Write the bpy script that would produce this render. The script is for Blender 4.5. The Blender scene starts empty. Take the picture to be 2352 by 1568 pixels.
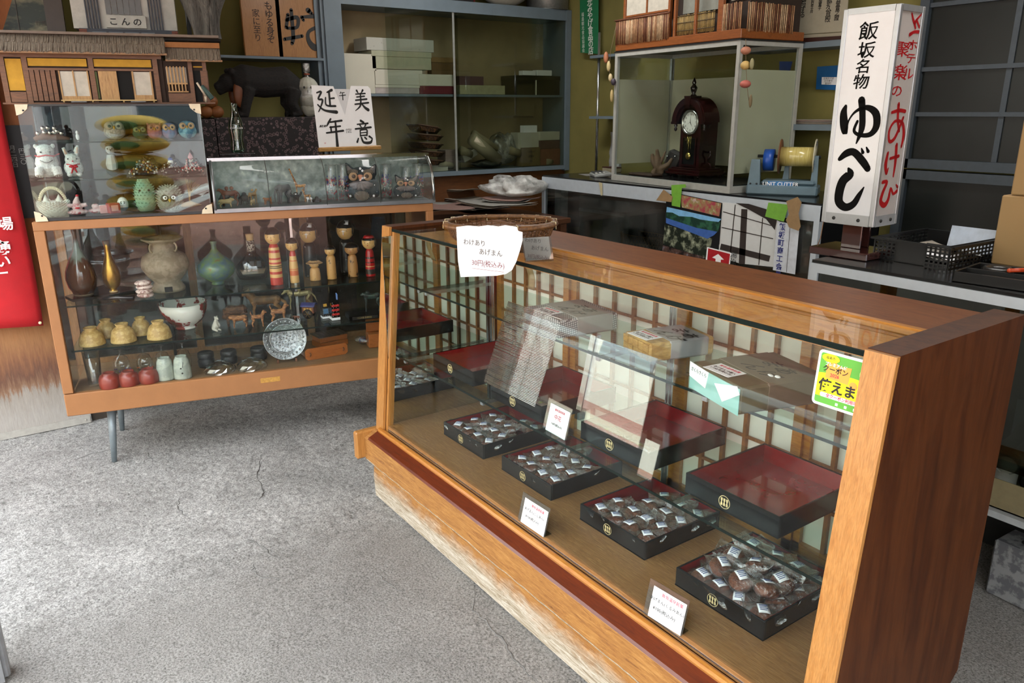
import bpy, math, random
from mathutils import Vector, Matrix, noise
R = math.radians
rnd = random.Random(7)
S = bpy.context.scene
COL = S.collection
# ------------------------------------------------------------------ camera, world, sun, exposure
CAMH = 1.48; FPX = 1771.34
PITCH, ROLL, YAW = .291154, -.0057232, .9593018
def _cam():
    cp, sp = math.cos(PITCH), math.sin(PITCH)
    f = Vector((0, cp, -sp)); u = Vector((0, sp, cp)); r = Vector((1, 0, 0))
    cr, sr = math.cos(ROLL), math.sin(ROLL)
    r2 = cr*r+sr*u; u2 = -sr*r+cr*u
    Z = Matrix.Rotation(YAW, 3, 'Z')
    return Z@r2, Z@u2, Z@f
CR, CU, CF = _cam(); CP = Vector((0, 0, CAMH))
cd = bpy.data.cameras.new('camera'); cam = bpy.data.objects.new('camera', cd); COL.objects.link(cam)
m = Matrix((CR, CU, -CF)).transposed().to_4x4(); m.translation = CP; cam.matrix_world = m
cd.sensor_fit = 'HORIZONTAL'; cd.sensor_width = 36; cd.lens = 36*FPX/2352; cd.clip_start = .02; cd.clip_end = 200
S.camera = cam
S.view_settings.view_transform = 'Standard'; S.view_settings.look = 'None'
S.view_settings.gamma = 1; S.view_settings.use_curve_mapping = False; S.view_settings.exposure = 0.4
S.cycles.max_bounces = 9; S.cycles.diffuse_bounces = 4; S.cycles.glossy_bounces = 4; S.cycles.transmission_bounces = 6
S.cycles.transparent_max_bounces = 32; S.cycles.caustics_reflective = False; S.cycles.caustics_refractive = False
S.cycles.sample_clamp_indirect = 4.0; S.cycles.use_denoising = True
w = bpy.data.worlds.new('sky'); S.world = w; w.use_nodes = True
bg = w.node_tree.nodes['Background']; bg.inputs[0].default_value = (.87, .94, 1, 1); bg.inputs[1].default_value = 6.0
sd = bpy.data.lights.new('sun', 'SUN'); sd.energy = 6; sd.angle = R(.6); sd.color = (1, .95, .86)
sun = bpy.data.objects.new('sun', sd); COL.objects.link(sun); sun.rotation_euler = (R(38), 0, R(205)); sun.location = (0, -6, 8)

def arealamp(x, y, e): 
    l = bpy.data.lights.new('added_fill_lamp', 'AREA'); l.shape = 'RECTANGLE'; l.size = 1.2; l.size_y = .22; l.energy = e; l.color = (1, .98, .93); o = bpy.data.objects.new('added_fill_lamp', l); COL.objects.link(o); o.location = (x, y, 2.62); return o
for x_, y_ in ((-3.7, 2.7), (-1.2, 2.9)): arealamp(x_, y_, 18)  # unseen lamps added to brighten the back of the shop

# ------------------------------------------------------------------ picture geometry: where a sight line meets a real surface
def ray(x, y): return CR*((x-1176)/FPX)-CU*((y-784)/FPX)+CF
def atz(x, y, z):
    d = ray(x, y); return CP+d*((z-CAMH)/d.z)
def aty(x, y, Y):
    d = ray(x, y); return CP+d*(Y/d.y)
def atx(x, y, X):
    d = ray(x, y); return CP+d*(X/d.x)
def atn(x, y, P, N):
    d = ray(x, y); N = Vector(N); return CP+d*((Vector(P)-CP).dot(N)/d.dot(N))
def ppm(P): return (Vector(P)-CP).dot(CF)/FPX          # metres per pixel there
def topz(P, x, y):
    n = Vector((CF.x, CF.y, 0)); return atn(x, y, P, n).z
HOOK = []
def spec(x, y, z, ty, wpx, tx=None, rb=.5):
    """foot pixel, surface height, top pixel row, width in pixels -> foot centre, height, width"""
    P = atz(x, y, z); wd = wpx*ppm(P); h = Vector((P.x, P.y, 0)).normalized()
    P = P+h*(wd*rb)
    if HOOK: P = HOOK[0](P, x, y, z); wd = wpx*ppm(P)
    return P, topz(P, tx if tx is not None else x, ty)-z, wd
class Fr:
    def __init__(s, ox, oy, deg, oz=0):
        s.a = R(deg); s.o = Vector((ox, oy, oz)); s.u = Vector((math.cos(s.a), math.sin(s.a), 0)); s.v = Vector((-s.u.y, s.u.x, 0))
    def w(s, x, y, z=0): return s.o+s.u*x+s.v*y+Vector((0, 0, z))
    def l(s, P): d = Vector(P)-s.o; return Vector((d.dot(s.u), d.dot(s.v), d.z))
    def y(s, px, py, k=0): return s.l(atn(px, py, s.o+s.v*k, s.v))
    def x(s, px, py, k=0): return s.l(atn(px, py, s.o+s.u*k, s.u))

# ------------------------------------------------------------------ materials
MATS = {}
def lin(c):
    if isinstance(c, str): c = tuple(int(c[i:i+2], 16) for i in (0, 2, 4))
    return tuple((v/255/12.92 if v/255 <= .04045 else ((v/255+.055)/1.055)**2.4) for v in c)+(1,)
def newmat(name):
    m = bpy.data.materials.new(name); m.use_nodes = True; nt = m.node_tree; b = nt.nodes['Principled BSDF']; return m, nt, b
def setin(b, **k):
    for n, v in k.items():
        n = n.replace('_', ' ')
        if n in b.inputs: b.inputs[n].default_value = v
def coords(nt, scale=(1, 1, 1), kind='Object'):
    tc = nt.nodes.new('ShaderNodeTexCoord'); mp = nt.nodes.new('ShaderNodeMapping'); mp.inputs['Scale'].default_value = scale
    nt.links.new(tc.outputs[kind], mp.inputs[0]); return mp.outputs[0]
def ramp(nt, fac, stops):
    r = nt.nodes.new('ShaderNodeValToRGB'); e = r.color_ramp.elements
    while len(e) < len(stops): e.new(.5)
    for i, (p, c) in enumerate(stops): e[i].position = p; e[i].color = c if len(c) == 4 else lin(c)
    nt.links.new(fac, r.inputs[0]); return r.outputs[0]
def nz(nt, vec, scale, detail=4, rough=.6, dist=0):
    n = nt.nodes.new('ShaderNodeTexNoise'); n.inputs['Scale'].default_value = scale; n.inputs['Detail'].default_value = detail
    n.inputs['Roughness'].default_value = rough; n.inputs['Distortion'].default_value = dist
    nt.links.new(vec, n.inputs['Vector']); return n.outputs[0]
def bump(nt, b, h, strength=.3, dist=.002):
    n = nt.nodes.new('ShaderNodeBump'); n.inputs['Strength'].default_value = strength; n.inputs['Distance'].default_value = dist
    nt.links.new(h, n.inputs['Height']); nt.links.new(n.outputs[0], b.inputs['Normal'])
def mixc(nt, fac, a, b_, mode='MIX'):
    n = nt.nodes.new('ShaderNodeMix'); n.data_type = 'RGBA'; n.blend_type = mode
    for s, v in ((0, fac), (6, a), (7, b_)):
        if hasattr(v, 'is_linked') or hasattr(v, 'links'): nt.links.new(v, n.inputs[s])
        else: n.inputs[s].default_value = v
    return n.outputs[2]
def M(name, col, rough=.5, metal=0, var=.12, vs=30, bmp=0, bs=60, coat=0, alpha=1, trans=0, spec=.5, sheen=0):
    """plain surface with a little procedural variation"""
    if name in MATS: return MATS[name]
    m, nt, b = newmat(name); c = lin(col)
    v = coords(nt); n = nz(nt, v, vs)
    lo = tuple(x*(1-var) for x in c[:3])+(1,); hi = tuple(min(1, x*(1+var)) for x in c[:3])+(1,)
    nt.links.new(ramp(nt, n, [(.3, lo), (.7, hi)]), b.inputs['Base Color'])
    setin(b, Roughness=rough, Metallic=metal, Coat_Weight=coat, Alpha=alpha, Transmission_Weight=trans, Specular_IOR_Level=spec, Sheen_Weight=sheen)
    if bmp: bump(nt, b, nz(nt, v, bs, 3), bmp, .003)
    MATS[name] = m; return m
def WOOD(name, cols, scale=(1, 14, 14), rough=.4, coat=.2, ring=6, bmp=.15, wear=None, kind='Object', dist=2.2):
    """long grain along the axis with the smallest scale"""
    if name in MATS: return MATS[name]
    m, nt, b = newmat(name); v = coords(nt, scale, kind)
    n = nz(nt, v, ring, 6, .62, dist); n2 = nz(nt, v, ring*7, 3, .6)
    k = len(cols); c = ramp(nt, n, [(.25+.5*i/(k-1), cc) for i, cc in enumerate(cols)])
    g = ramp(nt, n2, [(.35, (.62, .62, .62, 1)), (.6, (1, 1, 1, 1))])
    c = mixc(nt, .55, c, g, 'MULTIPLY')
    if wear:
        wn = nz(nt, coords(nt, (1, 1, 1)), wear[1], 6, .7); f = ramp(nt, wn, [(wear[2], (0, 0, 0, 1)), (wear[2]+.08, (1, 1, 1, 1))])
        c = mixc(nt, f, c, lin(wear[0]))
    nt.links.new(c, b.inputs['Base Color']); setin(b, Roughness=rough, Coat_Weight=coat, Coat_Roughness=.15)
    if bmp: bump(nt, b, n2, bmp, .001)
    MATS[name] = m; return m
def GLASS(name, tint='f2f8f5', refl=1.0, rough=.0, base=.02, ior=1.5, dust_veil=0):
    """a thin pane: what lies behind stays visible, the surface mirrors by its angle"""
    if name in MATS: return MATS[name]
    m, nt, b = newmat(name); nt.nodes.remove(b); out = nt.nodes['Material Output']
    t = nt.nodes.new('ShaderNodeBsdfTransparent'); t.inputs[0].default_value = lin(tint)
    g = nt.nodes.new('ShaderNodeBsdfGlossy'); g.inputs['Roughness'].default_value = rough
    lw = nt.nodes.new('ShaderNodeLayerWeight'); lw.inputs[0].default_value = .5
    pw = nt.nodes.new('ShaderNodeMath'); pw.operation = 'POWER'; pw.inputs[1].default_value = 5; nt.links.new(lw.outputs['Facing'], pw.inputs[0])
    fr = nt.nodes.new('ShaderNodeMath'); fr.operation = 'MULTIPLY_ADD'; fr.inputs[1].default_value = .96; fr.inputs[2].default_value = .04; nt.links.new(pw.outputs[0], fr.inputs[0])
    mm = nt.nodes.new('ShaderNodeMath'); mm.operation = 'MULTIPLY_ADD'; mm.inputs[1].default_value = refl; mm.inputs[2].default_value = base; mm.use_clamp = True
    nt.links.new(fr.outputs[0], mm.inputs[0]); mx = nt.nodes.new('ShaderNodeMixShader')
    nt.links.new(mm.outputs[0], mx.inputs[0]); nt.links.new(t.outputs[0], mx.inputs[1]); nt.links.new(g.outputs[0], mx.inputs[2])
    last = mx.outputs[0]
    if dust_veil:
        d = nt.nodes.new('ShaderNodeBsdfDiffuse'); d.inputs[0].default_value = (.8, .8, .78, 1)
        n = nz(nt, coords(nt), 6, 5); f = ramp(nt, n, [(.35, (0, 0, 0, 1)), (.8, (dust_veil, dust_veil, dust_veil, 1))])
        m2 = nt.nodes.new('ShaderNodeMixShader'); nt.links.new(f, m2.inputs[0]); nt.links.new(last, m2.inputs[1]); nt.links.new(d.outputs[0], m2.inputs[2]); last = m2.outputs[0]
    nt.links.new(last, out.inputs[0]); MATS[name] = m; return m
def WRAP(name, tint='ffffff', amount=.16):
    """crinkled clear film"""
    if name in MATS: return MATS[name]
    m = GLASS(name, tint, 1.2, .12, amount); nt = m.node_tree
    g = [n for n in nt.nodes if n.type == 'BSDF_GLOSSY'][0]; bn = nt.nodes.new('ShaderNodeBump'); bn.inputs['Strength'].default_value = .9; bn.inputs['Distance'].default_value = .004
    nt.links.new(nz(nt, coords(nt), 90, 3, .6, 1.5), bn.inputs['Height']); nt.links.new(bn.outputs[0], g.inputs['Normal']); return m
def BANDS(name, stops, axis='Z', rough=.45, coat=.2, size=1.0):
    """painted rings: stops in metres along an object axis"""
    if name in MATS: return MATS[name]
    m, nt, b = newmat(name); tc = nt.nodes.new('ShaderNodeTexCoord'); sx = nt.nodes.new('ShaderNodeSeparateXYZ'); nt.links.new(tc.outputs['Object'], sx.inputs[0])
    d = nt.nodes.new('ShaderNodeMath'); d.operation = 'DIVIDE'; d.inputs[1].default_value = size; nt.links.new(sx.outputs[axis], d.inputs[0])
    r = nt.nodes.new('ShaderNodeValToRGB'); r.color_ramp.interpolation = 'CONSTANT'; e = r.color_ramp.elements
    while len(e) < len(stops): e.new(.5)
    for i, (p, c) in enumerate(stops): e[i].position = p; e[i].color = lin(c)
    nt.links.new(d.outputs[0], r.inputs[0]); nt.links.new(r.outputs[0], b.inputs['Base Color']); setin(b, Roughness=rough, Coat_Weight=coat); MATS[name] = m; return m
def SPOTS(name, c1, c2, scale=60, thr=.5, rough=.6, metal=0, tex='noise', bmp=0, soft=.05, c3=None, stretch=(1, 1, 1)):
    if name in MATS: return MATS[name]
    m, nt, b = newmat(name); v = coords(nt, stretch)
    if tex == 'voronoi':
        n = nt.nodes.new('ShaderNodeTexVoronoi'); n.inputs['Scale'].default_value = scale; nt.links.new(v, n.inputs['Vector']); f = n.outputs[0]
    else: f = nz(nt, v, scale, 4, .6)
    st = [(max(0, thr-soft), c1), (thr+soft, c2)]
    if c3: st.append((min(1, thr+.2), c3))
    c = ramp(nt, f, st); nt.links.new(c, b.inputs['Base Color']); setin(b, Roughness=rough, Metallic=metal)
    if bmp: bump(nt, b, f, bmp, .004)
    MATS[name] = m; return m

# ------------------------------------------------------------------ geometry
class B:
    def __init__(s): s.v = []; s.f = []; s.sm = []
    def add(s, vs, fs, smooth=False, mx=None):
        k = len(s.v)
        s.v += [tuple(mx@Vector(p)) for p in vs] if mx is not None else [tuple(p) for p in vs]
        s.f += [tuple(i+k for i in f) for f in fs]; s.sm += [smooth]*len(fs); return s
    def box(s, x0, x1, y0, y1, z0, z1, mx=None):
        x0, x1 = sorted((x0, x1)); y0, y1 = sorted((y0, y1)); z0, z1 = sorted((z0, z1))
        return s.add([(x0, y0, z0), (x1, y0, z0), (x1, y1, z0), (x0, y1, z0), (x0, y0, z1), (x1, y0, z1), (x1, y1, z1), (x0, y1, z1)],
                     [(0, 3, 2, 1), (4, 5, 6, 7), (0, 1, 5, 4), (1, 2, 6, 5), (2, 3, 7, 6), (3, 0, 4, 7)], False, mx)
    def bbox(s, x0, x1, y0, y1, z0, z1, r=.003, mx=None):
        """box with bevelled vertical and top edges"""
        x0, x1 = sorted((x0, x1)); y0, y1 = sorted((y0, y1)); z0, z1 = sorted((z0, z1)); r = min(r, (x1-x0)*.45, (y1-y0)*.45, (z1-z0)*.45)
        vs = []; 
        for z, k in ((z0, r), (z0+r, 0), (z1-r, 0), (z1, r)):
            for (a, b_) in ((x0+r, y0+k), (x1-r, y0+k), (x1-k, y0+r), (x1-k, y1-r), (x1-r, y1-k), (x0+r, y1-k), (x0+k, y1-r), (x0+k, y0+r)): vs.append((a, b_, z))
        fs = [tuple(range(7, -1, -1)), tuple(range(24, 32))]
        for L in range(3):
            for i in range(8): a = L*8+i; b_ = L*8+(i+1) % 8; fs.append((a, b_, b_+8, a+8))
        return s.add(vs, fs, False, mx)
    def lathe(s, prof, n=20, c=(0, 0, 0), sx=1, sy=1, smooth=True, mx=None, cap=True):
        vs = []; fs = []
        for r, z in prof:
            for i in range(n): a = 2*math.pi*i/n; vs.append((c[0]+r*sx*math.cos(a), c[1]+r*sy*math.sin(a), c[2]+z))
        for j in range(len(prof)-1):
            for i in range(n): a = j*n+i; b_ = j*n+(i+1) % n; fs.append((a, b_, b_+n, a+n))
        if cap: fs.append(tuple(range(n-1, -1, -1))); fs.append(tuple(range((len(prof)-1)*n, len(prof)*n)))
        return s.add(vs, fs, smooth, mx)
    def cyl(s, p0, p1, r0, r1=None, n=10, smooth=True, cap=True):
        r1 = r0 if r1 is None else r1; p0 = Vector(p0); p1 = Vector(p1); d = p1-p0
        q = d.to_track_quat('Z', 'Y').to_matrix().to_4x4(); q.translation = p0
        return s.lathe([(r0, 0), (r1, d.length)], n, smooth=smooth, mx=q, cap=cap)
    def ell(s, c, r, n=14, k=9, mx=None):
        if not hasattr(r, '__len__'): r = (r, r, r)
        vs = [(c[0], c[1], c[2]-r[2])]; fs = []
        for j in range(1, k):
            t = -math.pi/2+math.pi*j/k
            for i in range(n): a = 2*math.pi*i/n; vs.append((c[0]+r[0]*math.cos(t)*math.cos(a), c[1]+r[1]*math.cos(t)*math.sin(a), c[2]+r[2]*math.sin(t)))
        vs.append((c[0], c[1], c[2]+r[2])); L = len(vs)-1
        for i in range(n): fs.append((0, 1+(i+1) % n, 1+i)); fs.append((L, L-n+i, L-n+(i+1) % n))
        for j in range(k-2):
            for i in range(n): a = 1+j*n+i; b_ = 1+j*n+(i+1) % n; fs.append((a, b_, b_+n, a+n))
        return s.add(vs, fs, True, mx)
    def tube(s, pts, r, n=8, closed=False, smooth=True, sq=1):
        pts = [Vector(p) for p in pts]; k = len(pts); rs = r if hasattr(r, '__len__') else [r]*k; vs = []; fs = []; up = None
        for i, p in enumerate(pts):
            t = (pts[(i+1) % k]-pts[i-1]) if closed else (pts[min(i+1, k-1)]-pts[max(i-1, 0)])
            t.normalize() if t.length > 0 else None
            if up is None: up = t.orthogonal().normalized()
            a = (up-t*up.dot(t)); a = a.normalized() if a.length > 1e-6 else t.orthogonal().normalized(); up = a; b_ = t.cross(a)
            for j in range(n): q = 2*math.pi*j/n; vs.append(p+a*(rs[i]*math.cos(q))+b_*(rs[i]*sq*math.sin(q)))
        L = k if closed else k-1
        for i in range(L):
            for j in range(n): fs.append((i*n+j, i*n+(j+1) % n, ((i+1) % k)*n+(j+1) % n, ((i+1) % k)*n+j))
        if not closed: fs.append(tuple(range(n-1, -1, -1))); fs.append(tuple(range((k-1)*n, k*n)))
        return s.add(vs, fs, smooth)
    def prism(s, poly, y0, y1, mx=None, plane='xz'):
        """outline extruded along the third axis"""
        k = len(poly)
        g = {'xz': lambda p, t: (p[0], t, p[1]), 'xy': lambda p, t: (p[0], p[1], t), 'yz': lambda p, t: (t, p[0], p[1])}[plane]
        vs = [g(p, y0) for p in poly]+[g(p, y1) for p in poly]
        fs = [tuple(range(k)), tuple(range(2*k-1, k-1, -1))]+[(i, i+k, (i+1) % k+k, (i+1) % k) for i in range(k)]
        return s.add(vs, fs, False, mx)
    def sheet(s, P, nx, ny, t=0, smooth=True):
        """surface P(u,v) with thickness t"""
        vs = [Vector(P(i/nx, j/ny)) for j in range(ny+1) for i in range(nx+1)]; W = nx+1
        fs = [(j*W+i, j*W+i+1, j*W+W+i+1, j*W+W+i) for j in range(ny) for i in range(nx)]
        if t:
            nn = []
            for j in range(ny+1):
                for i in range(nx+1):
                    a = vs[j*W+min(i+1, nx)]-vs[j*W+max(i-1, 0)]; b_ = vs[min(j+1, ny)*W+i]-vs[max(j-1, 0)*W+i]; q = a.cross(b_); nn.append(q.normalized() if q.length > 0 else Vector((0, 0, 1)))
            k = len(vs); vs = vs+[vs[i]-nn[i]*t for i in range(k)]; fs += [tuple(x+k for x in reversed(f)) for f in fs]
            e = [j*W for j in range(ny+1)]; e2 = [j*W+nx for j in range(ny+1)]; e3 = list(range(W)); e4 = [ny*W+i for i in range(W)]
            for L in (e, e2, e3, e4):
                for a, b_ in zip(L, L[1:]): fs.append((a, b_, b_+k, a+k))
        return s.add(vs, fs, smooth)
def mesh(b, mat):
    me = bpy.data.meshes.new('m'); me.from_pydata(b.v, [], b.f); me.validate(); me.update()
    if len(b.f) < 3000:
        import bmesh
        bm = bmesh.new(); bm.from_mesh(me); bmesh.ops.recalc_face_normals(bm, faces=bm.faces); bm.to_mesh(me); bm.free()
    if len(b.sm) == len(me.polygons): me.polygons.foreach_set('use_smooth', b.sm)
    for mm in (mat if isinstance(mat, (list, tuple)) else [mat]): me.materials.append(mm)
    return me
def obj(name, me, parent=None, loc=None, rot=None):
    o = bpy.data.objects.new(name, me); COL.objects.link(o); o.parent = parent
    if loc is not None: o.location = loc
    if rot is not None: o.rotation_euler = rot if hasattr(rot, '__len__') else (0, 0, rot)
    me.name = name if me else ''
    return o
def part(name, b, mat, parent, loc=None, rot=None, label=None, fixn=True):
    me = mesh(b, mat)
    o = obj(name, me, parent, loc, rot)
    if label: o['label'] = label
    return o
def tagit(o, label, cat, group=None):
    o['label'] = label; o['category'] = cat
    if group: o['group'] = group
    return o
def thing(name, label, cat, loc=(0, 0, 0), rot=0, group=None):
    o = bpy.data.objects.new(name, None); COL.objects.link(o); o.location = loc; o.rotation_euler = rot if hasattr(rot, '__len__') else (0, 0, rot); o.empty_display_size = .05
    return tagit(o, label, cat, group)
def single(name, b, mat, label, cat, loc=(0, 0, 0), rot=0, group=None): return tagit(part(name, b, mat, None, loc, rot), label, cat, group)
def struct(name, b, mat, loc=None, rot=None):
    o = part(name, b, mat, None, loc, rot); o['kind'] = 'structure'; return o
def dup(root, loc, rot=None, label=None, scale=None):
    r = root.copy(); COL.objects.link(r); r.location = loc
    if rot is not None: r.rotation_euler = rot if hasattr(rot, '__len__') else (0, 0, rot)
    if scale: r.scale = (scale,)*3
    if label: r['label'] = label
    for ch in list(root.children):
        c = ch.copy(); COL.objects.link(c); c.parent = r
        for g in list(ch.children): d = g.copy(); COL.objects.link(d); d.parent = c
    return r
def text(name, s, mat, parent, loc, rot, size, ext=.0002, bold=0, ax='CENTER', ay='CENTER', sp=1.0, ls=1.0, sx=1.0, shear=0):
    cu = bpy.data.curves.new(name, 'FONT'); cu.body = s; cu.size = size; cu.extrude = ext; cu.offset = bold; cu.align_x = ax; cu.align_y = ay
    cu.space_character = sp; cu.space_line = ls; cu.resolution_u = 2; cu.shear = shear
    t = bpy.data.objects.new(name, cu); COL.objects.link(t); bpy.context.view_layer.update()
    me = bpy.data.meshes.new_from_object(t.evaluated_get(bpy.context.evaluated_depsgraph_get())); bpy.data.objects.remove(t)
    me.materials.clear(); me.materials.append(mat)
    o = obj(name, me, parent, loc, rot); o.scale = (sx, 1, 1); return o
def brush(name, strokes, mat, parent, mx, t=.0008, n=5):
    """brush strokes: lists of (x, y, width) swept smoothly into flat raised ink"""
    b = B()
    for st in strokes:
        P = []
        for i in range(len(st)-1):
            p0, p1, p2, p3 = [st[max(0, min(len(st)-1, i+d))] for d in (-1, 0, 1, 2)]
            for k in range(n):
                u = k/n; P.append(tuple(.5*((2*b1)+(-a1+c1)*u+(2*a1-5*b1+4*c1-d1)*u*u+(-a1+3*b1-3*c1+d1)*u**3) for a1, b1, c1, d1 in zip(p0, p1, p2, p3)))
        P.append(st[-1]); L = []; Rr = []
        for i, p in enumerate(P):
            q = P[min(i+1, len(P)-1)]; o_ = P[max(i-1, 0)]; dx, dy = q[0]-o_[0], q[1]-o_[1]; d = math.hypot(dx, dy) or 1; h = max(p[2], .0001)/2
            L.append((p[0]-dy/d*h, p[1]+dx/d*h)); Rr.append((p[0]+dy/d*h, p[1]-dx/d*h))
        vs = [(x, y, t) for x, y in L]+[(x, y, t) for x, y in Rr]; k = len(L)
        fs = [(i, k+i, k+i+1, i+1) for i in range(k-1)]; vs += [(x, y, 0) for x, y, _ in vs]
        fs += [(i, i+1, 2*k+i+1, 2*k+i) for i in range(k-1)]+[(k+i+1, k+i, 3*k+i, 3*k+i+1) for i in range(k-1)]
        b.add(vs, fs, False, mx)
        for e in (0, -1): b.add(*_disc(P[e][0], P[e][1], max(P[e][2], .0001)/2, t), False, mx)
    return part(name, b, mat, parent)
def _disc(x, y, r, t, n=8):
    vs = [(x+r*math.cos(2*math.pi*i/n), y+r*math.sin(2*math.pi*i/n), t) for i in range(n)]; return vs, [tuple(range(n))]
def disc(b, c, r, t, mx=None, n=20): vs, fs = _disc(c[0], c[1], r, t, n); return b.add(vs, fs, False, mx)
def remesh(b, vox, smooth=2):
    """fuse overlapping pieces into one continuous skin"""
    o = bpy.data.objects.new('t', mesh(b, [])) if False else None
    me = bpy.data.meshes.new('t'); me.from_pydata(b.v, [], b.f); me.update(); o = bpy.data.objects.new('t', me); COL.objects.link(o)
    md = o.modifiers.new('r', 'REMESH'); md.mode = 'VOXEL'; md.voxel_size = vox; md.use_smooth_shade = True
    ms = o.modifiers.new('s', 'SMOOTH'); ms.factor = .5; ms.iterations = smooth
    bpy.context.view_layer.update(); r = bpy.data.meshes.new_from_object(o.evaluated_get(bpy.context.evaluated_depsgraph_get())); bpy.data.objects.remove(o); return r
def rpart(name, b, vox, mat, parent, smooth=2, loc=None, rot=None):
    me = remesh(b, vox, smooth); me.materials.clear(); me.materials.append(mat); return obj(name, me, parent, loc, rot)
def facing(P, off=0): return math.atan2(-P[1], -P[0])+off        # z-rotation that turns local +x towards the visitor
# ------------------------------------------------------------------ the room
def floor_mat():
    m, nt, b = newmat('concrete'); v = coords(nt)
    big = nz(nt, v, 2.2, 6, .7, .8); fine = nz(nt, v, 150, 4, .8); mid = nz(nt, v, 45, 6, .75, .4); pit = nz(nt, v, 120, 2, .5)
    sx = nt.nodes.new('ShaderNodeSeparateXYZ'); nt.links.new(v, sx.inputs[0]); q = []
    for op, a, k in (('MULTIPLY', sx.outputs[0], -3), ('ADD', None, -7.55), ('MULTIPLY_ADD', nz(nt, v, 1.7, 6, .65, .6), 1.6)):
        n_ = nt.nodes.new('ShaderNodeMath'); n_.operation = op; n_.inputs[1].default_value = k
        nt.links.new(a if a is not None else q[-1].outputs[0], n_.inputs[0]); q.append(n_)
    nt.links.new(q[1].outputs[0], q[2].inputs[2]); q[2].use_clamp = True; old = q[2].outputs[0]     # rough cement towards the left; its paler tone paints in skylight
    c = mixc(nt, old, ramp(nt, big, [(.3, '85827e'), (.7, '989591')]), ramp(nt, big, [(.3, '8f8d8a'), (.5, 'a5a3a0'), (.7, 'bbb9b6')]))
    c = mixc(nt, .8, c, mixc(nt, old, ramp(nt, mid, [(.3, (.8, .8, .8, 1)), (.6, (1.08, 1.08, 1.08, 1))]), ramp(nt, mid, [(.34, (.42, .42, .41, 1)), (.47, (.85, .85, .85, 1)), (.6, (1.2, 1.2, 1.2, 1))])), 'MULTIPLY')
    c = mixc(nt, .9, c, ramp(nt, fine, [(.36, (.35, .35, .35, 1)), (.55, (1.12, 1.12, 1.12, 1)), (.68, (1.4, 1.4, 1.4, 1))]), 'MULTIPLY')
    c = mixc(nt, .7, c, ramp(nt, pit, [(.27, (.25, .25, .25, 1)), (.33, (1, 1, 1, 1))]), 'MULTIPLY')
    nt.links.new(c, b.inputs['Base Color']); setin(b, Roughness=.92, Specular_IOR_Level=.2)
    bump(nt, b, mixc(nt, .5, mid, fine), 1.0, .007); MATS['concrete'] = m; return m
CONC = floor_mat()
def patch_edge(x): return -.05+.35*math.sin(x*1.7+1)+.12*math.sin(x*5.3)+.05*math.sin(x*13)
def floor_z(x, y):
    z = .004*noise.noise((x*2.2, y*2.2, 0))+.0025*noise.noise((x*9, y*9, 3))
    t = (-x-2.42+.25*noise.noise((x*1.3, y*1.3, 8))+.05*noise.noise((x*9, y*9, 2)))/.03; rough = max(0, min(1, t))              # the rough layer lies a little higher
    z += rough*(.005+.004*noise.noise((x*28, y*28, 1))+.003*noise.noise((x*70, y*70, 5)))
    return min(z-.006, 0)
b = B(); nx, ny = 260, 170; X0, X1, Y0, Y1 = -4.2, -.7, -.6, 1.7
def fp(u, v):
    x = X0+(X1-X0)*u; y = Y0+(Y1-Y0)*v; e = min(u, 1-u, v, 1-v)
    return (x, y, floor_z(x, y) if e > .001 else -.006)
b.sheet(fp, nx, ny)
for (x0, x1, y0, y1) in ((-5.3, X0, -.6, 4.1), (X1, 1.7, -.6, 4.1), (X0, X1, Y1, 4.1)): b.add([(x0, y0, -.006), (x1, y0, -.006), (x1, y1, -.006), (x0, y1, -.006)], [(0, 1, 2, 3)])
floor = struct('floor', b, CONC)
CRK = M('crack_dark', '6e6c6a', .95, var=.3)
for pts in ([(1093, 1340), (1090, 1400), (1130, 1440), (1165, 1478), (1180, 1510), (1215, 1545), (1240, 1568)], [(858, 1310), (885, 1330), (905, 1345), (925, 1357)],
            [(566, 1236), (600, 1252), (632, 1278), (650, 1282)], [(582, 1290), (578, 1306), (595, 1322), (640, 1326), (680, 1312)],
            [(600, 1045), (590, 1085), (605, 1130), (592, 1155)], [(408, 1145), (412, 1170), (430, 1190)], [(160, 1062), (215, 1040), (270, 1030), (340, 1042), (362, 1070)]):
    b = B(); P = []
    for (x, y), (x2, y2) in zip(pts, pts[1:]):
        for k in range(5): q = atz(x+(x2-x)*k/5, y+(y2-y)*k/5, 0); P.append((q.x+rnd.uniform(-.006, .006), q.y+rnd.uniform(-.006, .006), floor_z(q.x, q.y)))
    k = len(P); b.tube(P, [.0008+.0016*math.sin(math.pi*i/(k-1))+rnd.uniform(0, .0005) for i in range(k)], 5); part('crack', b, CRK, floor)
# walls
OLV = M('olive_wall', '77703c', .85, var=.14, vs=3, bmp=.1, bs=80)
def wallbox(name, x0, x1, y0, y1, z0, z1, mat): b = B(); b.box(x0, x1, y0, y1, z0, z1); return struct(name, b, mat)
wallbox('wall_left', -5.32, -5.22, .34, 4.0, -.01, 2.75, OLV)
wallbox('wall_back', -5.32, 1.7, 4.0, 4.1, -.01, 2.75, OLV)
wallbox('wall_right', 1.6, 1.7, 1.2, 4.0, -.01, 2.75, OLV)
wallbox('wall_partition', -5.32, -4.16, .34, .42, -.01, 2.75, M('dark_board', '3a3026', .7))
wallbox('ceiling', -5.32, 1.7, -.5, 4.1, 2.75, 2.85, M('ceiling_white', 'b9b3a4', .9))
wallbox('wall_front', -5.32, 1.7, -.62, -.5, 2.5, 2.85, M('front_header', '8a8478', .8))
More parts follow.
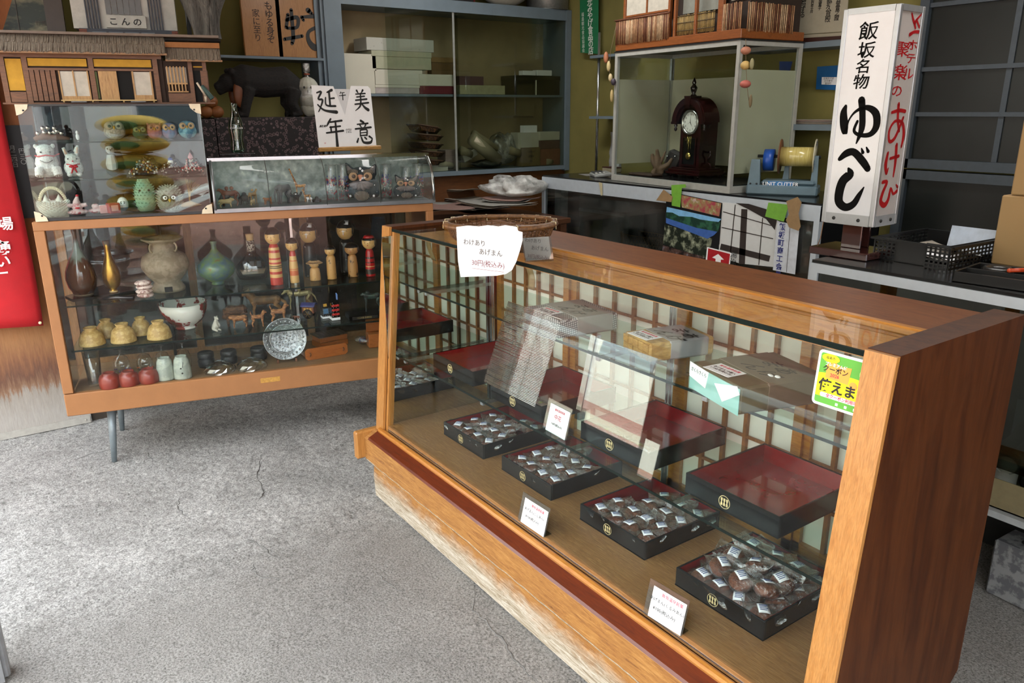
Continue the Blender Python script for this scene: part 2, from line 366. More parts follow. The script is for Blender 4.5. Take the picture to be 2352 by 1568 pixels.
# stained plywood at the left
def ply():
    m, nt, b = newmat('stained_plywood'); v = coords(nt); sx = nt.nodes.new('ShaderNodeSeparateXYZ'); nt.links.new(v, sx.inputs[0])
    n = nz(nt, coords(nt, (1, 14, 1.6)), 4.5, 6, .75); a = nt.nodes.new('ShaderNodeMath'); a.operation = 'MULTIPLY_ADD'; a.inputs[1].default_value = .26
    nt.links.new(n, a.inputs[0]); nt.links.new(sx.outputs[2], a.inputs[2])
    c = ramp(nt, a.outputs[0], [(.22, 'a9a39c'), (.33, '9c948a'), (.36, '8a6a52'), (.42, '6b4a3a'), (.50, '8a5f42'), (.60, 'a5774d'), (.80, '9a6234'), (1.0, '8a5128')])
    c = mixc(nt, .6, c, ramp(nt, nz(nt, coords(nt, (1, 60, 5)), 4, 4, .7), [(.3, (.7, .7, .7, 1)), (.7, (1.1, 1.1, 1.1, 1))]), 'MULTIPLY')
    nt.links.new(c, b.inputs['Base Color']); setin(b, Roughness=.75); return m
PLY = ply()
wallbox('wall_front_left', -4.2, -4.14, -.62, .335, 0, 2.75, PLY)
b = B(); b.box(-4.139, -4.134, -.62, .33, 0.001, .035); [b.lathe([(.006, 0), (.004, .003)], 8, mx=Matrix.Translation((-4.134, y, .018))@Matrix.Rotation(R(90), 4, 'Y')) for y in (.31, -.2)]
struct('baseboard_left', b, M('pale_board', 'a8a49c', .8))
# red banner hung in front of it
RED = M('banner_red', 'b3121c', .75, var=.08, vs=14, bmp=.15, bs=400)
t = thing('red_banner', 'red cloth banner with white vertical lettering hung on the left wall', 'banner', (-4.06, 0, 0))
pr = [atx(100, 748, -4.06), atx(0, 775, -4.06), atx(0, 190, -4.06)]
yr, zb, zt = pr[0].y, pr[0].z, 2.05
b = B(); b.sheet(lambda u, v: (.012*math.sin(u*9+v*3)+.006*math.sin(v*7), (yr-.5)+.5*u+.004*math.sin(v*8), zb-.012*(1-u)+.02*math.sin(u*3)*(1-v)+(zt-zb)*v), 20, 30, .0015); part('cloth', b, RED, t)
WH = M('white_ink', 'f0f0ee', .6, var=.02)
for ch, px_, py_ in (('場', 12, 516), ('、', 14, 548), ('湧', 8, 572), ('い', 7, 602), ('ー', 3, 630)): q = atx(px_, py_, -4.03); text('lettering', ch, WH, t, (.026, q.y, q.z), (R(90), 0, R(90)), .062, bold=.001)
b = B(); b.lathe([(.007, 0), (.007, .003), (.003, .004)], 12, mx=Matrix.Translation((.016, yr-.012, zb+.02))@Matrix.Rotation(R(90), 4, 'Y')); part('snap_button', b, M('cream_button', 'e8dfae', .4), t)
b = B(); b.cyl((0, yr-.55, zt), (0, yr+.03, zt), .009); part('rod', b, M('steel_grey', '8b8f93', .35, .8), t)
b = B(); b.box(-.079, .008, yr, yr+.01, zt-.01, zt+.01); part('rod_bracket', b, MATS['steel_grey'], t)
# door frame post at the left edge, grey metal
b = B(); p = atz(28, 1568, 0); b.bbox(p.x-.10, p.x-.03, p.y-.06, p.y+.0, 0, 2.5, .006); b.box(p.x-.03, p.x-.015, p.y-.045, p.y-.015, 0, 2.5); struct('door_1', b, M('door_grey', '8f9092', .45, .4))
# windows of dark glass in the back wall
BLU = M('blue_grey_paint', '66747e', .5, var=.08, vs=8, bmp=.05)
DKF = M('window_frame_paint', '384048', .5)
def window(name, x0, x1, z0, z1, hs, vsx):
    b = B(); fr = .045
    for (a, c, d, e) in ((x0, x0+fr, z0, z1), (x1-fr, x1, z0, z1), (x0, x1, z0, z0+fr), (x0, x1, z1-fr, z1)): b.box(a, c, 3.93, 3.99, d, e)
    o = struct(name, b, DKF)
    for z in hs: b = B(); b.box(x0+fr, x1-fr, 3.94, 3.98, z-.010, z+.010); part('glazing_bar', b, DKF, o)
    for x in vsx: b = B(); b.box(x-.012, x+.012, 3.95, 3.975, z0+fr, z1-fr); part('glazing_bar', b, DKF, o)
    zs = [z0+fr]+sorted(hs)+[z1-fr]; xs = [x0+fr]+sorted(vsx)+[x1-fr]
    for z, z2 in zip(zs, zs[1:]):
        for x, x2 in zip(xs, xs[1:]): b = B(); b.box(x, x2, 3.958, 3.964, z, z2); part('pane', b, M('night_glass', '181b1a', .3, var=.35, vs=2, spec=.25), o)
    return o
window('window_1', -2.16, -.9, 1.19, 2.3, [1.45, 1.66, 1.95], [-1.72, -1.3])
window('window_2', -2.16, -.9, .55, 1.18, [], [])
window('window_3', -.88, 1.2, .55, 2.3, [1.2, 1.66], [-.2, .5])
# ------------------------------------------------------------------ the street outside, seen only in the glass
b = B(); b.add([(-14, -14, -.03), (26, -14, -.03), (26, -.6, -.03), (-14, -.6, -.03)], [(0, 1, 2, 3)]); b.add([(1.7, -.6, -.03), (26, -.6, -.03), (26, 12, -.03), (1.7, 12, -.03)], [(0, 1, 2, 3)])
street = struct('street', b, SPOTS('street_brick', '8a5f52', 'a3786a', 6, .5, .9, bmp=.2))
for i, (y0, y1) in enumerate(((-2.3, -2.05), (-2.75, -2.5), (-4.2, -3.3), (-6.4, -5.2))): b = B(); b.box(-12, 12, y0, y1, -.03, -.02); part('road_marking', b, M('road_white' if i < 2 else 'road_pale', 'f2f2ee' if i < 2 else 'b3a58f', .8), street)
def facade(name, x0, x1, y0, y1, z1, mat, face):
    b = B(); b.box(x0, x1, y0, y1, -.03, z1); o = struct(name, b, mat)
    return o
f1 = facade('building_wall', -13, 12, -13, -9, 7, M('facade_cream', 'c9c4b6', .8), 0)
for i in range(9): b = B(); b.box(-12+i*2.6, -10.4+i*2.6, -9, -8.96, 1.0, 2.6); part('window_pane', b, M('facade_glass', '55636b', .2), f1)
f2 = facade('building_wall', 17, 20, -12, 4, 7, M('facade_white', 'dfe2e6', .7), 0)
for i in range(6): b = B(); b.box(16.94, 17, -11+i*2.5, -9.4+i*2.5, .9, 2.4); part('window_pane', b, MATS['facade_glass'], f2)

for i, (x_, y_) in enumerate(((-3.7, 2.7), (-1.2, 2.9))):
    t = thing('added_fill_lamp', 'white housing of an added fill lamp, %s' % ['left', 'right'][i], 'lamp', (x_, y_, 2.64), 0, 'added fill lamps'); b = B(); b.bbox(-.62, .62, -.12, .12, 0, .09, .01); part('housing', b, M('lamp_white', 'd0d0cc', .5), t)  # housings invented to go with the added fill lamps

for i in range(7):
    t = thing('rice_bag', 'yellow printed bag in the stack outside the shop, %s' % ['lowest', 'second', 'third', 'fourth', 'fifth', 'sixth', 'topmost'][i], 'bag', (2.35, -1.35+.02*(i % 2), .02+.205*i), R(6*(i % 2)), 'yellow bags stacked outside'); b = B(); b.ell((0, 0, .10), (.26, .36, .105), 18, 10); part('bag', b, M('bag_yellow', 'd8b04a', .6), t); b = B(); b.ell((-.245, 0, .10), (.03, .16, .045), 12, 6); part('oval_label', b, M('bag_green', '5d7a3a', .6), t)
b = B(); b.box(0, .03, -.4, .4, 0, 1.9); single('reflection_board', b, M('board_white', 'e2e6ea', .6), 'white board added outside to give the cabinet glass a bright reflection', 'board', (2.75, -1.9, -.02))  # added board, placed to show bright in the small cabinet's glass
# ------------------------------------------------------------------ sales counter
ORW = WOOD('honey_wood', ['98581e', 'b0702c', 'be8138', 'a46424'], (1.2, 12, 12), .35, .3, 5)
ORV = WOOD('honey_wood_upright', ['96602a', 'ab7438', 'b88346', 'a06a32'], (30, 30, 1.3), .38, .3, 2.2, .2, dist=3)
DKW = WOOD('dark_brown_wood', ['34180a', '43210d', '512b12', '3b1c0a'], (6, 6, .7), .5, 0, 2.2, .05)
TPW = WOOD('counter_top_wood', ['55290e', '6a3814', '77441c', '4f270f'], (1.2, 9, 9), .45, 0, 4, .05)
RDW = WOOD('red_brown_wood', ['4a1a08', '63270b', '57220a'], (1.2, 12, 12), .35, .15, 3, .05)
def weather():
    m, nt, b = newmat('weathered_wood'); v = coords(nt); sx = nt.nodes.new('ShaderNodeSeparateXYZ'); nt.links.new(v, sx.inputs[0])
    n = nz(nt, coords(nt, (3, 3, 6)), 2.6, 7, .72, .4)
    a = nt.nodes.new('ShaderNodeMath'); a.operation = 'MULTIPLY_ADD'; a.inputs[1].default_value = .16; nt.links.new(n, a.inputs[0]); nt.links.new(sx.outputs[2], a.inputs[2])
    g = nz(nt, coords(nt, (3, 30, 30)), 3, 6, .8, 1.5)
    top = ramp(nt, g, [(.28, '553719'), (.4, '8a5a2c'), (.55, 'a5743a'), (.7, 'b98a50')]); pale = ramp(nt, g, [(.3, '6f604c'), (.45, 'a3957f'), (.6, 'cfc7ba'), (.75, 'e6e1d8')])
    f = ramp(nt, a.outputs[0], [(.13, (1, 1, 1, 1)), (.20, (0, 0, 0, 1))])
    nt.links.new(mixc(nt, f, top, pale), b.inputs['Base Color']); setin(b, Roughness=.6); bump(nt, b, g, .3, .002); return m
WTH = weather()
GL = GLASS('shop_glass', 'f8fbfa', .5, 0, .0); GLE = M('glass_edge', '0f1b18', .6, var=.1, spec=.1)
GSH = GLASS('shelf_glass', 'eef7f3', .6, 0, .0)
CHR = M('chrome', 'c8ccd0', .18, .9, var=.05)
CXL, CXR = -2.605, -.64; IL, IR = -2.545, -.70; CZ = .318
for q in (DKW, TPW): setin(q.node_tree.nodes['Principled BSDF'], Specular_IOR_Level=.22)
ctr = thing('sales_counter', 'honey wood sales counter with sloping glass front full of sweets', 'counter', (CXL, 1.16, 0))
O = -Vector((CXL, 1.16, 0))
def cp(name, b, mat, label=None): o = part(name, b, mat, ctr, O, None, label); return o
def yf(z): return 1.178+(z-.29)*(1.25-1.178)/.788        # sloping front line
for xa, xb in ((CXL, IL), (IR, CXR)):
    b = B(); poly = [(yf(.27)+.004, .27), (yf(1.0775)+.004, 1.0775), (1.722, 1.0775), (1.722, .215), (1.66, .16), (1.66, 0), (1.20, 0), (1.20, .27)]
    b.prism(poly, xa, xb, plane='yz'); cp('side_panel', b, DKW)
    b = B(); q = .006; poly = [(yf(.27)-q, .27), (yf(1.0775)-q, 1.076), (yf(1.0775)+.006, 1.076), (yf(.27)+.006, .27)]; b.prism(poly, xa+.0005, xb-.0005, plane='yz'); cp('front_edge', b, ORV, 'light honey front edge of the side panel')
# inner rebate beside the left glass
b = B(); b.prism([(yf(.29)+.006, .29), (yf(1.06)+.006, 1.06), (yf(1.06)+.03, 1.06), (yf(.29)+.03, .29)], IL, IL+.016, plane='yz'); cp('rebate_strip', b, ORV)
b = B(); b.box(CXL+.001, CXR-.001, 1.485, 1.715, 1.048, 1.066); cp('top_board', b, TPW)
b = B(); b.bbox(IL, IR, 1.462, 1.486, 1.052, 1.070, .004); cp('top_edge_strip', b, ORW)
b = B(); b.box(IL, IR, 1.470, 1.486, .985, 1.044); b.box(IL, IR, 1.474, 1.484, 1.044, 1.053); cp('fascia', b, ORW)
b = B(); b.box(IL, IR, 1.66, 1.70, .94, 1.048); cp('back_rail', b, ORW)
b = B(); b.box(IL, IR, yf(.29)+.01, 1.715, .295, CZ)
FLW = WOOD('case_floor_wood', ['5f3f24', 'a67c50', '8a6038', 'b08858', '6a4426'], (1.0, 22, 22), .35, .15, 3.2, .1, dist=5); cp('floor_board', b, FLW)
# base mouldings
b = B(); b.prism([(1.12, .175), (1.12, .262), (1.126, .268), (1.168, .286), (1.186, .286), (1.19, .24), (1.19, .165)], CXL-.0, CXR, plane='yz'); cp('base_moulding', b, WTH)
b = B(); b.prism([(1.1205, .263), (1.126, .2695), (1.165, .288), (1.165, .281), (1.126, .262)], CXL+.03, CXR-.001, plane='yz'); cp('base_ledge', b, RDW, 'dark red brown sloping ledge below the glass')
b = B(); b.prism([(1.163, .284), (1.160, .294), (1.163, .302), (1.172, .304), (1.180, .300), (1.182, .284)], IL-.02, IR, plane='yz'); cp('bead', b, ORW)
b = B(); b.sheet(lambda u, v: (CXL+(CXR-CXL)*u, 1.1192-.001*v, .171+(.002+.004*abs(noise.noise((u*40, 0, 0))))*v+.006*noise.noise((u*25, 3, 0))), 160, 1, .002); cp('chipped_edge', b, M('chipped_white', 'a89a84', .8, var=.3, vs=90))
b = B(); b.bbox(CXL-.028, CXL+.002, 1.085, 1.19, .175, .288, .006); b.box(CXL-.028, CXL, 1.09, 1.5, .19, .28); cp('moulding_end', b, ORV)
b = B(); b.prism([(1.154, 0.002), (1.150, .09), (1.158, .176), (1.2, .176), (1.2, 0.002)], CXL+.0, CXR-.001, plane='yz'); cp('kick_board', b, WTH)
b = B(); b.box(CXL+.01, CXR-.01, 1.66, 1.70, .0, .30); b.box(IL, IR, 1.2, 1.66, .27, .294); cp('back_board', b, DKW)
# glass
b = B(); b.prism([(yf(.30)+.012, .300), (yf(1.066)+.012, 1.064), (yf(1.066)+.017, 1.064), (yf(.30)+.017, .300)], IL, IR, plane='yz'); cp('front_glass', b, GL)
b = B(); b.box(IL, IR, yf(1.06)+.012, 1.47, 1.062, 1.067); cp('top_glass', b, GL)
b = B(); b.box(IL, IR, yf(1.06)+.004, yf(1.06)+.012, 1.060, 1.069); cp('glass_edge', b, GLE, 'dark green polished edge of the top glass')
b = B(); b.box(IL, IR, yf(.3)+.008, yf(.3)+.022, .302, .306); cp('glass_channel', b, CHR)
MIR = newmat('mirror')[0]; bb = MIR.node_tree.nodes['Principled BSDF']; setin(bb, Metallic=1, Roughness=.015); bb.inputs['Base Color'].default_value = (.62, .66, .63, 1)
b = B(); b.box(IL+.001, IL+.004, yf(.32)+.03, 1.665, CZ, 1.045); cp('mirror', b, MIR, 'tall mirror on the left inner side')
b = B()
for x in (IL+.004, IL+.013, IL+.022): b.box(x, x+.003, 1.668, 1.676, CZ, 1.045)
b.box(IL+.001, IL+.028, 1.676, 1.68, CZ, 1.045); b.box(-1.545, -1.52, 1.655, 1.66, CZ, 1.04); b.box(-1.54, -1.538, 1.65, 1.655, CZ, 1.04); b.box(-1.527, -1.525, 1.65, 1.655, CZ, 1.04); cp('shelf_rail', b, CHR)
# shoji doors at the back
PAP = M('shoji_paper', 'ebebe2', .85, var=.07, vs=9)
def shoji(x0, x1, y, bars, nh):
    b = B(); st = .03
    for a, c in ((x0, x0+st), (x1-st, x1)): b.box(a, c, y, y+.018, CZ+.001, .99)
    b.box(x0, x1, y, y+.018, CZ, CZ+.03); b.box(x0, x1, y, y+.018, .96, .99); cp('shoji_frame', b, ORW)
    for i in range(1, bars): x = x0+st+(x1-x0-2*st)*i/bars; b = B(); b.box(x-.006, x+.006, y+.002, y+.014, CZ+.03, .96); cp('shoji_bar', b, WOOD('lattice_wood', ['7d4a22', '93602f', '6d3f1c'], (6, 6, 2), .5, .1, 4))
    for i in range(1, nh+1): z = CZ+.03+(.96-CZ-.03)*(i/(nh+1)); b = B(); b.box(x0+st, x1-st, y+.003, y+.011, z-.004, z+.004); cp('shoji_bar', b, MATS['lattice_wood'])
    b = B(); b.box(x0+.01, x1-.01, y+.0145, y+.0165, CZ+.01, .98); cp('shoji_paper', b, PAP)
shoji(IL+.03, -2.06, 1.69, 5, 4); shoji(-2.06, -1.53, 1.70, 5, 4); shoji(-1.53, -1.09, 1.69, 5, 4); shoji(-1.10, IR, 1.70, 5, 4)
# glass shelves with brackets
for z, y0, nm in ((.826, 1.36, 'upper_shelf'), (.576, 1.26, 'lower_shelf')):
    b = B(); b.box(IL+.004, IR, y0, 1.66, z, z+.006); cp(nm, b, GSH)
    b = B(); b.box(IL+.004, IR, y0-.0015, y0, z-.0005, z+.0065); cp('shelf_edge', b, GLE)
    for x in (IL+.03, -1.98, -1.535, -1.15): b = B(); b.box(x, x+.004, y0+.012, 1.66, z-.014, z-.001); b.box(x-.006, x+.010, y0+.004, y0+.012, z-.014, z+.001); cp('shelf_bracket', b, CHR)
# tag where a curl of tape hangs
b = B(); b.sheet(lambda u, v: (-2.2+.04*u+.01*math.sin(v*4), 1.60+.02*v, .95-.09*v), 4, 6, .001); cp('tape_curl', b, M('old_tape', 'a08a64', .5))
# -------- lacquer trays
BLK = M('black_lacquer', '08090a', .15, var=.3, vs=40, coat=.25, spec=.35); BLM = M('dull_black_paint', '101112', .5, var=.25, vs=60); REDL = M('red_lacquer', '7c0f14', .16, var=.12, vs=9, coat=.6)
GOLD = M('emblem_cream', 'cbb98a', .5)
TL, TD, TH = .27, .30, .052
def tray(loc, label, group, gloss=True, w=TL, d=TD, h=TH, rot=0, em=.45, name='lacquer_tray'):
    t = thing(name, label, 'tray', loc, rot, group); bm = BLK if gloss else BLM; k = .006
    b = B(); b.bbox(0, w, 0, k, 0, h, .0015); b.bbox(0, w, d-k, d, 0, h, .0015); b.bbox(0, k, k, d-k, 0, h, .0015); b.bbox(w-k, w, k, d-k, 0, h, .0015); b.box(0, w, 0, d, 0, .004); part('body', b, bm, t)
    b = B(); e = .0012; b.box(k, w-k, k, d-k, .004, .006)
    for a in ((k, w-k, k, k+e), (k, w-k, d-k-e, d-k), (k, k+e, k, d-k), (w-k-e, w-k, k, d-k)): b.box(*a, .006, h-.002)
    part('lining', b, REDL, t, label='red lacquer lining')
    b = B(); cx = w*em; cz = h*.47; r = .0165
    mx = Matrix.Translation((cx, -.0002, cz))@Matrix.Rotation(R(90), 4, 'X')
    n = 28; vs = [(rr*math.cos(2*math.pi*i/n), rr*math.sin(2*math.pi*i/n), .0006) for rr in (r, r-.0016) for i in range(n)]; b.add(vs, [(i, (i+1) % n, n+(i+1) % n, n+i) for i in range(n)], False, mx)
    for x in (-.0078, 0, .0078):
        p = [(x-.0028, .0095), (x+.0028, .0095), (x+.0028, .004), (x+.0012, 0), (x+.0028, -.004), (x+.0028, -.0095), (x-.0028, -.0095), (x-.0028, -.004), (x-.0012, 0), (x-.0028, .004)]
        b.add([(a, c, .0006) for a, c in p], [tuple(range(10))], False, mx)
    part('emblem', b, GOLD, t, label='round cream crest of three drum shapes'); return t
FT = CZ+.0005; ST = .5825
trays = []
for i, (px, py, g, lab) in enumerate(((1110, 1055, False, 'dull black tray of buns at the left end of the counter floor'), (1265, 1150, False, 'dull black tray of buns on the counter floor, second from the left'),
                               (1480, 1287, True, 'black tray of buns on the counter floor behind the price card marked koshi bean'), (1752, 1473, True, 'fullest black tray of heaped buns on the counter floor at the right'))):
    P = atz(px, py, FT); trays.append((P.x-TL, P.y)); tray((P.x-TL, P.y, FT), lab, 'trays of buns on the counter floor', g)
trays[:] = trays
shelf_trays = []
for px, py, lab in ((1086, 888, 'empty lacquer tray at the left end of the lower glass shelf'), (1243, 972, 'lacquer tray behind the clear slatted screen on the glass shelf'),
                    (1488, 1085, 'lacquer tray of bagged cakes with clear lid leaning over it'), (1786, 1238, 'empty glossy black and red tray nearest the right side panel')):
    P = atz(px, py, ST); x = max(P.x-TL, IL+.012); shelf_trays.append((x, P.y)); tray((x, P.y, ST), lab, 'trays on the lower glass shelf', True)
# -------- wrapped buns
BUN = SPOTS('bun_brown', '704030', '955a42', 70, .5, .5, bmp=.3); WR = WRAP('clear_wrap', 'fdfdfd', .27); LBL = M('label_white', 'eef0f4', .6, var=.02); LBI = M('label_ink', '3d4f86', .6); LBR = M('label_red', 'c0304a', .6)
def make_bun():
    t = thing('wrapped_bun', 'brown bun in clear wrap with a white sticker', 'bun')
    b = B(); b.lathe([(.006, 0), (.020, .002), (.0268, .010), (.0272, .018), (.022, .027), (.012, .032), (.003, .0335)], 18, (0, 0, .002)); part('bun', b, BUN, t)
    def f(u, v):                                                       # bag: pinched at both ends, puffed over the bun
        x = (u-.5)*.088; w = .031*(1-.15*abs(2*u-1)**3); a = v*2*math.pi
        k = abs(2*u-1); th = .0185*(1-k**2.4)+.0006
        y = w*math.cos(a); z = .0185+th*math.sin(a)*1.02+.018*k**3
        q = noise.noise((x*60, y*60, a))*.0035; return (x, y+q, max(.0005, z+q))
    b = B(); b.sheet(f, 16, 18); part('wrapper', b, WR, t)
    b = B(); b.sheet(lambda u, v: ((u-.5)*.025, (v-.5)*.029, .0397-.003*((2*u-1)**2+(2*v-1)**2)*.5), 3, 3, .0003); s = part('sticker', b, LBL, t)
    b = B()
    for i in range(4): b.box(-.009, .009-.003*(i % 2), .009-i*.005-.001, .009-i*.005+.0008, .0390, .0396)
    part('print', b, LBI, s); return t
BUNP = make_bun(); BUNP.location = (0, 0, -5); first = [True]
def put_bun(x, y, z, rz, label, group, tilt=0, tilt2=0, sc=1.0):
    rot = (tilt, tilt2, rz)
    if first[0]: first[0] = False; BUNP.location = (x, y, z); BUNP.rotation_euler = rot; sc *= 1.08; BUNP.scale = (sc,)*3; BUNP['label'] = label; BUNP['group'] = group; return BUNP
    o = dup(BUNP, (x, y, z), rot, label, sc*1.08); o['group'] = group; return o
def pos_word(i, j, nx, ny): return '%s row, %s' % (['front', 'second', 'third', 'back'][min(j, 3)] if ny > 1 else 'only', ['left', 'second from left', 'third from left', 'right end'][i] if nx == 4 else ['left', 'middle', 'right'][i])
TN = ['the leftmost floor tray', 'the second floor tray', 'the third floor tray', 'the heaped right floor tray']
# leftmost tray: 12, loosely laid with two gaps
lay = {0: [(0, 0), (1, 0), (2, 0), (3, 0), (0, 1), (1, 1), (2, 1), (3, 1), (0, 2), (1, 2), (2, 2), (2, 3), (3, 3)], 1: [(0, 0), (1, 0), (2, 0), (3, 0), (0, 1), (1, 1), (2, 1), (3, 1), (0, 2), (1, 2), (2, 2), (3, 2), (1, 3)],
       2: [(i, j) for j in range(4) for i in range(4) if (i, j) not in ((0, 3), (3, 3), (0, 2))]+[(3, 3)], 3: [(i, j) for j in range(4) for i in range(4)]}
for k in range(4):
    x0, y0 = trays[k]
    for i, j in lay[k]:
        x = x0+.042+i*.062+rnd.uniform(-.004, .004); y = y0+.046+j*.068+rnd.uniform(-.005, .005)
        put_bun(x, y, FT+.007, rnd.uniform(-.5, .5)+R(60), 'wrapped brown bun in %s: %s' % (TN[k], pos_word(i, j, 4, 4)), 'wrapped buns in '+TN[k], rnd.uniform(-.16, .16), rnd.uniform(-.1, .1))
x0, y0 = trays[3]
for n_, (i, j) in enumerate([(.5, .6), (1.6, .5), (2.6, .7), (.4, 1.6), (1.5, 1.6), (2.6, 1.7), (.5, 2.6), (1.6, 2.6), (2.5, 2.6)]):
    put_bun(x0+.037+i*.0655, y0+.04+j*.0655, FT+.044, rnd.uniform(-1, 1)+R(50), 'wrapped bun on top of the heap in the right floor tray: %s, %s' % (['front', 'middle', 'back'][n_//3], ['left', 'centre', 'right'][n_ % 3]), 'wrapped buns in '+TN[3], rnd.uniform(-.35, .35), rnd.uniform(-.35, .35))
# -------- cakes in tan paper in two of the shelf trays
TAN = M('tan_cake', 'a5794c', .5, var=.2, vs=40); YST = M('olive_sticker', 'b5ad4a', .5)
def cake(x, y, z, rz, label):
    t = thing('bagged_cake', label, 'cake', (x, y, z), rz, 'long tan cakes in the shelf trays')
    b = B(); b.lathe([(.006, -.05), (.015, -.046), (.018, -.03), (.0185, 0), (.018, .03), (.015, .046), (.006, .05)], 12, mx=Matrix.Translation((0, 0, .0165))@Matrix.Rotation(R(90), 4, 'Y')@Matrix.Scale(.85, 4, (1, 0, 0))); part('cake', b, TAN, t)
    b = B(); b.sheet(lambda u, v: (-.007+.014*u, -.014+.028*v, .0335-.010*(2*v-1)**2), 2, 6, .0003); part('sticker', b, YST, t)
    b = B(); b.sheet(lambda u, v: ((u-.5)*.13, .0205*math.cos(v*6.283)*(1-.3*abs(2*u-1)**4), .018+.020*math.sin(v*6.283)*(1-.8*abs(2*u-1)**5)), 12, 12); part('wrapper', b, WR, t)
for k, (n, nm) in enumerate(((3, 'screened'), (2, 'lidded'))):
    x0, y0 = shelf_trays[1+k]
    for i in range(n): cake(x0+.06+(.075 if n == 3 else .13)*i, y0+.045, ST+.007, R(8), 'long tan cake with green sticker in the %s shelf tray, %s' % (nm, ['left', 'middle', 'right'][i] if n == 3 else ['left one', 'right one'][i]))
# -------- clear slatted screen and clear lid stood in front of the shelf trays
x0, y0 = shelf_trays[1]
ACR = GLASS('clear_acrylic', 'f4f8fa', 2.2, .0, .10)
t = thing('slatted_screen', 'clear slatted screen of thin rods standing before the second shelf tray', 'screen', (x0-.01, y0-.02, ST+.053)); LZ = .255
for i in range(62): z = .004+LZ*i/62; b = B(); b.cyl((0, .10*(i/62)+rnd.uniform(-.001, .001), z), (.275, .10*(i/62), z), .0017, n=6); part('rod', b, GLASS('clear_rod', 'f2f4f4', 2.4, .03, .5), t)
b = B()
for i in range(8): x = .012+.251*i/7; b.tube([(x, -.002+.1*k/6, LZ*k/6) for k in range(7)], .0007, 5)
part('thread', b, M('dark_thread', '4c4038', .8), t)
x0, y0 = shelf_trays[2]
t = thing('clear_lid', 'clear acrylic lid leaning over the third shelf tray', 'lid', (x0-.005, y0+.0, ST+.053))
b = B(); b.prism([(.0, 0), (.055, .235), (.0585, .235), (.0035, 0)], 0, .235, plane='yz'); part('sheet', b, ACR, t)
b = B(); b.prism([(-.002, 0), (.053, .24), (.075, .24), (.02, 0)], -.022, -.001, plane='yz'); part('side_flange', b, GLASS('blue_acrylic', 'cdd6e2', 1.6, .05, .16), t)
b = B(); b.prism([(-.03, -.055), (-.004, .04), (-.0015, .04), (-.0275, -.055)], .265, .315, plane='yz'); part('loose_strip', b, ACR, t)
# -------- gift boxes on the upper shelf
UZ = .8325
def pat(name, c1, c2):
    m, nt, b = newmat(name); v = coords(nt, (1, 1, 1)); o = None
    for rr in (45, -45):
        mp = nt.nodes.new('ShaderNodeMapping'); mp.inputs['Rotation'].default_value = (R(rr), R(rr), R(rr)); nt.links.new(v, mp.inputs[0])
        ch = nt.nodes.new('ShaderNodeTexWave'); ch.inputs['Scale'].default_value = 55; ch.inputs['Distortion'].default_value = 0; nt.links.new(mp.outputs[0], ch.inputs[0])
        r = ramp(nt, ch.outputs[1], [(.62, (1, 1, 1, 1)), (.75, (0, 0, 0, 1))]); o = r if o is None else mixc(nt, 1, o, r, 'MULTIPLY')
    nt.links.new(mixc(nt, o, lin(c2), lin(c1)), b.inputs['Base Color']); setin(b, Roughness=.5); return m
SLV = M('silver_grey_paper', '8d8a86', .4, var=.06, vs=20); KHA = M('khaki_paper', '6b6450', .45, var=.08, vs=10); KHD = M('dark_khaki', '5a563e', .45)
INK = M('ink_black', '141312', .55, var=.1)
def card(P, rz, tilt=0, par=None, w=.085, h=.055):
    t = par; b = B(); b.box(-w/2, w/2, -h/2, h/2, 0, .0008); mx = Matrix.Translation(P)@Matrix.Rotation(rz, 4, 'Z')@Matrix.Rotation(tilt, 4, 'X')
    o = part('price_slip', b, LBL, t); o.matrix_local = mx
    a = text('red_line', '飯坂温泉銘菓', LBR, o, (0, h*.3, .001), (0, 0, 0), .011); c = text('print', 'あげまん10個入\n1,100円(税込み)', INK, o, (0, -h*.1, .001), (0, 0, 0), .0105, ls=1.1)
    return o
AG = [('あ', (.04, .015), .05), ('げ', (.045, -.04), .05), ('ま', (-.02, .02), .05), ('ん', (-.018, -.04), .055)]
def giftbox(px, py, w, d, h, rz, mat, end, label, pr=.0):
    P = atz(px, py, UZ); t = thing('gift_box', label, 'gift box', (P.x, P.y, UZ), rz, 'wrapped gift boxes on the upper glass shelf')
    b = B(); b.bbox(-w, 0, 0, d, 0, h, .006); part('box', b, end, t)
    b = B(); b.bbox(-w-.0008, .0008, d*.30, d*.92, .0, h+.0012, .005); part('wrapping_band', b, mat, t)
    for s, (x, y), z in AG: text('lettering', s, INK, t, (-w*.5+x*.9, d*.62+y*.9, h+.0016), (0, 0, R(-12)), z, bold=.0006, shear=.3)
    card((-w*.55, d*.14, h+.0018), R(8), 0, t); return t
giftbox(1281, 779, .205, .215, .055, R(-8), SLV, pat('key_fret_paper', 'b9bcbc', '565a5c'), 'wrapped gift box with white lattice-print ends on the upper shelf')
t = giftbox(1491, 834, .14, .205, .052, R(-14), M('pale_grey_paper', '9c9c9e', .4, var=.06), WOOD('bark_strip', ['8f6a34', 'b8924e', 'd2b274'], (2, 2, 6), .55, .1, 5), 'gift box with woven bark end between two other gift boxes')
for i in range(5):
    for j in range(2): b = B(); b.bbox(-.138+i*.027, -.1135+i*.027, -.0022-(.0012 if (i+j) % 2 else 0), .0015, .004+j*.023, .025+j*.023, .001); part('bark_strip', b, MATS['bark_strip'], t)
t = giftbox(1695, 955, .20, .24, .065, R(-16), M('taupe_paper', '665b4c', .45, var=.05), KHD, 'large khaki gift box with mint folded end, nearest the coupon sticker')
MINT = M('mint_paper', '8fc3bd', .5, var=.05)
b = B(); b.box(-.2, 0, -.0012, .0002, 0, .062); part('mint_end', b, MINT, t, label='mint green folded paper end')
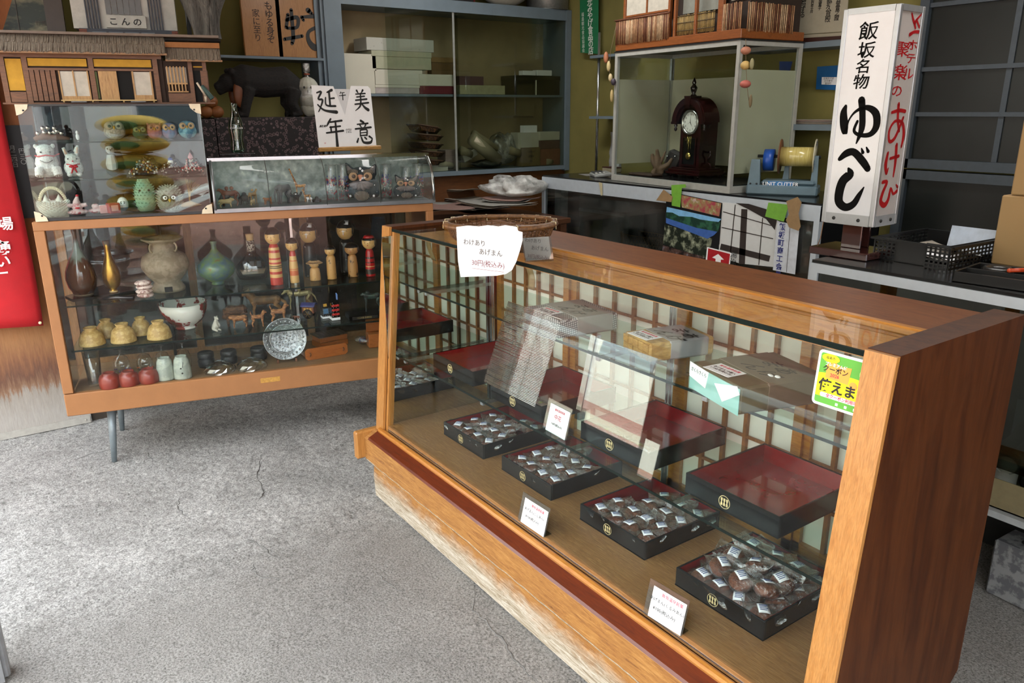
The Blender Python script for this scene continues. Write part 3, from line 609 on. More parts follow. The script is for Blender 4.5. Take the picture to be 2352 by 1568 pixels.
b = B(); b.prism([(-.095, .045), (-.01, .066), (.002, .05), (-.06, .012)], -.0022, -.001); b.prism([(-.2, .03), (-.13, .02), (-.12, .062), (-.2, .066)], -.0022, -.001); part('white_flap', b, LBL, t)
text('flap_print', 'さくらさくら', M('green_ink', '2f6a62', .6), t, (-.16, -.0026, .05), (R(90), 0, 0), .011)
b = B(); b.ell((-.03, .12, .067), (.008, .006, .003)); b.ell((-.045, .112, .0665), (.009, .005, .0025)); part('tape_mark', b, LBL, t)
# -------- price cards in clear stands
def pricecard(a_, c_, tp, z, lines, label, name='price_card', lean=14):
    q0, q1 = atz(*a_, z), atz(*c_, z); w = (q1-q0).length; P = (q0+q1)/2; rz = math.atan2(q1.y-q0.y, q1.x-q0.x); h = (topz(q1, *tp)-z)*1.03; t = thing(name, label, 'price card', (P.x, P.y, z), rz, 'price cards in clear stands'); L = R(-lean)
    mx = Matrix.Rotation(L, 4, 'X')
    b = B(); b.bbox(-w/2-.012, w/2+.004, 0, .002, 0, h+.012, .0008, mx=mx); b.prism([(0.002, 0), (.03, 0), (.03, .002), (.002, .002)], -w/2, w/2, plane='yz'); part('stand', b, GLASS('card_stand', 'e6eae8', 1.6, .05, .06), t)
    b = B(); b.box(-w/2+.004, w/2, -.0010, -.0002, .0015, h, mx=mx); c = part('card', b, LBL, t)
    for s, sz, x, zz, mt in lines: text('print', s, mt, c, tuple(mx@Vector((x, -.0014, zz*h))), (R(90)+L, 0, 0), sz)
    return t
pricecard((1194, 1197), (1248, 1234), (1262, 1180), FT, [('飯坂温泉銘菓', .0095, .012, .85, LBR), ('あげまん(こしあん)', .0105, 0, .62, LBI if False else INK), ('¥100(税込み)', .0108, -.004, .36, INK)], 'small price card near the front glass reading 100 yen, koshi bean')
pricecard((1485, 1412), (1562, 1461), (1582, 1396), FT, [('飯坂温泉銘菓', .0105, .012, .86, LBR), ('あげまん(くるみあん)', .0105, 0, .62, INK), ('¥100(税込み)', .0118, -.004, .36, INK)], 'price card standing in front of the heaped tray reading 100 yen')
pricecard((1251, 986), (1297, 1012), (1314, 951), ST-.004, [('飯坂温泉銘菓', .0078, .004, .85, LBR), ('中花', .0165, 0, .60, LBR), ('110円(税込み)', .0085, 0, .34, INK)], 'price card reading 110 yen at the edge of the lower glass shelf')
# -------- coupon sticker on the front glass
t = thing('coupon_sticker', 'green and yellow coupon sticker on the front glass by the right post', 'sticker', (0, 0, 0))
mxS = Matrix.Identity(4)
def gpt(x, y):
    n = Vector((0, -1, (1.25-1.178)/.788)).normalized(); q = atn(x, y, (0, yf(.7)+.010, .7), n); return q
A_, B2, C_, D_ = gpt(1884, 800), gpt(2034, 840), gpt(2006, 975), gpt(1851, 918)
ux = (B2-A_); W_ = ux.length; ux.normalize(); nn = Vector((0, -1, .091)).normalized(); uz = nn.cross(ux); uz.normalize(); H_ = (A_-D_).length
if uz.z < 0: uz = -uz
mS = Matrix((ux, uz, ux.cross(uz))).transposed().to_4x4(); mS.translation = A_-uz*H_*1.0; t.matrix_world = mS; H_ = H_
def rr(x0, x1, y0, y1, r, n=5):
    P = []
    for cx, cy, a0 in ((x1-r, y0+r, -90), (x1-r, y1-r, 0), (x0+r, y1-r, 90), (x0+r, y0+r, 180)):
        for i in range(n+1): a = R(a0+90*i/n); P.append((cx+r*math.cos(a), cy+r*math.sin(a)))
    return P
def flat(name, poly, z, mat, par, t=.0003): b = B(); b.prism(poly, z, z+t, plane='xy'); return part(name, b, mat, par)
flat('backing', rr(0, W_, 0, H_, .008), 0, LBL, t); e = .005
flat('green_field', rr(e, W_-e, e, H_-e, .004), .0003, M('sticker_green', '58a838', .5, var=.03), t)
q = [(e, .018), (W_-e, .018)]+[(W_-e-(W_-2*e)*i/10, H_*.50+H_*.14*math.sin(math.pi*(.25+.55*i/10))) for i in range(11)]; flat('yellow_field', q, .0006, M('sticker_yellow', 'f2ea00', .5, var=.02), t)
flat('orange_flag', [(.02, H_*.52), (W_*.52, H_*.50), (W_*.54, H_*.80), (W_*.38, H_*.78), (.02, H_*.88)], .0009, M('sticker_orange', 'f0a040', .5, var=.03), t)
flat('yellow_oval', [(W_*.2+.018*math.cos(a*.5), H_*.88+.008*math.sin(a*.5)) for a in range(13)], .0012, MATS['sticker_yellow'], t)
flat('orange_dot', [(W_*.60+.008*math.cos(a*.5), H_*.50+.008*math.sin(a*.5)) for a in range(13)], .0012, MATS['sticker_orange'], t)
flat('pale_dot', [(W_*.74+.010*math.cos(a*.5), H_*.74+.010*math.sin(a*.5)) for a in range(13)], .0009, M('sticker_pale', '9fd070', .5), t)
flat('white_strip', rr(W_*.12, W_*.86, H_*.17, H_*.25, .003), .0009, LBL, t)
for s, x, y, z, mt, bo in (('使えます', .47, .37, .0275, INK, .001), ('クーポン', .30, .68, .014, INK, .0003), ('2026', .30, .585, .010, LBR, .0002), ('全クーポン利用可能', .49, .21, .0085, LBR, .0002), ('福島市', .2, .88, .007, INK, .0001), ('プレミアム付', .30, .77, .008, LBL, .0003), ('♪', .83, .62, .012, LBL, 0)):
    text('lettering', s, mt, t, (W_*x, H_*y, .0014), (0, 0, 0), z*.92, bold=bo*.7)
for i in range(3): b = B(); b.box(W_*(.38+.14*i), W_*(.38+.14*i)+.005, .008, .013, .0006, .001); part('white_square', b, LBL, t)
# ------------------------------------------------------------------ left display case (turned a little towards the street)
CS = Fr(-3.534, .2, 75.94); RZ = CS.a
PBR = M('tan_paint', '9b6a40', .5, var=.07, vs=10, bmp=.08, bs=120)
CW, CD = 1.612, .46; Z0, Z1 = .26, 1.073
case = thing('display_case', 'tan painted glass display case on slim grey legs full of souvenirs', 'display case', CS.w(0, 0, 0), RZ)
def kp(name, b, mat, label=None, par=None): return part(name, b, mat, par or case, None, None, label)
b = B()
b.bbox(0, .038, 0, .03, Z0+.10, Z1-.036, .002); kp('front_post', b, PBR); b = B(); b.bbox(CW-.032, CW, 0, .03, Z0+.10, Z1-.036, .002); kp('front_post', b, PBR)
b = B(); b.bbox(0, CW, 0, .03, Z1-.036, Z1, .002); b.bbox(0, CW, .03, CD, Z1-.02, Z1-.002, .002); kp('top_rail', b, PBR)
b = B(); b.bbox(0, CW, 0, .03, Z0, Z0+.096, .003); kp('plinth_board', b, PBR)
b = B(); b.box(.0, .03, .03, CD, Z0, Z0+.096); b.box(CW-.03, CW, .03, CD, Z0, Z0+.096); b.box(0, .03, CD-.03, CD, Z0+.096, Z1-.02); b.box(CW-.03, CW, CD-.03, CD, Z0+.096, Z1-.02); b.box(.03, CW-.03, CD-.03, CD, Z0, Z0+.12); b.box(.03, CW-.03, CD-.03, CD, Z1-.06, Z1-.02); kp('back_frame', b, WOOD('case_inner_wood', ['6b4a2c', '8a6440', '7a5536'], (8, 8, 1), .5, .1, 4))
for x in (.52, 1.05): b = B(); b.box(x, x+.035, CD-.028, CD-.006, Z0+.12, Z1-.06); kp('back_stile', b, MATS['case_inner_wood'])
b = B(); b.box(.002, CW-.002, .03, CD-.03, Z0+.085, .3555); kp('inner_floor', b, WOOD('pale_floor_wood', ['6c5238', '8a6c4c', '7c6042'], (1, 12, 12), .55, .1, 4))
for x in (.02, 1.06): b = B(); b.box(1.00, 1.012, CD-.05, CD-.04, .36, Z1-.04) if x > 1 else b.box(.031, .034, .032, .2, .36, Z1-.04); kp('metal_strip', b, CHR)
CGL = GLASS('case_glass', 'fafcfb', .4, 0, .0, dust_veil=.008)
b = B(); b.box(.038, CW-.032, .012, .015, Z0+.098, Z1-.036); kp('front_glass', b, CGL)
b = B(); b.box(.008, .011, .03, CD-.03, Z0+.098, Z1-.02); kp('side_glass', b, CGL); b = B(); b.box(CW-.011, CW-.008, .03, CD-.03, Z0+.098, Z1-.02); kp('side_glass', b, CGL)
b = B(); b.box(.03, CW-.03, CD-.020, CD-.017, Z0+.12, Z1-.06); kp('back_glass', b, GLASS('dusty_glass', 'b8bdb8', 1.0, .0, .03, dust_veil=.05))
for z, nm in ((.715, 'glass_shelf'), (.525, 'glass_shelf')):
    b = B(); b.box(.05, CW-.02, .04, CD-.06-(.08 if z < .6 else 0), z, z+.006); kp(nm, b, GSH); b = B(); b.box(.05, CW-.02, .0385, .04, z-.0005, z+.0065); kp('shelf_edge', b, GLE)
for x in (.42, .99, 1.5): b = B(); b.cyl((x, CD-.05, .36), (x, CD-.05, Z1-.04), .007); kp('shelf_standard', b, M('dark_rod', '2c2c2a', .4))
LEG = M('leg_grey', '7f8a90', .4, .3, var=.12, bmp=.1)
for sx, sy in ((0, 0), (0, 1), (1, 0), (1, 1)):
    x = .155 if not sx else CW-.155; y = .10 if not sy else CD-.04; dx = -.02 if not sx else .02; dy = -.03 if not sy else .03
    b = B(); b.cyl((x, y, Z0), (x+dx, y+dy, .0), .020, .011, 14); kp('leg', b, LEG)
b = B(); b.box(.78, .865, -.0006, 0, Z0+.045, Z0+.067); kp('tape_patch', b, M('aged_tape', 'b98a3e', .5, var=.25, vs=90))
S1, S2, S3 = .7215, .5315, .356
LZC = [0]
def lat(name, label, cat, px, py, z, ty, wpx, prof, mat, group=None, tx=None, n=28, sx=1, sy=1, rot=0, rb=.5, nm=None):
    """turned thing: prof in units (r of half width, z of height)"""
    P, h, wd = spec(px, py, z, ty, wpx, tx, rb); t = thing(name, label, cat, P, rot or facing(P), group)
    b = B(); b.lathe([(max(.0004, r*wd/2), zz*h) for r, zz in prof], n, sx=sx, sy=sy); part(nm or 'body', b, mat, t); return t, h, wd
# --- top shelf
GLZ = BANDS('x', [(0, '000000')]) if False else None
def flaskmat():
    m, nt, b = newmat('brown_glaze'); v = coords(nt); sx = nt.nodes.new('ShaderNodeSeparateXYZ'); nt.links.new(v, sx.inputs[0])
    a = nt.nodes.new('ShaderNodeMath'); a.operation = 'MULTIPLY_ADD'; a.inputs[1].default_value = .13; nt.links.new(nz(nt, coords(nt, (1, 1, .35)), 22, 3, .6), a.inputs[0]); nt.links.new(sx.outputs[2], a.inputs[2])
    nt.links.new(ramp(nt, a.outputs[0], [(.01, 'a08a6a'), (.06, '45260f'), (.205, '5a3218'), (.225, '8b9a8c'), (.275, '9fb0a8'), (.30, '6a4428')]), b.inputs['Base Color']); setin(b, Roughness=.12, Coat_Weight=.6); return m
BLKB = M('black_board', '141416', .25, var=.2, coat=.3)
b = B(); q = [atz(*p, S1+.004) for p in ((150, 684), (238, 658), (318, 664), (322, 670), (168, 692))]; l = [(p.x-q[0].x, p.y-q[0].y) for p in q]; b.prism(l, 0, .012, plane='xy'); b2 = single('black_tray', b, BLKB, 'flat black lacquer board under the brown flask and gold vase', 'tray', (q[0].x, q[0].y, S1+.0005))
b = B(); b.tube([(.19, .1, .02), (.25, .16, .03), (.30, .22, .032)], [.008, .007, .009], 8); part('handle', b, BLKB, b2)
BZ = S1+.0135
t, h, wd = lat('flask_vase', 'brown glazed flask with pale blue drip, at the left end of the case', 'vase', 194, 681, BZ, 522, 66, [(.60, 0), (.64, .01), (.9, .12), (1, .24), (.93, .36), (.62, .52), (.26, .66), (.17, .76), (.15, .9), (.2, .99), (.14, 1)], flaskmat(), tx=178)
b = B(); b.lathe([(.62*wd/2, 0), (.66*wd/2, .006), (.64*wd/2, .012)], 28, cap=False); part('foot', b, M('raw_clay', 'b39b7a', .8), t)
GLD = M('brushed_gold', 'a5803a', .3, .95, var=.2, vs=50)
t, h, wd = lat('bud_vase', 'slim gold bud vase beside the brown flask', 'vase', 262, 674, BZ, 552, 39, [(.4, 0), (.4, .04), (.3, .05), (.8, .13), (1, .26), (.95, .4), (.62, .58), (.36, .72), (.3, .85), (.42, 1), (.36, 1)], GLD, tx=244)
b = B(); b.lathe([(.46*wd/2, 0), (.46*wd/2, .006), (.3*wd/2, .008)], 20); part('base', b, M('tan_base', 'c3a878', .6), t)
P = atz(270, 640, S1+.001); P = CS.w(*[CS.l(P).x, .33]); 
t = thing('footed_dish', 'round silver dish on a clear stem behind the gold vase', 'dish', (P.x, P.y, S1+.0005), 0)
b = B(); b.lathe([(.035, .118), (.075, .122), (.088, .128), (.09, .131), (.086, .131), (.07, .125), (.0, .122)], 32); part('dish', b, M('polished_silver', 'b9bcc0', .12, .95), t)
b = B(); b.lathe([(.045, 0), (.045, .004), (.012, .01), (.01, .06), (.03, .118)], 24); part('stem', b, GLASS('clear_glassware', 'f6f9f9', 1.5, .02, .05), t)
GW = MATS['clear_glassware']
t, h, wd = lat('stoneware_jar', 'grey beige stoneware jar with flared rim and ring lugs', 'jar', 389, 676, S1+.0005, 545, 105, [(.70, 0), (.72, .05), (.60, .13), (.52, .17), (.80, .3), (.98, .44), (1, .52), (.9, .66), (.62, .73), (.55, .77), (.54, .9), (.7, .94), (.86, .975), (.84, 1), (.55, .96), (.5, .85)], SPOTS('stoneware', '7d715c', '8f8470', 30, .5, .75, bmp=.15), tx=372)
b = B(); b.box(wd*.30, wd*.365, -.016, .016, h*.02, h*.11); part('foot_opening', b, M('dark_hole', '1b1815', .9), t)
for s in (-1, 1):
    b = B()
    a0 = s*.9+(.0); cx, cy = wd*.29*math.cos(a0), wd*.29*math.sin(a0); b.tube([(cx+.012*math.cos(k)*math.cos(a0), cy+.012*math.cos(k)*math.sin(a0), h*.83+.018*math.sin(k)) for k in [i*.7 for i in range(9)]], .004, 6, True); part('lug', b, M('stoneware_pale', '9c9078', .75), t)
P, h, wd = spec(334, 689, S1, 642, 46); t = thing('pebble_ornament', 'small pink and white pebble ornament beside the stoneware jar', 'ornament', (P.x, P.y, S1+.0005))
for i in range(4): b = B(); b.ell((.004*(i % 2)-.004, .004*((i+1) % 2), h*(.16+.22*i)), (wd*(.5-.05*i), wd*.4, h*.15)); part('pebble', b, SPOTS('pink_pebble', 'd8c6be', '8f6b66', 60, .52, .4), t)
t, h, wd = lat('glazed_bottle', 'squat green and turquoise glazed bottle with thin neck', 'vase', 502, 661, S1+.0005, 553, 86, [(.3, 0), (.34, .03), (.3, .06), (.55, .12), (.9, .24), (1, .35), (.94, .48), (.6, .62), (.26, .74), (.14, .82), (.13, .92), (.2, .98), (.19, 1), (.1, .98)], SPOTS('green_raku', '4d6670', '5f7a4a', 22, .5, .25, c3='7a4a3a', soft=.12), tx=493)
# bottle with a ship inside
P, h, wd = spec(584, 648, S1, 537, 78, 576); t = thing('ship_bottle', 'round glass bottle with a little white ship inside and a cork', 'bottle', (P.x, P.y, S1+.0005), facing(P))
BTG = GLASS('smoky_bottle', 'b9b2ae', 1.6, .02, .05)
b = B(); b.lathe([(.32*wd, 0), (.42*wd, .02*h), (.5*wd, .17*h), (.48*wd, .3*h), (.3*wd, .46*h), (.15*wd, .56*h), (.12*wd, .7*h)], 26, sx=.55); part('bottle', b, BTG, t)
b = B(); b.lathe([(.12*wd, .62*h), (.115*wd, .86*h)], 16); part('cord_wrap', b, SPOTS('cord', '3a2f2b', 'b8b0a4', 160, .5, .8), t)
b = B(); b.lathe([(.10*wd, .86*h), (.115*wd, 1*h)], 16); part('cork', b, M('cork', 'c9a878', .8), t)
b = B(); b.prism([(-.3*wd, .12*h), (.3*wd, .12*h), (.36*wd, .22*h), (-.36*wd, .22*h)], -.012, .012, plane='yz'); part('hull', b, M('ship_cream', 'd9d3b4', .5), t)
b = B()
for i in range(3): x = (-.2+.2*i)*wd; b.cyl((0, x, .2*h), (0, x, .42*h), .0012, n=6)
part('mast', b, MATS['cork'], t)
for i in range(3): x = (-.2+.2*i)*wd; b = B(); b.sheet(lambda u, v: (.004+.006*math.sin(v*3.14), x-.012+.02*u, h*(.26+.14*v)), 3, 4, .0006); part('sail', b, M('sail_blue', 'a9bccb', .6), t)
# --- kokeshi dolls
SKN = M('kokeshi_wood', 'cda467', .38, var=.06, vs=12, coat=.3); BH = M('painted_black', '14110f', .3, coat=.3, var=.1)
def ring(b, cx, cy, cz, a0, a1, r, k=7, th=.0006): b.tube([(cx, cy+r*math.cos(a0+(a1-a0)*i/k), cz+r*math.sin(a0+(a1-a0)*i/k)) for i in range(k+1)], th, 5)
def kokeshi(px, py, ty, hw, bw, hf, bmat, label, tx=None, hair='fringe', top=.86, waist=1.0, skin=None, cross=False):
    P, h, wd = spec(px, py, S1, ty, hw, tx, .4); s = wd/2; bb_ = s*bw/hw; t = thing('kokeshi_doll', label, 'doll', (P.x, P.y, S1+.0005), facing(P, R(-14)), 'kokeshi dolls on the top shelf of the case'); sk = skin or SKN
    hz = h*(1-hf/2); hr = h*hf/2
    b = B(); zt = h*(1-hf)+.002; b.lathe([(bb_, 0), (bb_*1.02, .004), (bb_*waist, zt*.5), (bb_*top, zt*.9), (bb_*top*.7, zt), (bb_*.4, zt+.003)], 24); o = part('body', b, bmat, t)
    b = B(); b.ell((0, 0, hz), (s, s, hr), 22, 14); part('head', b, sk, t)
    b = B(); k = 1.012
    def cap(u, v):
        th = u*2*math.pi; lim = (.30 if hair == 'fringe' else .18)+.55*max(0, -math.cos(th))*(hair != 'bald'); ph = math.pi/2*(1-v)+(-.05+lim*-1.0+.62)*v
        return (s*k*math.cos(ph)*math.cos(th), s*k*math.cos(ph)*math.sin(th), hz+hr*k*math.sin(ph))
    b.sheet(cap, 24, 7); part('hair', b, BH, t)
    b = B()
    for sg in (-1, 1): b.ell((s*.30, sg*s*.93, hz-hr*.02), (s*.16, s*.09, hr*.42), 8, 6)
    part('side_lock', b, BH, t)
    b = B(); 
    for sg in (-1, 1): ring(b, s*.93, sg*s*.30, hz-hr*.06, math.pi, 0, s*.13, 6, max(.0005, s*.022)); ring(b, s*.90, sg*s*.33, hz+hr*.12, math.pi*.9, .3, s*.16, 6, max(.0004, s*.016))
    b.tube([(s*.99, 0, hz+hr*.02), (s*1.01, .0, hz-hr*.14), (s*.985, s*.05, hz-hr*.16)], max(.0004, s*.018), 5); part('face', b, BH, t)
    b = B(); b.ell((s*.945, 0, hz-hr*.36), (s*.04, s*.09, hr*.05), 8, 5); part('mouth', b, LBR, t)
    return t, P, h, s, bb_, hz, hr
def stripes(name, h, seq, base='c9a05f'):
    return BANDS(name, [(min(.999, z/h), c) for z, c in seq], 'Z', .35, .3, h)
RD = 'b23a30'; NT = 'cfa66a'; DK = '2a2420'
k1 = stripes('kokeshi_red_rings', 1, [(0, RD), (.02, RD), (.035, NT), (.05, RD), (.062, NT), (.078, DK), (.081, NT), (.085, DK), (.088, NT), (.095, RD), (.103, NT), (.116, RD), (.124, NT), (.133, DK), (.136, NT), (.145, RD), (.158, NT), (.168, RD), (.2, RD)])
t, P, h, s, *_ = kokeshi(637, 656, 522, 36, 28, .30, k1, 'tallest striped kokeshi doll with red rings, left of the others', 623, top=.85)
k2 = stripes('kokeshi_orange_rings', 1, [(0, NT), (.035, 'c2653a'), (.055, NT), (.062, 'c2653a'), (.066, NT), (.10, 'c2653a'), (.105, NT), (.125, RD), (.16, RD)])
kokeshi(678, 651, 546, 29, 20, .30, k2, 'slender kokeshi doll with orange rings and a round head', 668, top=.72)
BKB = SPOTS('black_white_splash', '131211', '131211', 40, .60, .35, c3='d8d4cc', soft=.03)
t, P, h, s, bb_, hz, hr = kokeshi(716, 637, 511, 40, 30, .38, BKB, 'large-headed kokeshi in black with white cross on the face, behind the straw hat doll', 709, top=.95)
def cross(t, s, hz, hr):
    b = B(); b.box(s*.97, s*1.02, -s*.03, s*.03, hz-hr*.4, hz+hr*.1); b.box(s*.93, s*.99, -s*.18, s*.18, hz-hr*.08, hz-hr*.02)
    for i in range(4): b.tube([(s*.75, s*(.15+.13*i), hz+hr*.62), (s*(.25), s*(.1+.13*i), hz+hr*.97)], s*.06, 5)
    part('white_brushwork', b, LBL, t)
cross(t, s, hz, hr)
t, P, h, s, bb_, hz, hr = kokeshi(799, 627, 505, 39, 30, .38, BKB, 'large-headed kokeshi in black at the back, behind the striped red one', 797, top=.95); cross(t, s, hz, hr)
EMB = SPOTS('bamboo_print', 'bb9057', '2b211a', 28, .62, .4, soft=.03)
t, P, h, s, bb_, hz, hr = kokeshi(725, 645, 594, 24, 24, .44, SPOTS('pencil_script', 'b98f58', '6b5030', 90, .66, .5), 'short kokeshi doll wearing a wide straw hat', 722, top=.9)
b = B(); b.lathe([(s*1.55, 0), (s*1.6, -.002), (s*.9, hr*.45), (s*.2, hr*.75), (.0005, hr*.8)], 26, (0, 0, hz+hr*.15)); part('straw_hat', b, SPOTS('straw', 'b98d5a', 'd2ab76', 200, .5, .7), t)
kokeshi(763, 642, 563, 25, 21, .31, EMB, 'small kokeshi doll with brown leaf print between the big-headed pair', 757, top=.95)
kokeshi(812, 637, 557, 33, 23, .36, SPOTS('dark_wood_print', 'a57a49', '33261b', 34, .60, .4, soft=.03), 'brown wood kokeshi doll in front of the rear big-headed one', 808, top=.85, skin=M('kokeshi_wood_brown', 'ac8152', .4, var=.06))
k3 = stripes('kokeshi_red_black', 1, [(0, 'a01818'), (.008, DK), (.035, 'a01818'), (.045, NT), (.048, 'a01818'), (.065, DK), (.070, 'a01818'), (.085, DK), (.09, 'a01818'), (.1, 'a01818')])
t, P, h, s, bb_, hz, hr = kokeshi(852, 636, 538, 32, 22, .36, k3, 'red and black kokeshi doll at the right end with a red cap', 845, top=.8)
b = B(); b.lathe([(s*.86, hr*.55), (s*.62, hr*.84), (.001, hr*1.04)], 22, (0, 0, hz)); part('red_cap', b, M('cap_red', 'a01d1d', .3, coat=.3), t)
# --- middle shelf
def cup(px, py, ty, wp, label):
    t, h, wd = lat('tea_bowl', label, 'tea bowl', px, py, S2+.0005, ty, wp, [(1, 0), (1, .04), (.95, .3), (.82, .6), (.60, .78), (.46, .82), (.44, .86), (.52, .97), (.50, 1), (.42, .99), (.40, .93)], SPOTS('wax_yellow', 'ab8a4f', 'c2a468', 60, .5, .45, bmp=.6), 'upturned yellow tea bowls')
for a in ((214, 797, 751, 57, 'yellow carved tea bowl upside down, front row left'), (248, 778, 733, 46, 'yellow tea bowl upside down, back row left'), (286, 790, 742, 56, 'yellow tea bowl upside down, middle of the front row'),
          (327, 772, 728, 44, 'yellow tea bowl upside down, back row right'), (368, 782, 736, 54, 'yellow tea bowl upside down, next to the flowered bowl')): cup(*a)
t, h, wd = lat('flowered_bowl', 'large white bowl painted with dark red flowers and green leaves', 'bowl', 429, 765, S2+.0005, 694, 108, [(.44, 0), (.46, .06), (.42, .1), (.62, .22), (.82, .42), (.93, .65), (1, 1), (.97, 1), (.88, .62), (.7, .35), (.4, .2), (0.01, .17)],
    SPOTS('flower_glaze', 'd9d8d0', '8a1f1c', 14, .52, .2, c3='2f4a34', soft=.02))
# animals
def legs(b, H, L, r, W, fx=.36, hx=-.40, top=.78):
    for s in (-1, 1):
        y = s*W; b.tube([(L*fx, y, H*top), (L*(fx-.03), y, H*.5), (L*(fx+.01), y, H*.27), (L*fx, y, .03*H), (L*(fx+.05), y, .02*H)], [r*1.7, r*1.25, r*.95, r*.85, r*.9], 8)
        b.tube([(L*hx, y, H*top), (L*(hx+.10), y, H*.52), (L*(hx-.05), y, H*.27), (L*(hx-.0), y, .03*H), (L*(hx+.05), y, .02*H)], [r*2.1, r*1.6, r*.95, r*.85, r*.9], 8)
def quad(name, label, cat, px, py, z, ty, wpx, mat, kind, flip=1, group=None, tx=None, ang=0, LH=None):
    """side-on animal: wpx its visible length, head towards local +x; flip=-1 looks left in the picture"""
    P, h, wd = spec(px, py, z, ty, wpx, tx, .15); rz = facing(P)+R(90)*(1 if flip > 0 else -1)+ang
    t = thing(name, label, cat, (P.x, P.y, z+.0005), rz, group); b = B(); K = kind; tot = h
    H = tot*K.get('back', .72); L = (LH or wd)*K.get('len', .78); W = L*K.get('wid', .13); r = L*K.get('leg', .05)
    legs(b, H, L, r, W, top=K.get('top', .75))
    bt = K.get('body', .2)*L; b.tube([(-L*.46, 0, H*.82), (-L*.36, 0, H*.84), (-L*.1, 0, H*.80), (L*.18, 0, H*.80), (L*.36, 0, H*.84), (L*.45, 0, H*.86)], [bt*.55, bt*.95, bt*K.get('belly', .95), bt*1.05, bt*1.0, bt*.6], 12, sq=.8)
    hx, hz, hr = L*K.get('hx', .62), tot*K.get('hz', .9), L*K.get('hr', .10)
    b.tube([(L*.34, 0, H*.88), (L*.34+(hx-L*.34)*.5, 0, (H*.88+hz)*.5+L*K.get('arch', .02)), (hx, 0, hz)], [bt*.75, bt*K.get('neck', .55), hr*.9], 10)
    b.ell((hx, 0, hz), (hr*1.1, hr*.85, hr*.95)); mu = K.get('muz', 1.5); dn = K.get('down', .5)
    b.tube([(hx, 0, hz), (hx+hr*mu, 0, hz-hr*dn)], [hr*.75, hr*K.get('muzr', .42)], 8)
    e = K.get('ear', .5)
    for s in (-1, 1): b.tube([(hx-hr*.2, s*hr*.55, hz+hr*.5), (hx-hr*.3, s*hr*.75, hz+hr*(.9+e))], [hr*.30, hr*.08], 6)
    tl = K.get('tail', 'down')
    tp = {'down': [(-L*.46, 0, H*.9), (-L*.56, 0, H*.75), (-L*.58, 0, H*.4)], 'up': [(-L*.44, 0, H*.95), (-L*.52, 0, H*1.15), (-L*.47, 0, H*1.28)], 'stub': [(-L*.46, 0, H*.9), (-L*.5, 0, H*.85)], 'bushy': [(-L*.44, 0, H*.85), (-L*.6, 0, H*.6), (-L*.68, 0, H*.3)]}[tl]
    b.tube(tp, [r*.9, r*(1.3 if tl == 'bushy' else .7), r*.4][:len(tp)], 6)
    for c, rr_ in K.get('extra', []): b.ell((c[0]*L, c[1]*L, c[2]*tot), (rr_[0]*L, rr_[1]*L, rr_[2]*L))
    for pts, rs in K.get('tubes', []): b.tube([(p[0]*L, p[1]*L, p[2]*tot) for p in pts], [q*L for q in rs], 6)
    rpart('body', b, max(.0011, L/60), mat, t, 3)
    b = B()
    for s in (-1, 1): b.ell((hx+hr*.45, s*hr*.62, hz+hr*.2), hr*.14, 6, 4)
    part('eye', b, BH, t); return t, L, H, tot
FUR = SPOTS('carved_brown_fur', '7a4e30', 'a87448', 60, .5, .7, bmp=.6, stretch=(1, 1, 3)); SHEP = SPOTS('shepherd_fur', '9a7046', '332a22', 12, .5, .6, soft=.15)
dog = dict(back=.74, len=.78, body=.19, leg=.06, wid=.10, hx=.50, hz=.86, hr=.15, muz=1.5, down=.35, ear=.5, tail='up', neck=.8)
quad('shepherd_dog', 'black and tan shepherd dog figurine with open mouth facing left', 'figurine', 612, 722, S2, 662, 84, SHEP, dict(dog, back=.66, tail='bushy', len=.86, body=.17, leg=.045, hx=.5, hz=.84, hr=.12, tubes=[([(.62, 0, .78), (.70, 0, .74)], [.03, .015])]), -1, 'animal figurines on the middle shelf')
quad('bison_figurine', 'dark shaggy brown bear-like figurine behind the small dogs', 'figurine', 545, 748, S2, 699, 56, SPOTS('dark_fur', '3f2a1c', '5a3c26', 60, .5, .8, bmp=.7, stretch=(1, 1, 3)), dict(back=.85, len=.9, body=.30, leg=.07, hx=.45, hz=.45, hr=.14, muz=1, down=.5, ear=.1, tail='stub'), -1, 'animal figurines on the middle shelf')
quad('puppy_figurine', 'small carved brown dog with drooping ears, leftmost of the dogs', 'figurine', 552, 752, S2, 719, 44, FUR, dict(dog, back=.8, body=.22, hx=.5, hz=.72, hr=.17, muz=.9, tail='stub', ear=-.6), -1, 'animal figurines on the middle shelf')
quad('terrier_figurine', 'small carved terrier facing right with tail curled', 'figurine', 594, 751, S2, 712, 37, FUR, dict(dog, hr=.14, body=.17), 1, 'animal figurines on the middle shelf')
quad('terrier_figurine', 'larger carved terrier facing right in front of the brass horse', 'figurine', 642, 745, S2, 695, 44, FUR, dict(dog, hr=.13, body=.17), 1, 'animal figurines on the middle shelf')
BRS = M('aged_brass', 'b5a87c', .4, .5, var=.25, vs=60)
quad('brass_horse', 'pale brass horse figurine with saddle facing left', 'figurine', 690, 711, S2, 656, 72, BRS, dict(back=.82, len=.8, body=.135, leg=.032, wid=.075, hx=.50, hz=.80, hr=.085, muz=2.0, down=1.6, ear=.4, tail='bushy', neck=.85, arch=.08, extra=[((0, 0, .88), (.12, .10, .06)), ((0, 0, .72), (.09, .125, .10))]), -1, 'animal figurines on the middle shelf')
P, h, wd = spec(499, 763, S2, 726, 22); t = thing('meerkat_figurine', 'small white sitting meerkat figurine beside the flowered bowl', 'figurine', (P.x, P.y, S2+.0005), facing(P, R(40)), 'animal figurines on the middle shelf')
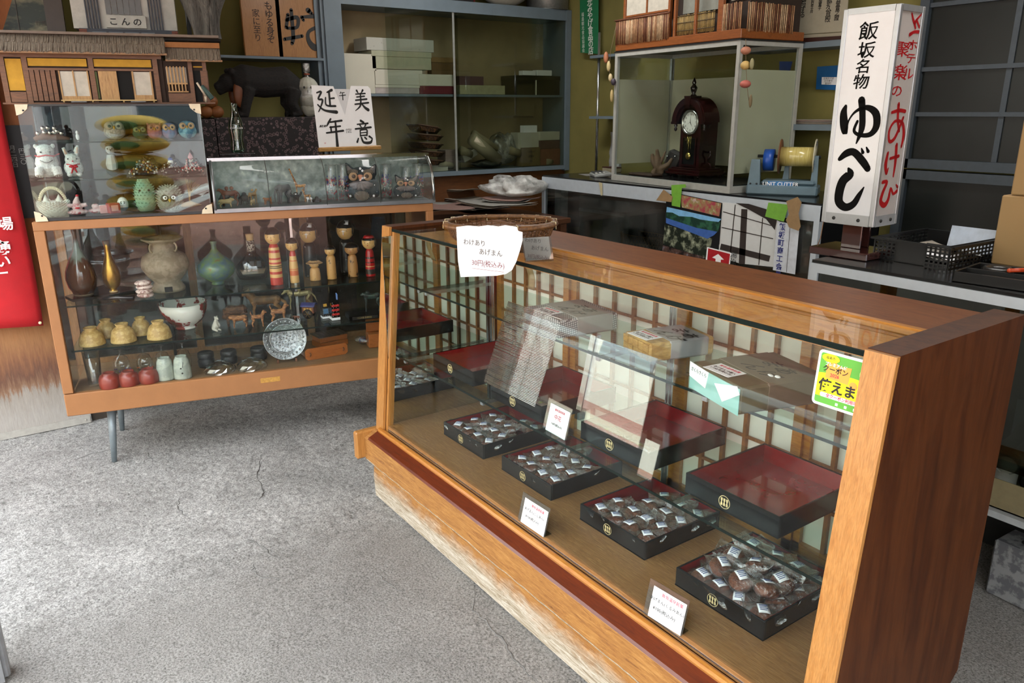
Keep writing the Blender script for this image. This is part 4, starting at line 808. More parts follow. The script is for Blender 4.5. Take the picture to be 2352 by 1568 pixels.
b = B(); b.tube([(-wd*.3, 0, h*.1), (-wd*.1, 0, h*.35), (0, 0, h*.6), (wd*.05, 0, h*.78)], [wd*.34, wd*.36, wd*.26, wd*.16]); b.ell((wd*.1, 0, h*.88), (wd*.26, wd*.18, h*.1)); b.tube([(wd*.1, 0, h*.86), (wd*.42, 0, h*.82)], [wd*.14, wd*.06])
for s in (-1, 1): b.tube([(wd*.1, s*wd*.15, h*.6), (wd*.3, s*wd*.16, h*.4), (wd*.32, s*wd*.1, h*.3)], wd*.07, 6); b.tube([(-wd*.2, s*wd*.2, h*.12), (wd*.35, s*wd*.22, h*.05)], [wd*.14, wd*.09], 6); b.ell((wd*.05, s*wd*.15, h*.97), wd*.08, 6, 5)
rpart('body', b, .0012, M('pale_grey_resin', 'b5b2a6', .6), t)
# wagon toy, kokeshi blocks, ox on plinth
P, h, wd = spec(712, 735, S2, 693, 46); t = thing('ox_cart_toy', 'tiny lacquered ox cart toy with a purple roof', 'toy', (P.x, P.y, S2+.0005), facing(P)+R(90)-R(20))
b = B(); b.bbox(-wd*.3, wd*.3, -wd*.22, wd*.22, h*.32, h*.72, .002); part('cart_body', b, M('cart_brown', '6b3a22', .4), t)
b = B(); b.sheet(lambda u, v: (wd*(.36-.72*u), wd*.28*(2*v-1), h*(.74+.2*math.sin(math.pi*v))), 4, 6, .002); part('roof', b, M('roof_violet', '3d3f78', .5), t)
for s in (-1, 1):
    b = B(); b.lathe([(h*.30, -.002), (h*.30, .002)], 20, mx=Matrix.Translation((0, s*wd*.26, h*.30))@Matrix.Rotation(R(90), 4, 'X')); w_ = part('wheel', b, M('wheel_dark', '241a16', .4), t)
    b = B()
    for i in range(6): a = i*math.pi/3; b.tube([(0, s*(wd*.26+.003), h*.3), (h*.24*math.cos(a), s*(wd*.26+.003), h*.3+h*.24*math.sin(a))], .0012, 4)
    part('spokes', b, GLD, w_)
for i in range(3): b = B(); b.box(-wd*.2+wd*.15*i, -wd*.1+wd*.15*i, -wd*.235, -wd*.222, h*.4, h*.66); part('window_bars', b, M('cart_yellow', 'c79a48', .5), t)
P, h, wd = spec(681, 737, S2, 722, 16); quad('tiny_horse', 'tiny brown animal under the brass horse', 'figurine', 682, 738, S2, 722, 16, MATS['cart_brown'], dict(back=.8, body=.25, leg=.08, hr=.15, hx=.5, hz=.75), -1, 'animal figurines on the middle shelf')
LB = M('lacquer_blue', '4a7296', .35)
P, h, wd = spec(747, 731, S2, 689, 18); t = thing('lucky_horse_toy', 'black blocky wooden horse toy with a blue square panel', 'toy', (P.x, P.y, S2+.0005), facing(P)+R(15), 'painted wooden horse toys')
b = B(); b.prism([(-wd*.5, h*.1), (wd*.5, h*.1), (wd*.55, h*.7), (wd*.2, h*.95), (0, h), (-wd*.1, h*.75), (-wd*.5, h*.7)], -wd*.42, wd*.42); part('body', b, BLK, t)
b = B(); b.box(wd*.56, wd*.58, -wd*.32, wd*.32, h*.26, h*.56); part('panel', b, LB, t); b = B(); b.box(-wd*.45, wd*.6, -wd*.46, wd*.46, 0, h*.1); part('base', b, LBL, t)
b = B(); b.box(wd*.58, wd*.60, -wd*.2, wd*.25, h*.68, h*.84, mx=Matrix.Rotation(.05, 4, 'X')); part('yellow_patch', b, M('patch_yellow', 'c9962c', .5), t)
b = B()
for i in range(4):
    for j in range(5): b.ell((wd*.59, -wd*.36+wd*.24*i, h*(.16+.1*j)), .0011, 5, 3) if i in (0, 3) or j in (0,) else None
part('dots', b, LBL, t)
P, h, wd = spec(769, 735, S2, 656, 24, 762); t = thing('lucky_horse_toy', 'tall wooden horse toy banded in red and black with blue tail flag', 'toy', (P.x, P.y, S2+.0005), facing(P)+R(15), 'painted wooden horse toys')
b = B(); b.prism([(-wd*.45, h*.07), (wd*.5, h*.07), (wd*.5, h*.52), (wd*.28, h*.6), (wd*.12, h*.95), (0, h), (-wd*.12, h*.9), (-wd*.22, h*.58), (-wd*.45, h*.52)], -wd*.36, wd*.36); part('body', b, BLK, t)
b = B()
for i in range(3): b.box(wd*.505, wd*.53, -wd*.36, wd*.36, h*(.14+.13*i), h*(.20+.13*i)); b.box(-wd*.3, wd*.5, wd*.36, wd*.375, h*(.14+.13*i), h*(.20+.13*i))
part('red_band', b, M('lacquer_red', 'b4241f', .35), t)
b = B()
for i in range(9): b.ell((wd*.54, -wd*.26+wd*.06*(i % 2), h*(.12+.05*i)), .0014, 5, 3); b.ell((wd*.54, wd*.1+wd*.06*(i % 3), h*(.11+.045*i)), .0010, 5, 3)
part('dots', b, LBL, t); b = B(); b.box(-wd*.45, wd*.55, -wd*.4, wd*.4, 0, h*.07); part('base', b, LBL, t)
b = B(); b.prism([(.0, h*.62), (wd*.5, h*.60), (wd*.55, h*.76), (.0, h*.8)], wd*.2, wd*.28); part('flag', b, M('flag_blue', '6f8fd0', .5), t)
q = [atz(*p, S2) for p in ((802, 738), (880, 730))]; P = q[0]; L_ = (q[1]-q[0]).length; t = thing('ox_plinth', 'black lacquer plinth with a framed name strip under the dark ox', 'plinth', (P.x, P.y, S2+.0005), math.atan2(q[1].y-P.y, q[1].x-P.x))
b = B(); b.bbox(0, L_, 0, .11, 0, .022, .002); part('base', b, BLK, t); b = B(); b.box(L_*.1, L_*.85, -.0012, 0, .004, .018); s_ = part('name_strip', b, M('strip_dark', '1c1a17', .4), t)
text('lettering', 'べこの里 会津民芸', M('gold_ink', 'b39a63', .5), s_, (L_*.45, -.0016, .011), (R(90), 0, 0), .0085)
quad('ox_figurine', 'dark green patinated ox figurine standing on a black plinth', 'figurine', 856, 716, S2+.0225, 664, 46, SPOTS('green_patina', '16211f', '33483f', 50, .5, .5, bmp=.4), dict(back=.85, len=.85, body=.2, leg=.05, hx=.52, hz=.78, hr=.10, muz=1.2, down=.6, ear=.2, tail='down', extra=[((.25, 0, .85), (.13, .1, .11))]), -1, 'animal figurines on the middle shelf')
# --- bottom of the case
def glassware(name, label, cat, px, py, ty, wp, prof, group=None, mat=None, z=S3):
    return lat(name, label, cat, px, py, z+.0005, ty, wp, prof, mat or GW, group)
glassware('tall_glass', 'tall plain glass with white lettering at the left end of the case floor', 'glass', 221, 888, 805, 36, [(.8, 0), (.8, .01), (1, 1), (.95, 1), (.74, .03), (.01, .03)])
RCL = M('red_clay', '7c3226', .38, var=.08, vs=20, coat=.15)
for a in ((255, 895, 855, 46, 'red clay cup upside down, left of three'), (299, 889, 851, 46, 'red clay cup upside down, middle of three'), (344, 883, 846, 46, 'red clay cup upside down, right of three')):
    lat('clay_cup', a[4], 'cup', a[0], a[1], S3+.0005, a[2], a[3], [(.94, 0), (.96, .03), (1, .3), (.96, .62), (.82, .82), (.62, .9), (.60, .96), (.58, 1), (.5, .99), (.48, .92), (.01, .92)], RCL, 'red clay cups')
CEL = SPOTS('celadon', '97a096', 'a9b0a4', 40, .5, .25)
for i, a in enumerate(((383, 875, 821, 39, 'pale grey-green cup upside down with a brown rim mark'), (422, 872, 817, 39, 'pale grey-green cup upside down with dark brush spots'))):
    t, h, wd = lat('celadon_cup', a[4], 'cup', a[0], a[1], S3+.0005, a[2], a[3], [(1, 0), (1, .05), (.96, .5), (.82, .85), (.66, .95), (.64, 1), (.55, 1), (.5, .95), (.01, .95)], CEL, 'celadon cups')
    if i: b = B(); b.ell((wd*.485, -.002, h*.3), (.002, .004, .004)); b.ell((wd*.47, -.006, h*.52), (.002, .004, .003)); b.tube([(wd*.47, .002, h*.55), (wd*.44, .006, h*.8)], .0012, 5); part('brush_spot', b, BH, t)
for a in ((283, 856, 799, 35, 'upturned wine glass with purple flower print, left'), (335, 852, 796, 35, 'upturned wine glass with orange print'), (377, 849, 790, 34, 'upturned wine glass behind the left grey-green cup'), (425, 846, 783, 34, 'upturned wine glass behind the right grey-green cup')):
    t, h, wd = glassware('wine_glass', a[4], 'glass', *a[:4], [(.92, 0), (1, .18), (.95, .4), (.7, .6), (.3, .7), (.12, .76), (.1, .9), (.35, .97), (.85, 1), (.85, .995), (.1, .96)], 'upturned wine glasses')
    if a[0] < 340: b = B(); [b.ell((wd*.49*math.cos(k), wd*.49*math.sin(k), h*(.12+.06*math.sin(k*5))), (.002, .004, .004), 6, 4) for k in [-1.2+.4*i for i in range(7)]]; part('print', b, M('flower_violet' if a[0] < 300 else 'print_orange', '6a4a78' if a[0] < 300 else 'b5602c', .4), t)
DG = SPOTS('iron_black', '151617', '26282a', 60, .5, .5, bmp=.3)
for a in ((476, 846, 808, 37, 'small black iron cup, left'), (528, 838, 803, 37, 'small black iron cup, middle'), (596, 829, 796, 37, 'small black iron cup nearest the pewter plate')):
    t, h, wd = lat('iron_cup', a[4], 'cup', a[0], a[1], S3+.0005, a[2], a[3], [(.9, 0), (.98, .1), (1, .45), (.9, .55), (.9, .62), (.98, .66), (.95, .95), (.85, 1), (.8, .97)], DG, 'black iron cups')
CUT = GLASS('cut_glass', 'eef2f2', 2.5, .05, .16)
for a in ((507, 862, 829, 73, 'upturned cut glass bowl at the front, left'), (580, 854, 822, 72, 'upturned cut glass bowl at the front, beside the pewter plate')):
    P, h, wd = spec(a[0], a[1], S3, a[2], a[3]); t = thing('cut_glass_bowl', a[4], 'bowl', (P.x, P.y, S3+.0005), .3, 'cut glass bowls')
    b = B(); n = 24; pr_ = [(1, 0), (.98, .18), (.86, .5), (.62, .8), (.3, .97), (.01, 1)]
    vs = [(wd/2*r*(1-.045*(i % 2))*math.cos(2*math.pi*(i+.5*j)/n), wd/2*r*(1-.045*(i % 2))*math.sin(2*math.pi*(i+.5*j)/n), zz*h) for j, (r, zz) in enumerate(pr_) for i in range(n)]
    b.add(vs, [(j*n+i, j*n+(i+1) % n, (j+1)*n+(i+1) % n, (j+1)*n+i) for j in range(5) for i in range(n)]); part('bowl', b, CUT, t)
# pewter plate on stand
P = atz(660, 832, S3); P = CS.w(CS.l(P).x, CS.l(P).y+.02); c_ = atn(662.5, 786, (P.x, P.y, 0), CS.v); rr_ = 48*ppm(c_)
t = thing('pewter_plate', 'round pewter plate with embossed rim on a small wood stand', 'plate', (P.x, P.y, S3+.0005), RZ)
mx = Matrix.Translation((0, 0, rr_+.012))@Matrix.Rotation(R(80), 4, 'X')
PEW = SPOTS('pewter_relief', '7b7f82', 'a9adb0', 90, .5, .32, .9, bmp=.8); b = B(); b.lathe([(.001, 0), (rr_*.60, 0), (rr_*.66, .006), (rr_*.68, .008), (rr_*.97, .012), (rr_, .013), (rr_*.98, .010), (rr_*.66, .004), (.001, -.003)], 48, mx=mx); part('plate', b, PEW, t)
b = B(); b.lathe([(rr_*.665, .0085), (rr_*.68, .0095), (rr_*.695, .0085)], 48, mx=mx, cap=False); b.lathe([(rr_*.97, .0125), (rr_*.985, .0145), (rr_, .013)], 48, mx=mx, cap=False); part('rim_ridge', b, M('pewter', '9a9ea1', .25, .9), t)
b = B()
for i in range(30): a = i*2.4; q = rr_*.5*math.sqrt((i+.5)/30); b.ell((q*math.cos(a), q*math.sin(a), .0015), (rr_*.055, rr_*.03, .0018), 7, 4, mx=mx)
for i in range(26): a = i*2*math.pi/26; b.ell((rr_*.83*math.cos(a), rr_*.83*math.sin(a), .0115), (rr_*.05, rr_*.05, .002), 7, 4, mx=mx)
part('relief', b, MATS['pewter'], t)
b = B(); [b.prism([(-.02, 0), (.05, 0), (.05, .006), (-.008, .006), (-.014, .016), (-.02, .016)], s*rr_*.42-.004, s*rr_*.42+.004, plane='yz') for s in (-1, 1)]; part('stand', b, M('stand_wood', '6b4128', .5), t)
# wooden boxes
OWD = WOOD('orange_wood', ['8e4c22', 'a9622f', '9a5528'], (1.2, 12, 12), .4, .2, 4)
q = [atz(*p, S3) for p in ((703, 829), (799, 812))]; P = q[0]; L_ = (q[1]-q[0]).length; rz = math.atan2(q[1].y-P.y, q[1].x-P.x)
t = thing('wood_tray', 'long orange wood tray with cut corners and knotted cords', 'tray', (P.x, P.y, S3+.0005), rz); Hh = topz(P, 703, 803)-S3
b = B(); b.prism([(0, .01), (.012, 0), (L_-.012, 0), (L_, .01), (L_, Hh-.012), (L_-.012, Hh), (.012, Hh), (0, Hh-.01)], 0, .008, plane='xz'); b.box(.01, L_-.01, .008, .12, .001, .006); part('tray_board', b, OWD, t)
for x in (.022, L_-.022): b = B(); b.tube([(x, -.001, Hh*.35), (x+.003, -.005, Hh*.5), (x, -.001, Hh*.65)], .003, 6); part('cord_knot', b, MATS['stand_wood'], t)
P2 = CS.w(CS.l(atz(716, 812, S3)).x+.05, .25); t = thing('picnic_box', 'stacked wooden box with slatted dark lid behind the orange tray', 'box', (P2.x, P2.y, S3+.0005), rz+.1)
b = B(); b.bbox(0, .15, 0, .10, 0, .028, .002); part('lower_box', b, OWD, t); b = B(); b.bbox(.004, .15, .004, .10, .029, .055, .002); part('upper_box', b, OWD, t)
for i in range(7): b = B(); b.box(-.004+.022*i, .016+.022*i, -.004, .106, .056, .0605); part('lid_slat', b, WOOD('slat_dark', ['3b2c1c', '54402a'], (8, 1, 8), .5, .1, 4), t)
q = [atz(*p, S3) for p in ((848, 800), (876, 794))]; P = q[0]; t = thing('wood_box', 'upright orange wood box half hidden behind the sales counter', 'box', (P.x, P.y, S3+.0005), RZ)
b = B(); b.bbox(0, .09, 0, .08, 0, .07, .003); b.bbox(.0, .09, .05, .06, .07, .17, .002); part('box', b, OWD, t)
P, h, wd = spec(834, 795, S3, 772, 36); t = thing('wrapped_sweet', 'blue sweet twisted in crinkled clear film', 'sweet', (P.x, P.y, S3+.0005), .5)
b = B(); b.ell((0, 0, h*.5), (wd*.3, wd*.22, h*.4)); part('sweet', b, SPOTS('blue_brown', '1c2470', '8a5a3c', 50, .5, .3), t)
b = B(); b.sheet(lambda u, v: ((u-.5)*wd*1.2, wd*.3*math.cos(v*6.28)*(.5+.5*math.sin(u*3.14))+.003*noise.noise((u*9, v*9, 0)), h*.5+h*.5*math.sin(v*6.28)*(.35+.65*math.sin(u*3.14))+.003*noise.noise((u*12, v*12, 3))), 10, 12); part('wrapper', b, WR, t)
# ------------------------------------------------------------------ small glass cabinet on top of the display case, left
CT = Z1+.0015
def caseP(x, y, z=0): return CS.w(x, y, z)
UC = thing('glass_cabinet', 'small square glass cabinet with corner clips on the left of the display case', 'glass cabinet', caseP(.018, 0, CT), RZ)
UW, UD, UH = .64, .30, .437; SG = M('grey_metal', '6a6c6e', .35, .8, var=.1); BK = M('black_trim', '1d1e20', .4)
b = B(); b.box(0, UW, 0, UD, 0, .008); b.box(0, UW, 0, .008, .008, .012); part('base_plate', b, BK, UC)
b = B(); b.box(-.004, UW+.004, -.004, UD, UH-.006, UH); part('top_plate', b, BK, UC)
for x in (0, UW-.005): b = B(); b.box(x, x+.005, UD-.005, UD, .008, UH-.006); part('corner_post', b, SG, UC)
UG = GLASS('cabinet_glass', 'f4f8f6', .75, 0, .0)
b = B(); b.box(.001, UW-.001, .0, .003, .010, UH-.006); part('front_glass', b, UG, UC)
for x in (.0, UW-.003): b = B(); b.box(x, x+.003, .004, UD-.006, .008, UH-.006); part('side_glass', b, MATS['shop_glass'], UC)
b = B(); b.box(.001, UW-.001, UD-.004, UD-.001, .008, UH-.006); part('back_glass', b, GLASS('smoked_glass', '6b6c68', .8, 0, .03), UC)
for z in (1.373-CT, 1.230-CT):
    b = B(); b.box(.004, UW-.004, .006, UD-.01, z-.006, z-.0005); part('glass_shelf', b, GSH, UC); b = B(); b.box(.004, UW-.004, .0045, .006, z-.006, z); part('shelf_edge', b, GLE, UC)
IV = M('ivory_plastic', 'cfc3a8', .45)
for x, z in ((0, UH), (UW, UH), (0, 0), (UW, 0)):
    sx = 1 if x == 0 else -1; sz = 1 if z == 0 else -1
    b = B(); q = .040; b.prism([(x-sx*.003, z-sz*.0), (x+sx*q, z-sz*.0), (x+sx*q*.9, z+sz*q*.4), (x+sx*q*.4, z+sz*q*.85), (x-sx*.003, z+sz*q)], -.006, -.001); c = part('corner_clip', b, IV, UC)
    b = B(); b.lathe([(.0035, 0), (.0035, .002)], 10, mx=Matrix.Translation((x+sx*.022, -.006, z+sz*.022))@Matrix.Rotation(R(90), 4, 'X')); part('screw', b, BK, c)
U3, U2, U1 = 1.3735, 1.2305, CT+.0085
def _clamp(P, px, py, z):
    l = CS.l(P)
    if z > 1.07 and z < 1.38 and -.1 < CS.l(atz(px, py, z)).x < 1.75:
        k = min(max(l.y, .05), .19 if z < 1.2 else .15); P = CS.w(CS.y(px, py, k).x, k, z)
    return P
HOOK.append(_clamp)
def up(px, py, z, ty, w, tx=None, rb=.5): P, h, wd = spec(px, py, z, ty, w, tx, rb); return Vector((P.x, P.y, z+.0005)), h, wd
def plush(name, label, px, py, z, ty, w, mat, parts, group=None, vox=40, off=0, tx=None, feats=()):
    """rounded figure from ellipsoids/tubes in units of (w, w, h); faces local +x"""
    P, h, wd = up(px, py, z, ty, w, tx); t = thing(name, label, 'figurine', P, facing(P)+off, group); b = B()
    for k, *a in parts:
        if k == 'e': c, r = a; b.ell((c[0]*wd, c[1]*wd, c[2]*h), (r[0]*wd, r[1]*wd, r[2]*h), 12, 8)
        else: pts, rs = a; b.tube([(p[0]*wd, p[1]*wd, p[2]*h) for p in pts], [q*wd for q in rs], 8)
    rpart('body', b, max(.0011, wd/vox), mat, t, 2)
    for nm, mt, ps in feats:
        b = B()
        for k, *a in ps:
            if k == 'e': c, r = a; b.ell((c[0]*wd, c[1]*wd, c[2]*h), (r[0]*wd, r[1]*wd, r[2]*h), 9, 6)
            else: pts, rs = a; b.tube([(p[0]*wd, p[1]*wd, p[2]*h) for p in pts], [q*wd for q in rs] if hasattr(rs, '__len__') else rs*wd, 6)
        part(nm, b, mt, t)
    return t, P, h, wd
WPL = SPOTS('white_plush', 'c9cac8', 'e2e3e2', 200, .5, .95, bmp=.8); PNK = M('inner_ear_pink', 'd8b6a0', .9); EYE = BH; RRB = M('ribbon_red', 'c0202c', .6)
plush('plush_bear', 'white plush hippo-faced toy with red halter in the small cabinet', 114, 409, U2, 330, 63, WPL,
      [('e', (0, 0, .42), (.34, .38, .36)), ('e', (.05, 0, .78), (.26, .30, .21)), ('e', (.26, 0, .56), (.20, .26, .15)), ('t', [(.2, .26, .3), (.34, .30, .06)], [.16, .15]), ('t', [(.2, -.26, .3), (.34, -.30, .06)], [.16, .15]), ('e', (.02, .27, .93), (.07, .08, .07)), ('e', (.02, -.27, .93), (.07, .08, .07)), ('e', (-.1, 0, .2), (.32, .4, .2))],
      feats=[('eye', EYE, [('e', (.31, .14, .76), (.03, .035, .028)), ('e', (.31, -.14, .76), (.03, .035, .028))]), ('halter', RRB, [('t', [(.1, .33, .66), (.36, .25, .64), (.45, 0, .68), (.36, -.25, .64), (.1, -.33, .66)], .022), ('t', [(.1, .33, .66), (.2, .44, .70)], .02)]), ('smile', BK, [('t', [(.40, .2, .53), (.47, .1, .48), (.48, 0, .46), (.47, -.1, .48), (.40, -.2, .53)], .010)]), ('claw', BK, [('t', [(.48, .26, .03), (.49, .26, .09)], .008), ('t', [(.47, .33, .03), (.48, .33, .09)], .008), ('t', [(.48, -.26, .03), (.49, -.26, .09)], .008), ('t', [(.47, -.33, .03), (.48, -.33, .09)], .008)])])
plush('plush_rabbit', 'white plush rabbit with upright ears and red ribbon in the small cabinet', 173, 407, U2, 331, 44, WPL,
      [('e', (0, 0, .27), (.46, .46, .27)), ('e', (.06, 0, .52), (.32, .36, .20)), ('t', [(0, .18, .62), (-.05, .34, .96)], [.12, .06]), ('t', [(-.02, .22, .75), (-.05, .30, .9)], [.14, .10]), ('t', [(0, -.18, .62), (-.05, -.34, .9)], [.13, .08]), ('e', (.3, .22, .08), (.18, .14, .07)), ('e', (.3, -.22, .08), (.18, .14, .07))],
      feats=[('inner_ear', PNK, [('t', [(.06, .24, .72), (.05, .31, .9)], [.07, .04]), ('t', [(.06, -.24, .70), (.05, -.31, .86)], [.07, .04])]), ('eye', EYE, [('e', (.31, .2, .56), (.035, .04, .024)), ('e', (.31, -.2, .56), (.035, .04, .024))]), ('nose', LBR, [('e', (.38, 0, .49), (.03, .04, .02))]), ('ribbon', RRB, [('t', [(.3, .3, .40), (.42, 0, .36), (.3, -.3, .40)], .03), ('e', (.45, .1, .33), (.05, .12, .04)), ('e', (.45, -.1, .33), (.05, .12, .04)), ('t', [(.45, 0, .33), (.5, .12, .14)], [.05, .03]), ('t', [(.45, 0, .33), (.5, -.14, .12)], [.05, .03])])])
def owl(name, label, px, py, z, ty, w, mat, eyem, group, horns=0, beak='c9962c', off=0, patch=None, off_eye=.2):
    f = [('eye_disc', eyem, [('e', (.36, .22, .70), (.10, .19, .19)), ('e', (.36, -.22, .70), (.10, .19, .19))]), ('pupil', EYE, [('e', (.45, .20, .70), (.03, .07, .07)), ('e', (.45, -.20, .70), (.03, .07, .07))]), ('beak', M('beak_'+beak, beak, .5), [('t', [(.42, 0, .68), (.52, 0, .54)], [.07, .02])])]
    ps = [('e', (0, 0, .42), (.40, .5, .43)), ('e', (.02, 0, .68), (.36, .46, .30))]
    if horns: ps += [('t', [(0, .3, .8), (-.02, .42, 1)], [.14, .03]), ('t', [(0, -.3, .8), (-.02, -.42, 1)], [.14, .03])]
    return plush(name, label, px, py, z, ty, w, mat, ps, group, feats=f, off=off)
PEY = M('eye_peach', 'c9a476', .6); G1 = 'fabric owls on the cabinet top shelf'
owl('fabric_owl', 'large blue wave-patterned fabric owl, right end of the cabinet top shelf', 432, 314, U3, 276, 40, SPOTS('blue_wave_cloth', '2f6a8c', '88b8c8', 30, .5, .8, soft=.08), PEY, G1)
owl('fabric_owl', 'small blue and lilac fabric owl, second from the right', 391, 315, U3, 281, 34, SPOTS('lilac_cloth', '6d8ab0', '9a8298', 22, .5, .8, soft=.1), PEY, G1)
owl('fabric_owl', 'plain dusty pink fabric owl', 357, 316, U3, 282, 34, M('dusty_pink_cloth', 'a0605c', .85), M('eye_rose', 'b07a62', .6), G1, 1)
owl('fabric_owl', 'dark green fabric owl, leftmost of the four', 323, 317, U3, 288, 32, M('moss_cloth', '3d5030', .85), M('eye_green', '7c8a5a', .6), G1, 1, 'a08a3a')
owl('grey_owl', 'grey round stuffed owl with dried twigs on its head', 266, 320, U3, 276, 46, SPOTS('grey_fluff', '7f7f76', 'a3a298', 90, .5, .95, bmp=.8), M('eye_grey', 'a09a88', .7), 'grey stuffed birds in the cabinet')
P, h, wd = up(120, 323, U3, 292, 72, rb=.15); t = thing('ball_cluster', 'driftwood piece carrying small silver balls, left of the cabinet top shelf', 'ornament', P, RZ)
b = B(); b.tube([(-.5*wd, 0, h*.15), (-.2*wd, 0, h*.35), (.1*wd, .01, h*.28), (.5*wd, 0, h*.12)], [h*.12, h*.3, h*.28, h*.1], 8); part('driftwood', b, M('driftwood_brown', '6a4a38', .8, bmp=.5), t)
for i, (x, z) in enumerate(((-.36, .55), (-.18, .62), (-.02, .58), (.1, .62), (.3, .55), (-.2, .92), (-.06, .95), (.12, .92), (.18, .7))): b = B(); b.ell((x*wd, -.004, z*h), h*.17, 12, 8); part('silver_ball', b, M('silver_ball', 'c9c2bc', .12, .95), t)
P, h, wd = up(178, 313, U3, 300, 10); t = thing('tiny_white_figure', 'tiny white figure behind the driftwood with silver balls', 'figurine', P, facing(P)); b = B(); b.ell((0, 0, h*.35), (wd*.4, wd*.4, h*.35)); b.ell((0, 0, h*.8), (wd*.3, wd*.3, h*.2)); rpart('body', b, .001, LBL, t)
plush('bird_figure', 'standing grey-white bird doll with dark cap, middle shelf of the cabinet', 261, 404, U2, 326, 30, M('bird_grey', 'aeb4b6', .8), [('t', [(0, 0, .04), (0, 0, .35), (0, 0, .62)], [.30, .42, .26]), ('e', (.02, 0, .78), (.30, .30, .14)), ('t', [(.2, 0, .78), (.62, 0, .74)], [.10, .03])], feats=[('cap', BK, [('e', (-.04, 0, .90), (.28, .30, .09))]), ('eye', EYE, [('e', (.27, .15, .80), (.04, .05, .02)), ('e', (.27, -.15, .80), (.04, .05, .02))]), ('vest', M('vest_dark', '2c3a3a', .8), [('e', (-.02, 0, .12), (.40, .46, .14))])])
def heap(name, label, px, py, z, ty, w, cols, n, r, top=None):
    P, h, wd = up(px, py, z, ty, w); t = thing(name, label, 'bead ornament', P, facing(P), 'bead ornaments on the cabinet middle shelf')
    b = B(); b.lathe([(wd*.34, 0), (wd*.40, .004), (wd*.36, .006)], 20); part('dish', b, BK, t)
    for ci, c in enumerate(cols):
        b = B()
        for i in range(n):
            a = rnd.random()*6.28; q = math.sqrt(rnd.random()); zz = h*.66*(1-q*q)*rnd.uniform(.5, 1)+.006; b.ell((wd*.40*q*math.cos(a), wd*.48*q*math.sin(a), zz), r, 7, 5)
        o = part('beads', b, M('bead_'+c, c, .2, coat=.5), t); o['kind'] = 'stuff'
    return t, P, h, wd
t, P, h, wd = heap('bead_cluster', 'heap of red, white and amber beads on the cabinet middle shelf', 333, 401, U2, 352, 68, ('6b2a22', 'd8d0c4', '2a2320', 'b0863a', '8a9a98'), 22, .0042)
t, P, h, wd = heap('bead_flower', 'black and white bead flower with a blue and white top', 395, 397, U2, 358, 50, ('1a1a1c', 'c9c2ba', '4a1d1a'), 28, .0032)
b = B(); b.ell((0, 0, h*.80), (wd*.11, wd*.11, h*.12)); part('blue_top', b, M('bead_blue_top', '3a4f9c', .3, coat=.4), t); b = B(); b.ell((wd*.04, 0, h*.68), (wd*.12, wd*.12, h*.1)); part('white_ball', b, LBL, t)
t, P, h, wd = heap('bead_flower', 'red and white bead flower with a pink pointed tip on a black dish', 441, 393, U2, 350, 50, ('b3202c', 'e0a8a4', 'd8d4d0'), 30, .0036)
b = B(); b.lathe([(.001, h*.60), (wd*.13, h*.74), (wd*.11, h*.82), (.001, h*1.0)], 6, smooth=False); part('pink_tip', b, M('pink_tip', 'd8a0a8', .4), t)
# bottom row
def fold(name, label, px, py, ty, w, mats, prof, group, beads=True):
    """modular paper folding: overlapping triangular scales on a rounded body"""
    P, h, wd = up(px, py, U1, ty, w); t = thing(name, label, 'paper figure', P, facing(P), group); R_ = wd/2
    b = B(); b.lathe([(r*R_*.9, z*h) for r, z in prof], 20); part('core', b, mats[0], t)
    b = B(); rows = 12
    for j in range(rows):
        u = (j+.5)/rows; k = u*(len(prof)-1); i0 = min(int(k), len(prof)-2); f = k-i0; r = (prof[i0][0]*(1-f)+prof[i0+1][0]*f)*R_; z = (prof[i0][1]*(1-f)+prof[i0+1][1]*f)*h; n = max(5, int(18*r/R_))
        for i in range(n):
            a = 2*math.pi*(i+.5*(j % 2))/n; c, s = math.cos(a), math.sin(a); q = .22*R_
            b.add([(r*.85*c-q*.5*s, r*.85*s+q*.5*c, z-q*.4), (r*.85*c+q*.5*s, r*.85*s-q*.5*c, z-q*.4), ((r+q*.35)*c, (r+q*.35)*s, z+q*.55), (r*.7*c, r*.7*s, z)], [(0, 1, 2), (1, 3, 2), (3, 0, 2), (0, 3, 1)])
    o = part('folded_scales', b, mats[1], t); o['kind'] = 'stuff'; return t, P, h, wd
PWH = M('paper_white', 'cfd0c6', .8, var=.05); PGR = M('paper_green', '8fae94', .8); PPK = SPOTS('paper_floral', 'd6b8b8', 'b04a52', 60, .58, .8)
t, P, h, wd = fold('paper_basket', 'white folded-paper swan basket with a tall round handle', 128, 499, 462, 66, (PWH, PWH), [(.6, 0), (.9, .3), (1, .6), (1, .85), (.9, 1)], 'folded paper figures in the cabinet')
hh = h*1.95; b = B()
for i in range(27): a = math.pi*i/26; b.cyl((.0+.0, wd*.36*math.cos(a), h*.8+hh*.55*math.sin(a)-.004), (.0, wd*.44*math.cos(a), h*.8+(hh*.55+.008)*math.sin(a)), .0045, .006, 6)
o = part('handle_rings', b, M('paper_cream', 'cbc0a4', .8), t); o['kind'] = 'stuff'
b = B(); [b.lathe([(wd*.16, h*.8), (wd*.1, h*1.1), (.001, h*1.45)], 8, (0, s*wd*.2, 0)) for s in (-1, 1)]; part('wing', b, PWH, t)
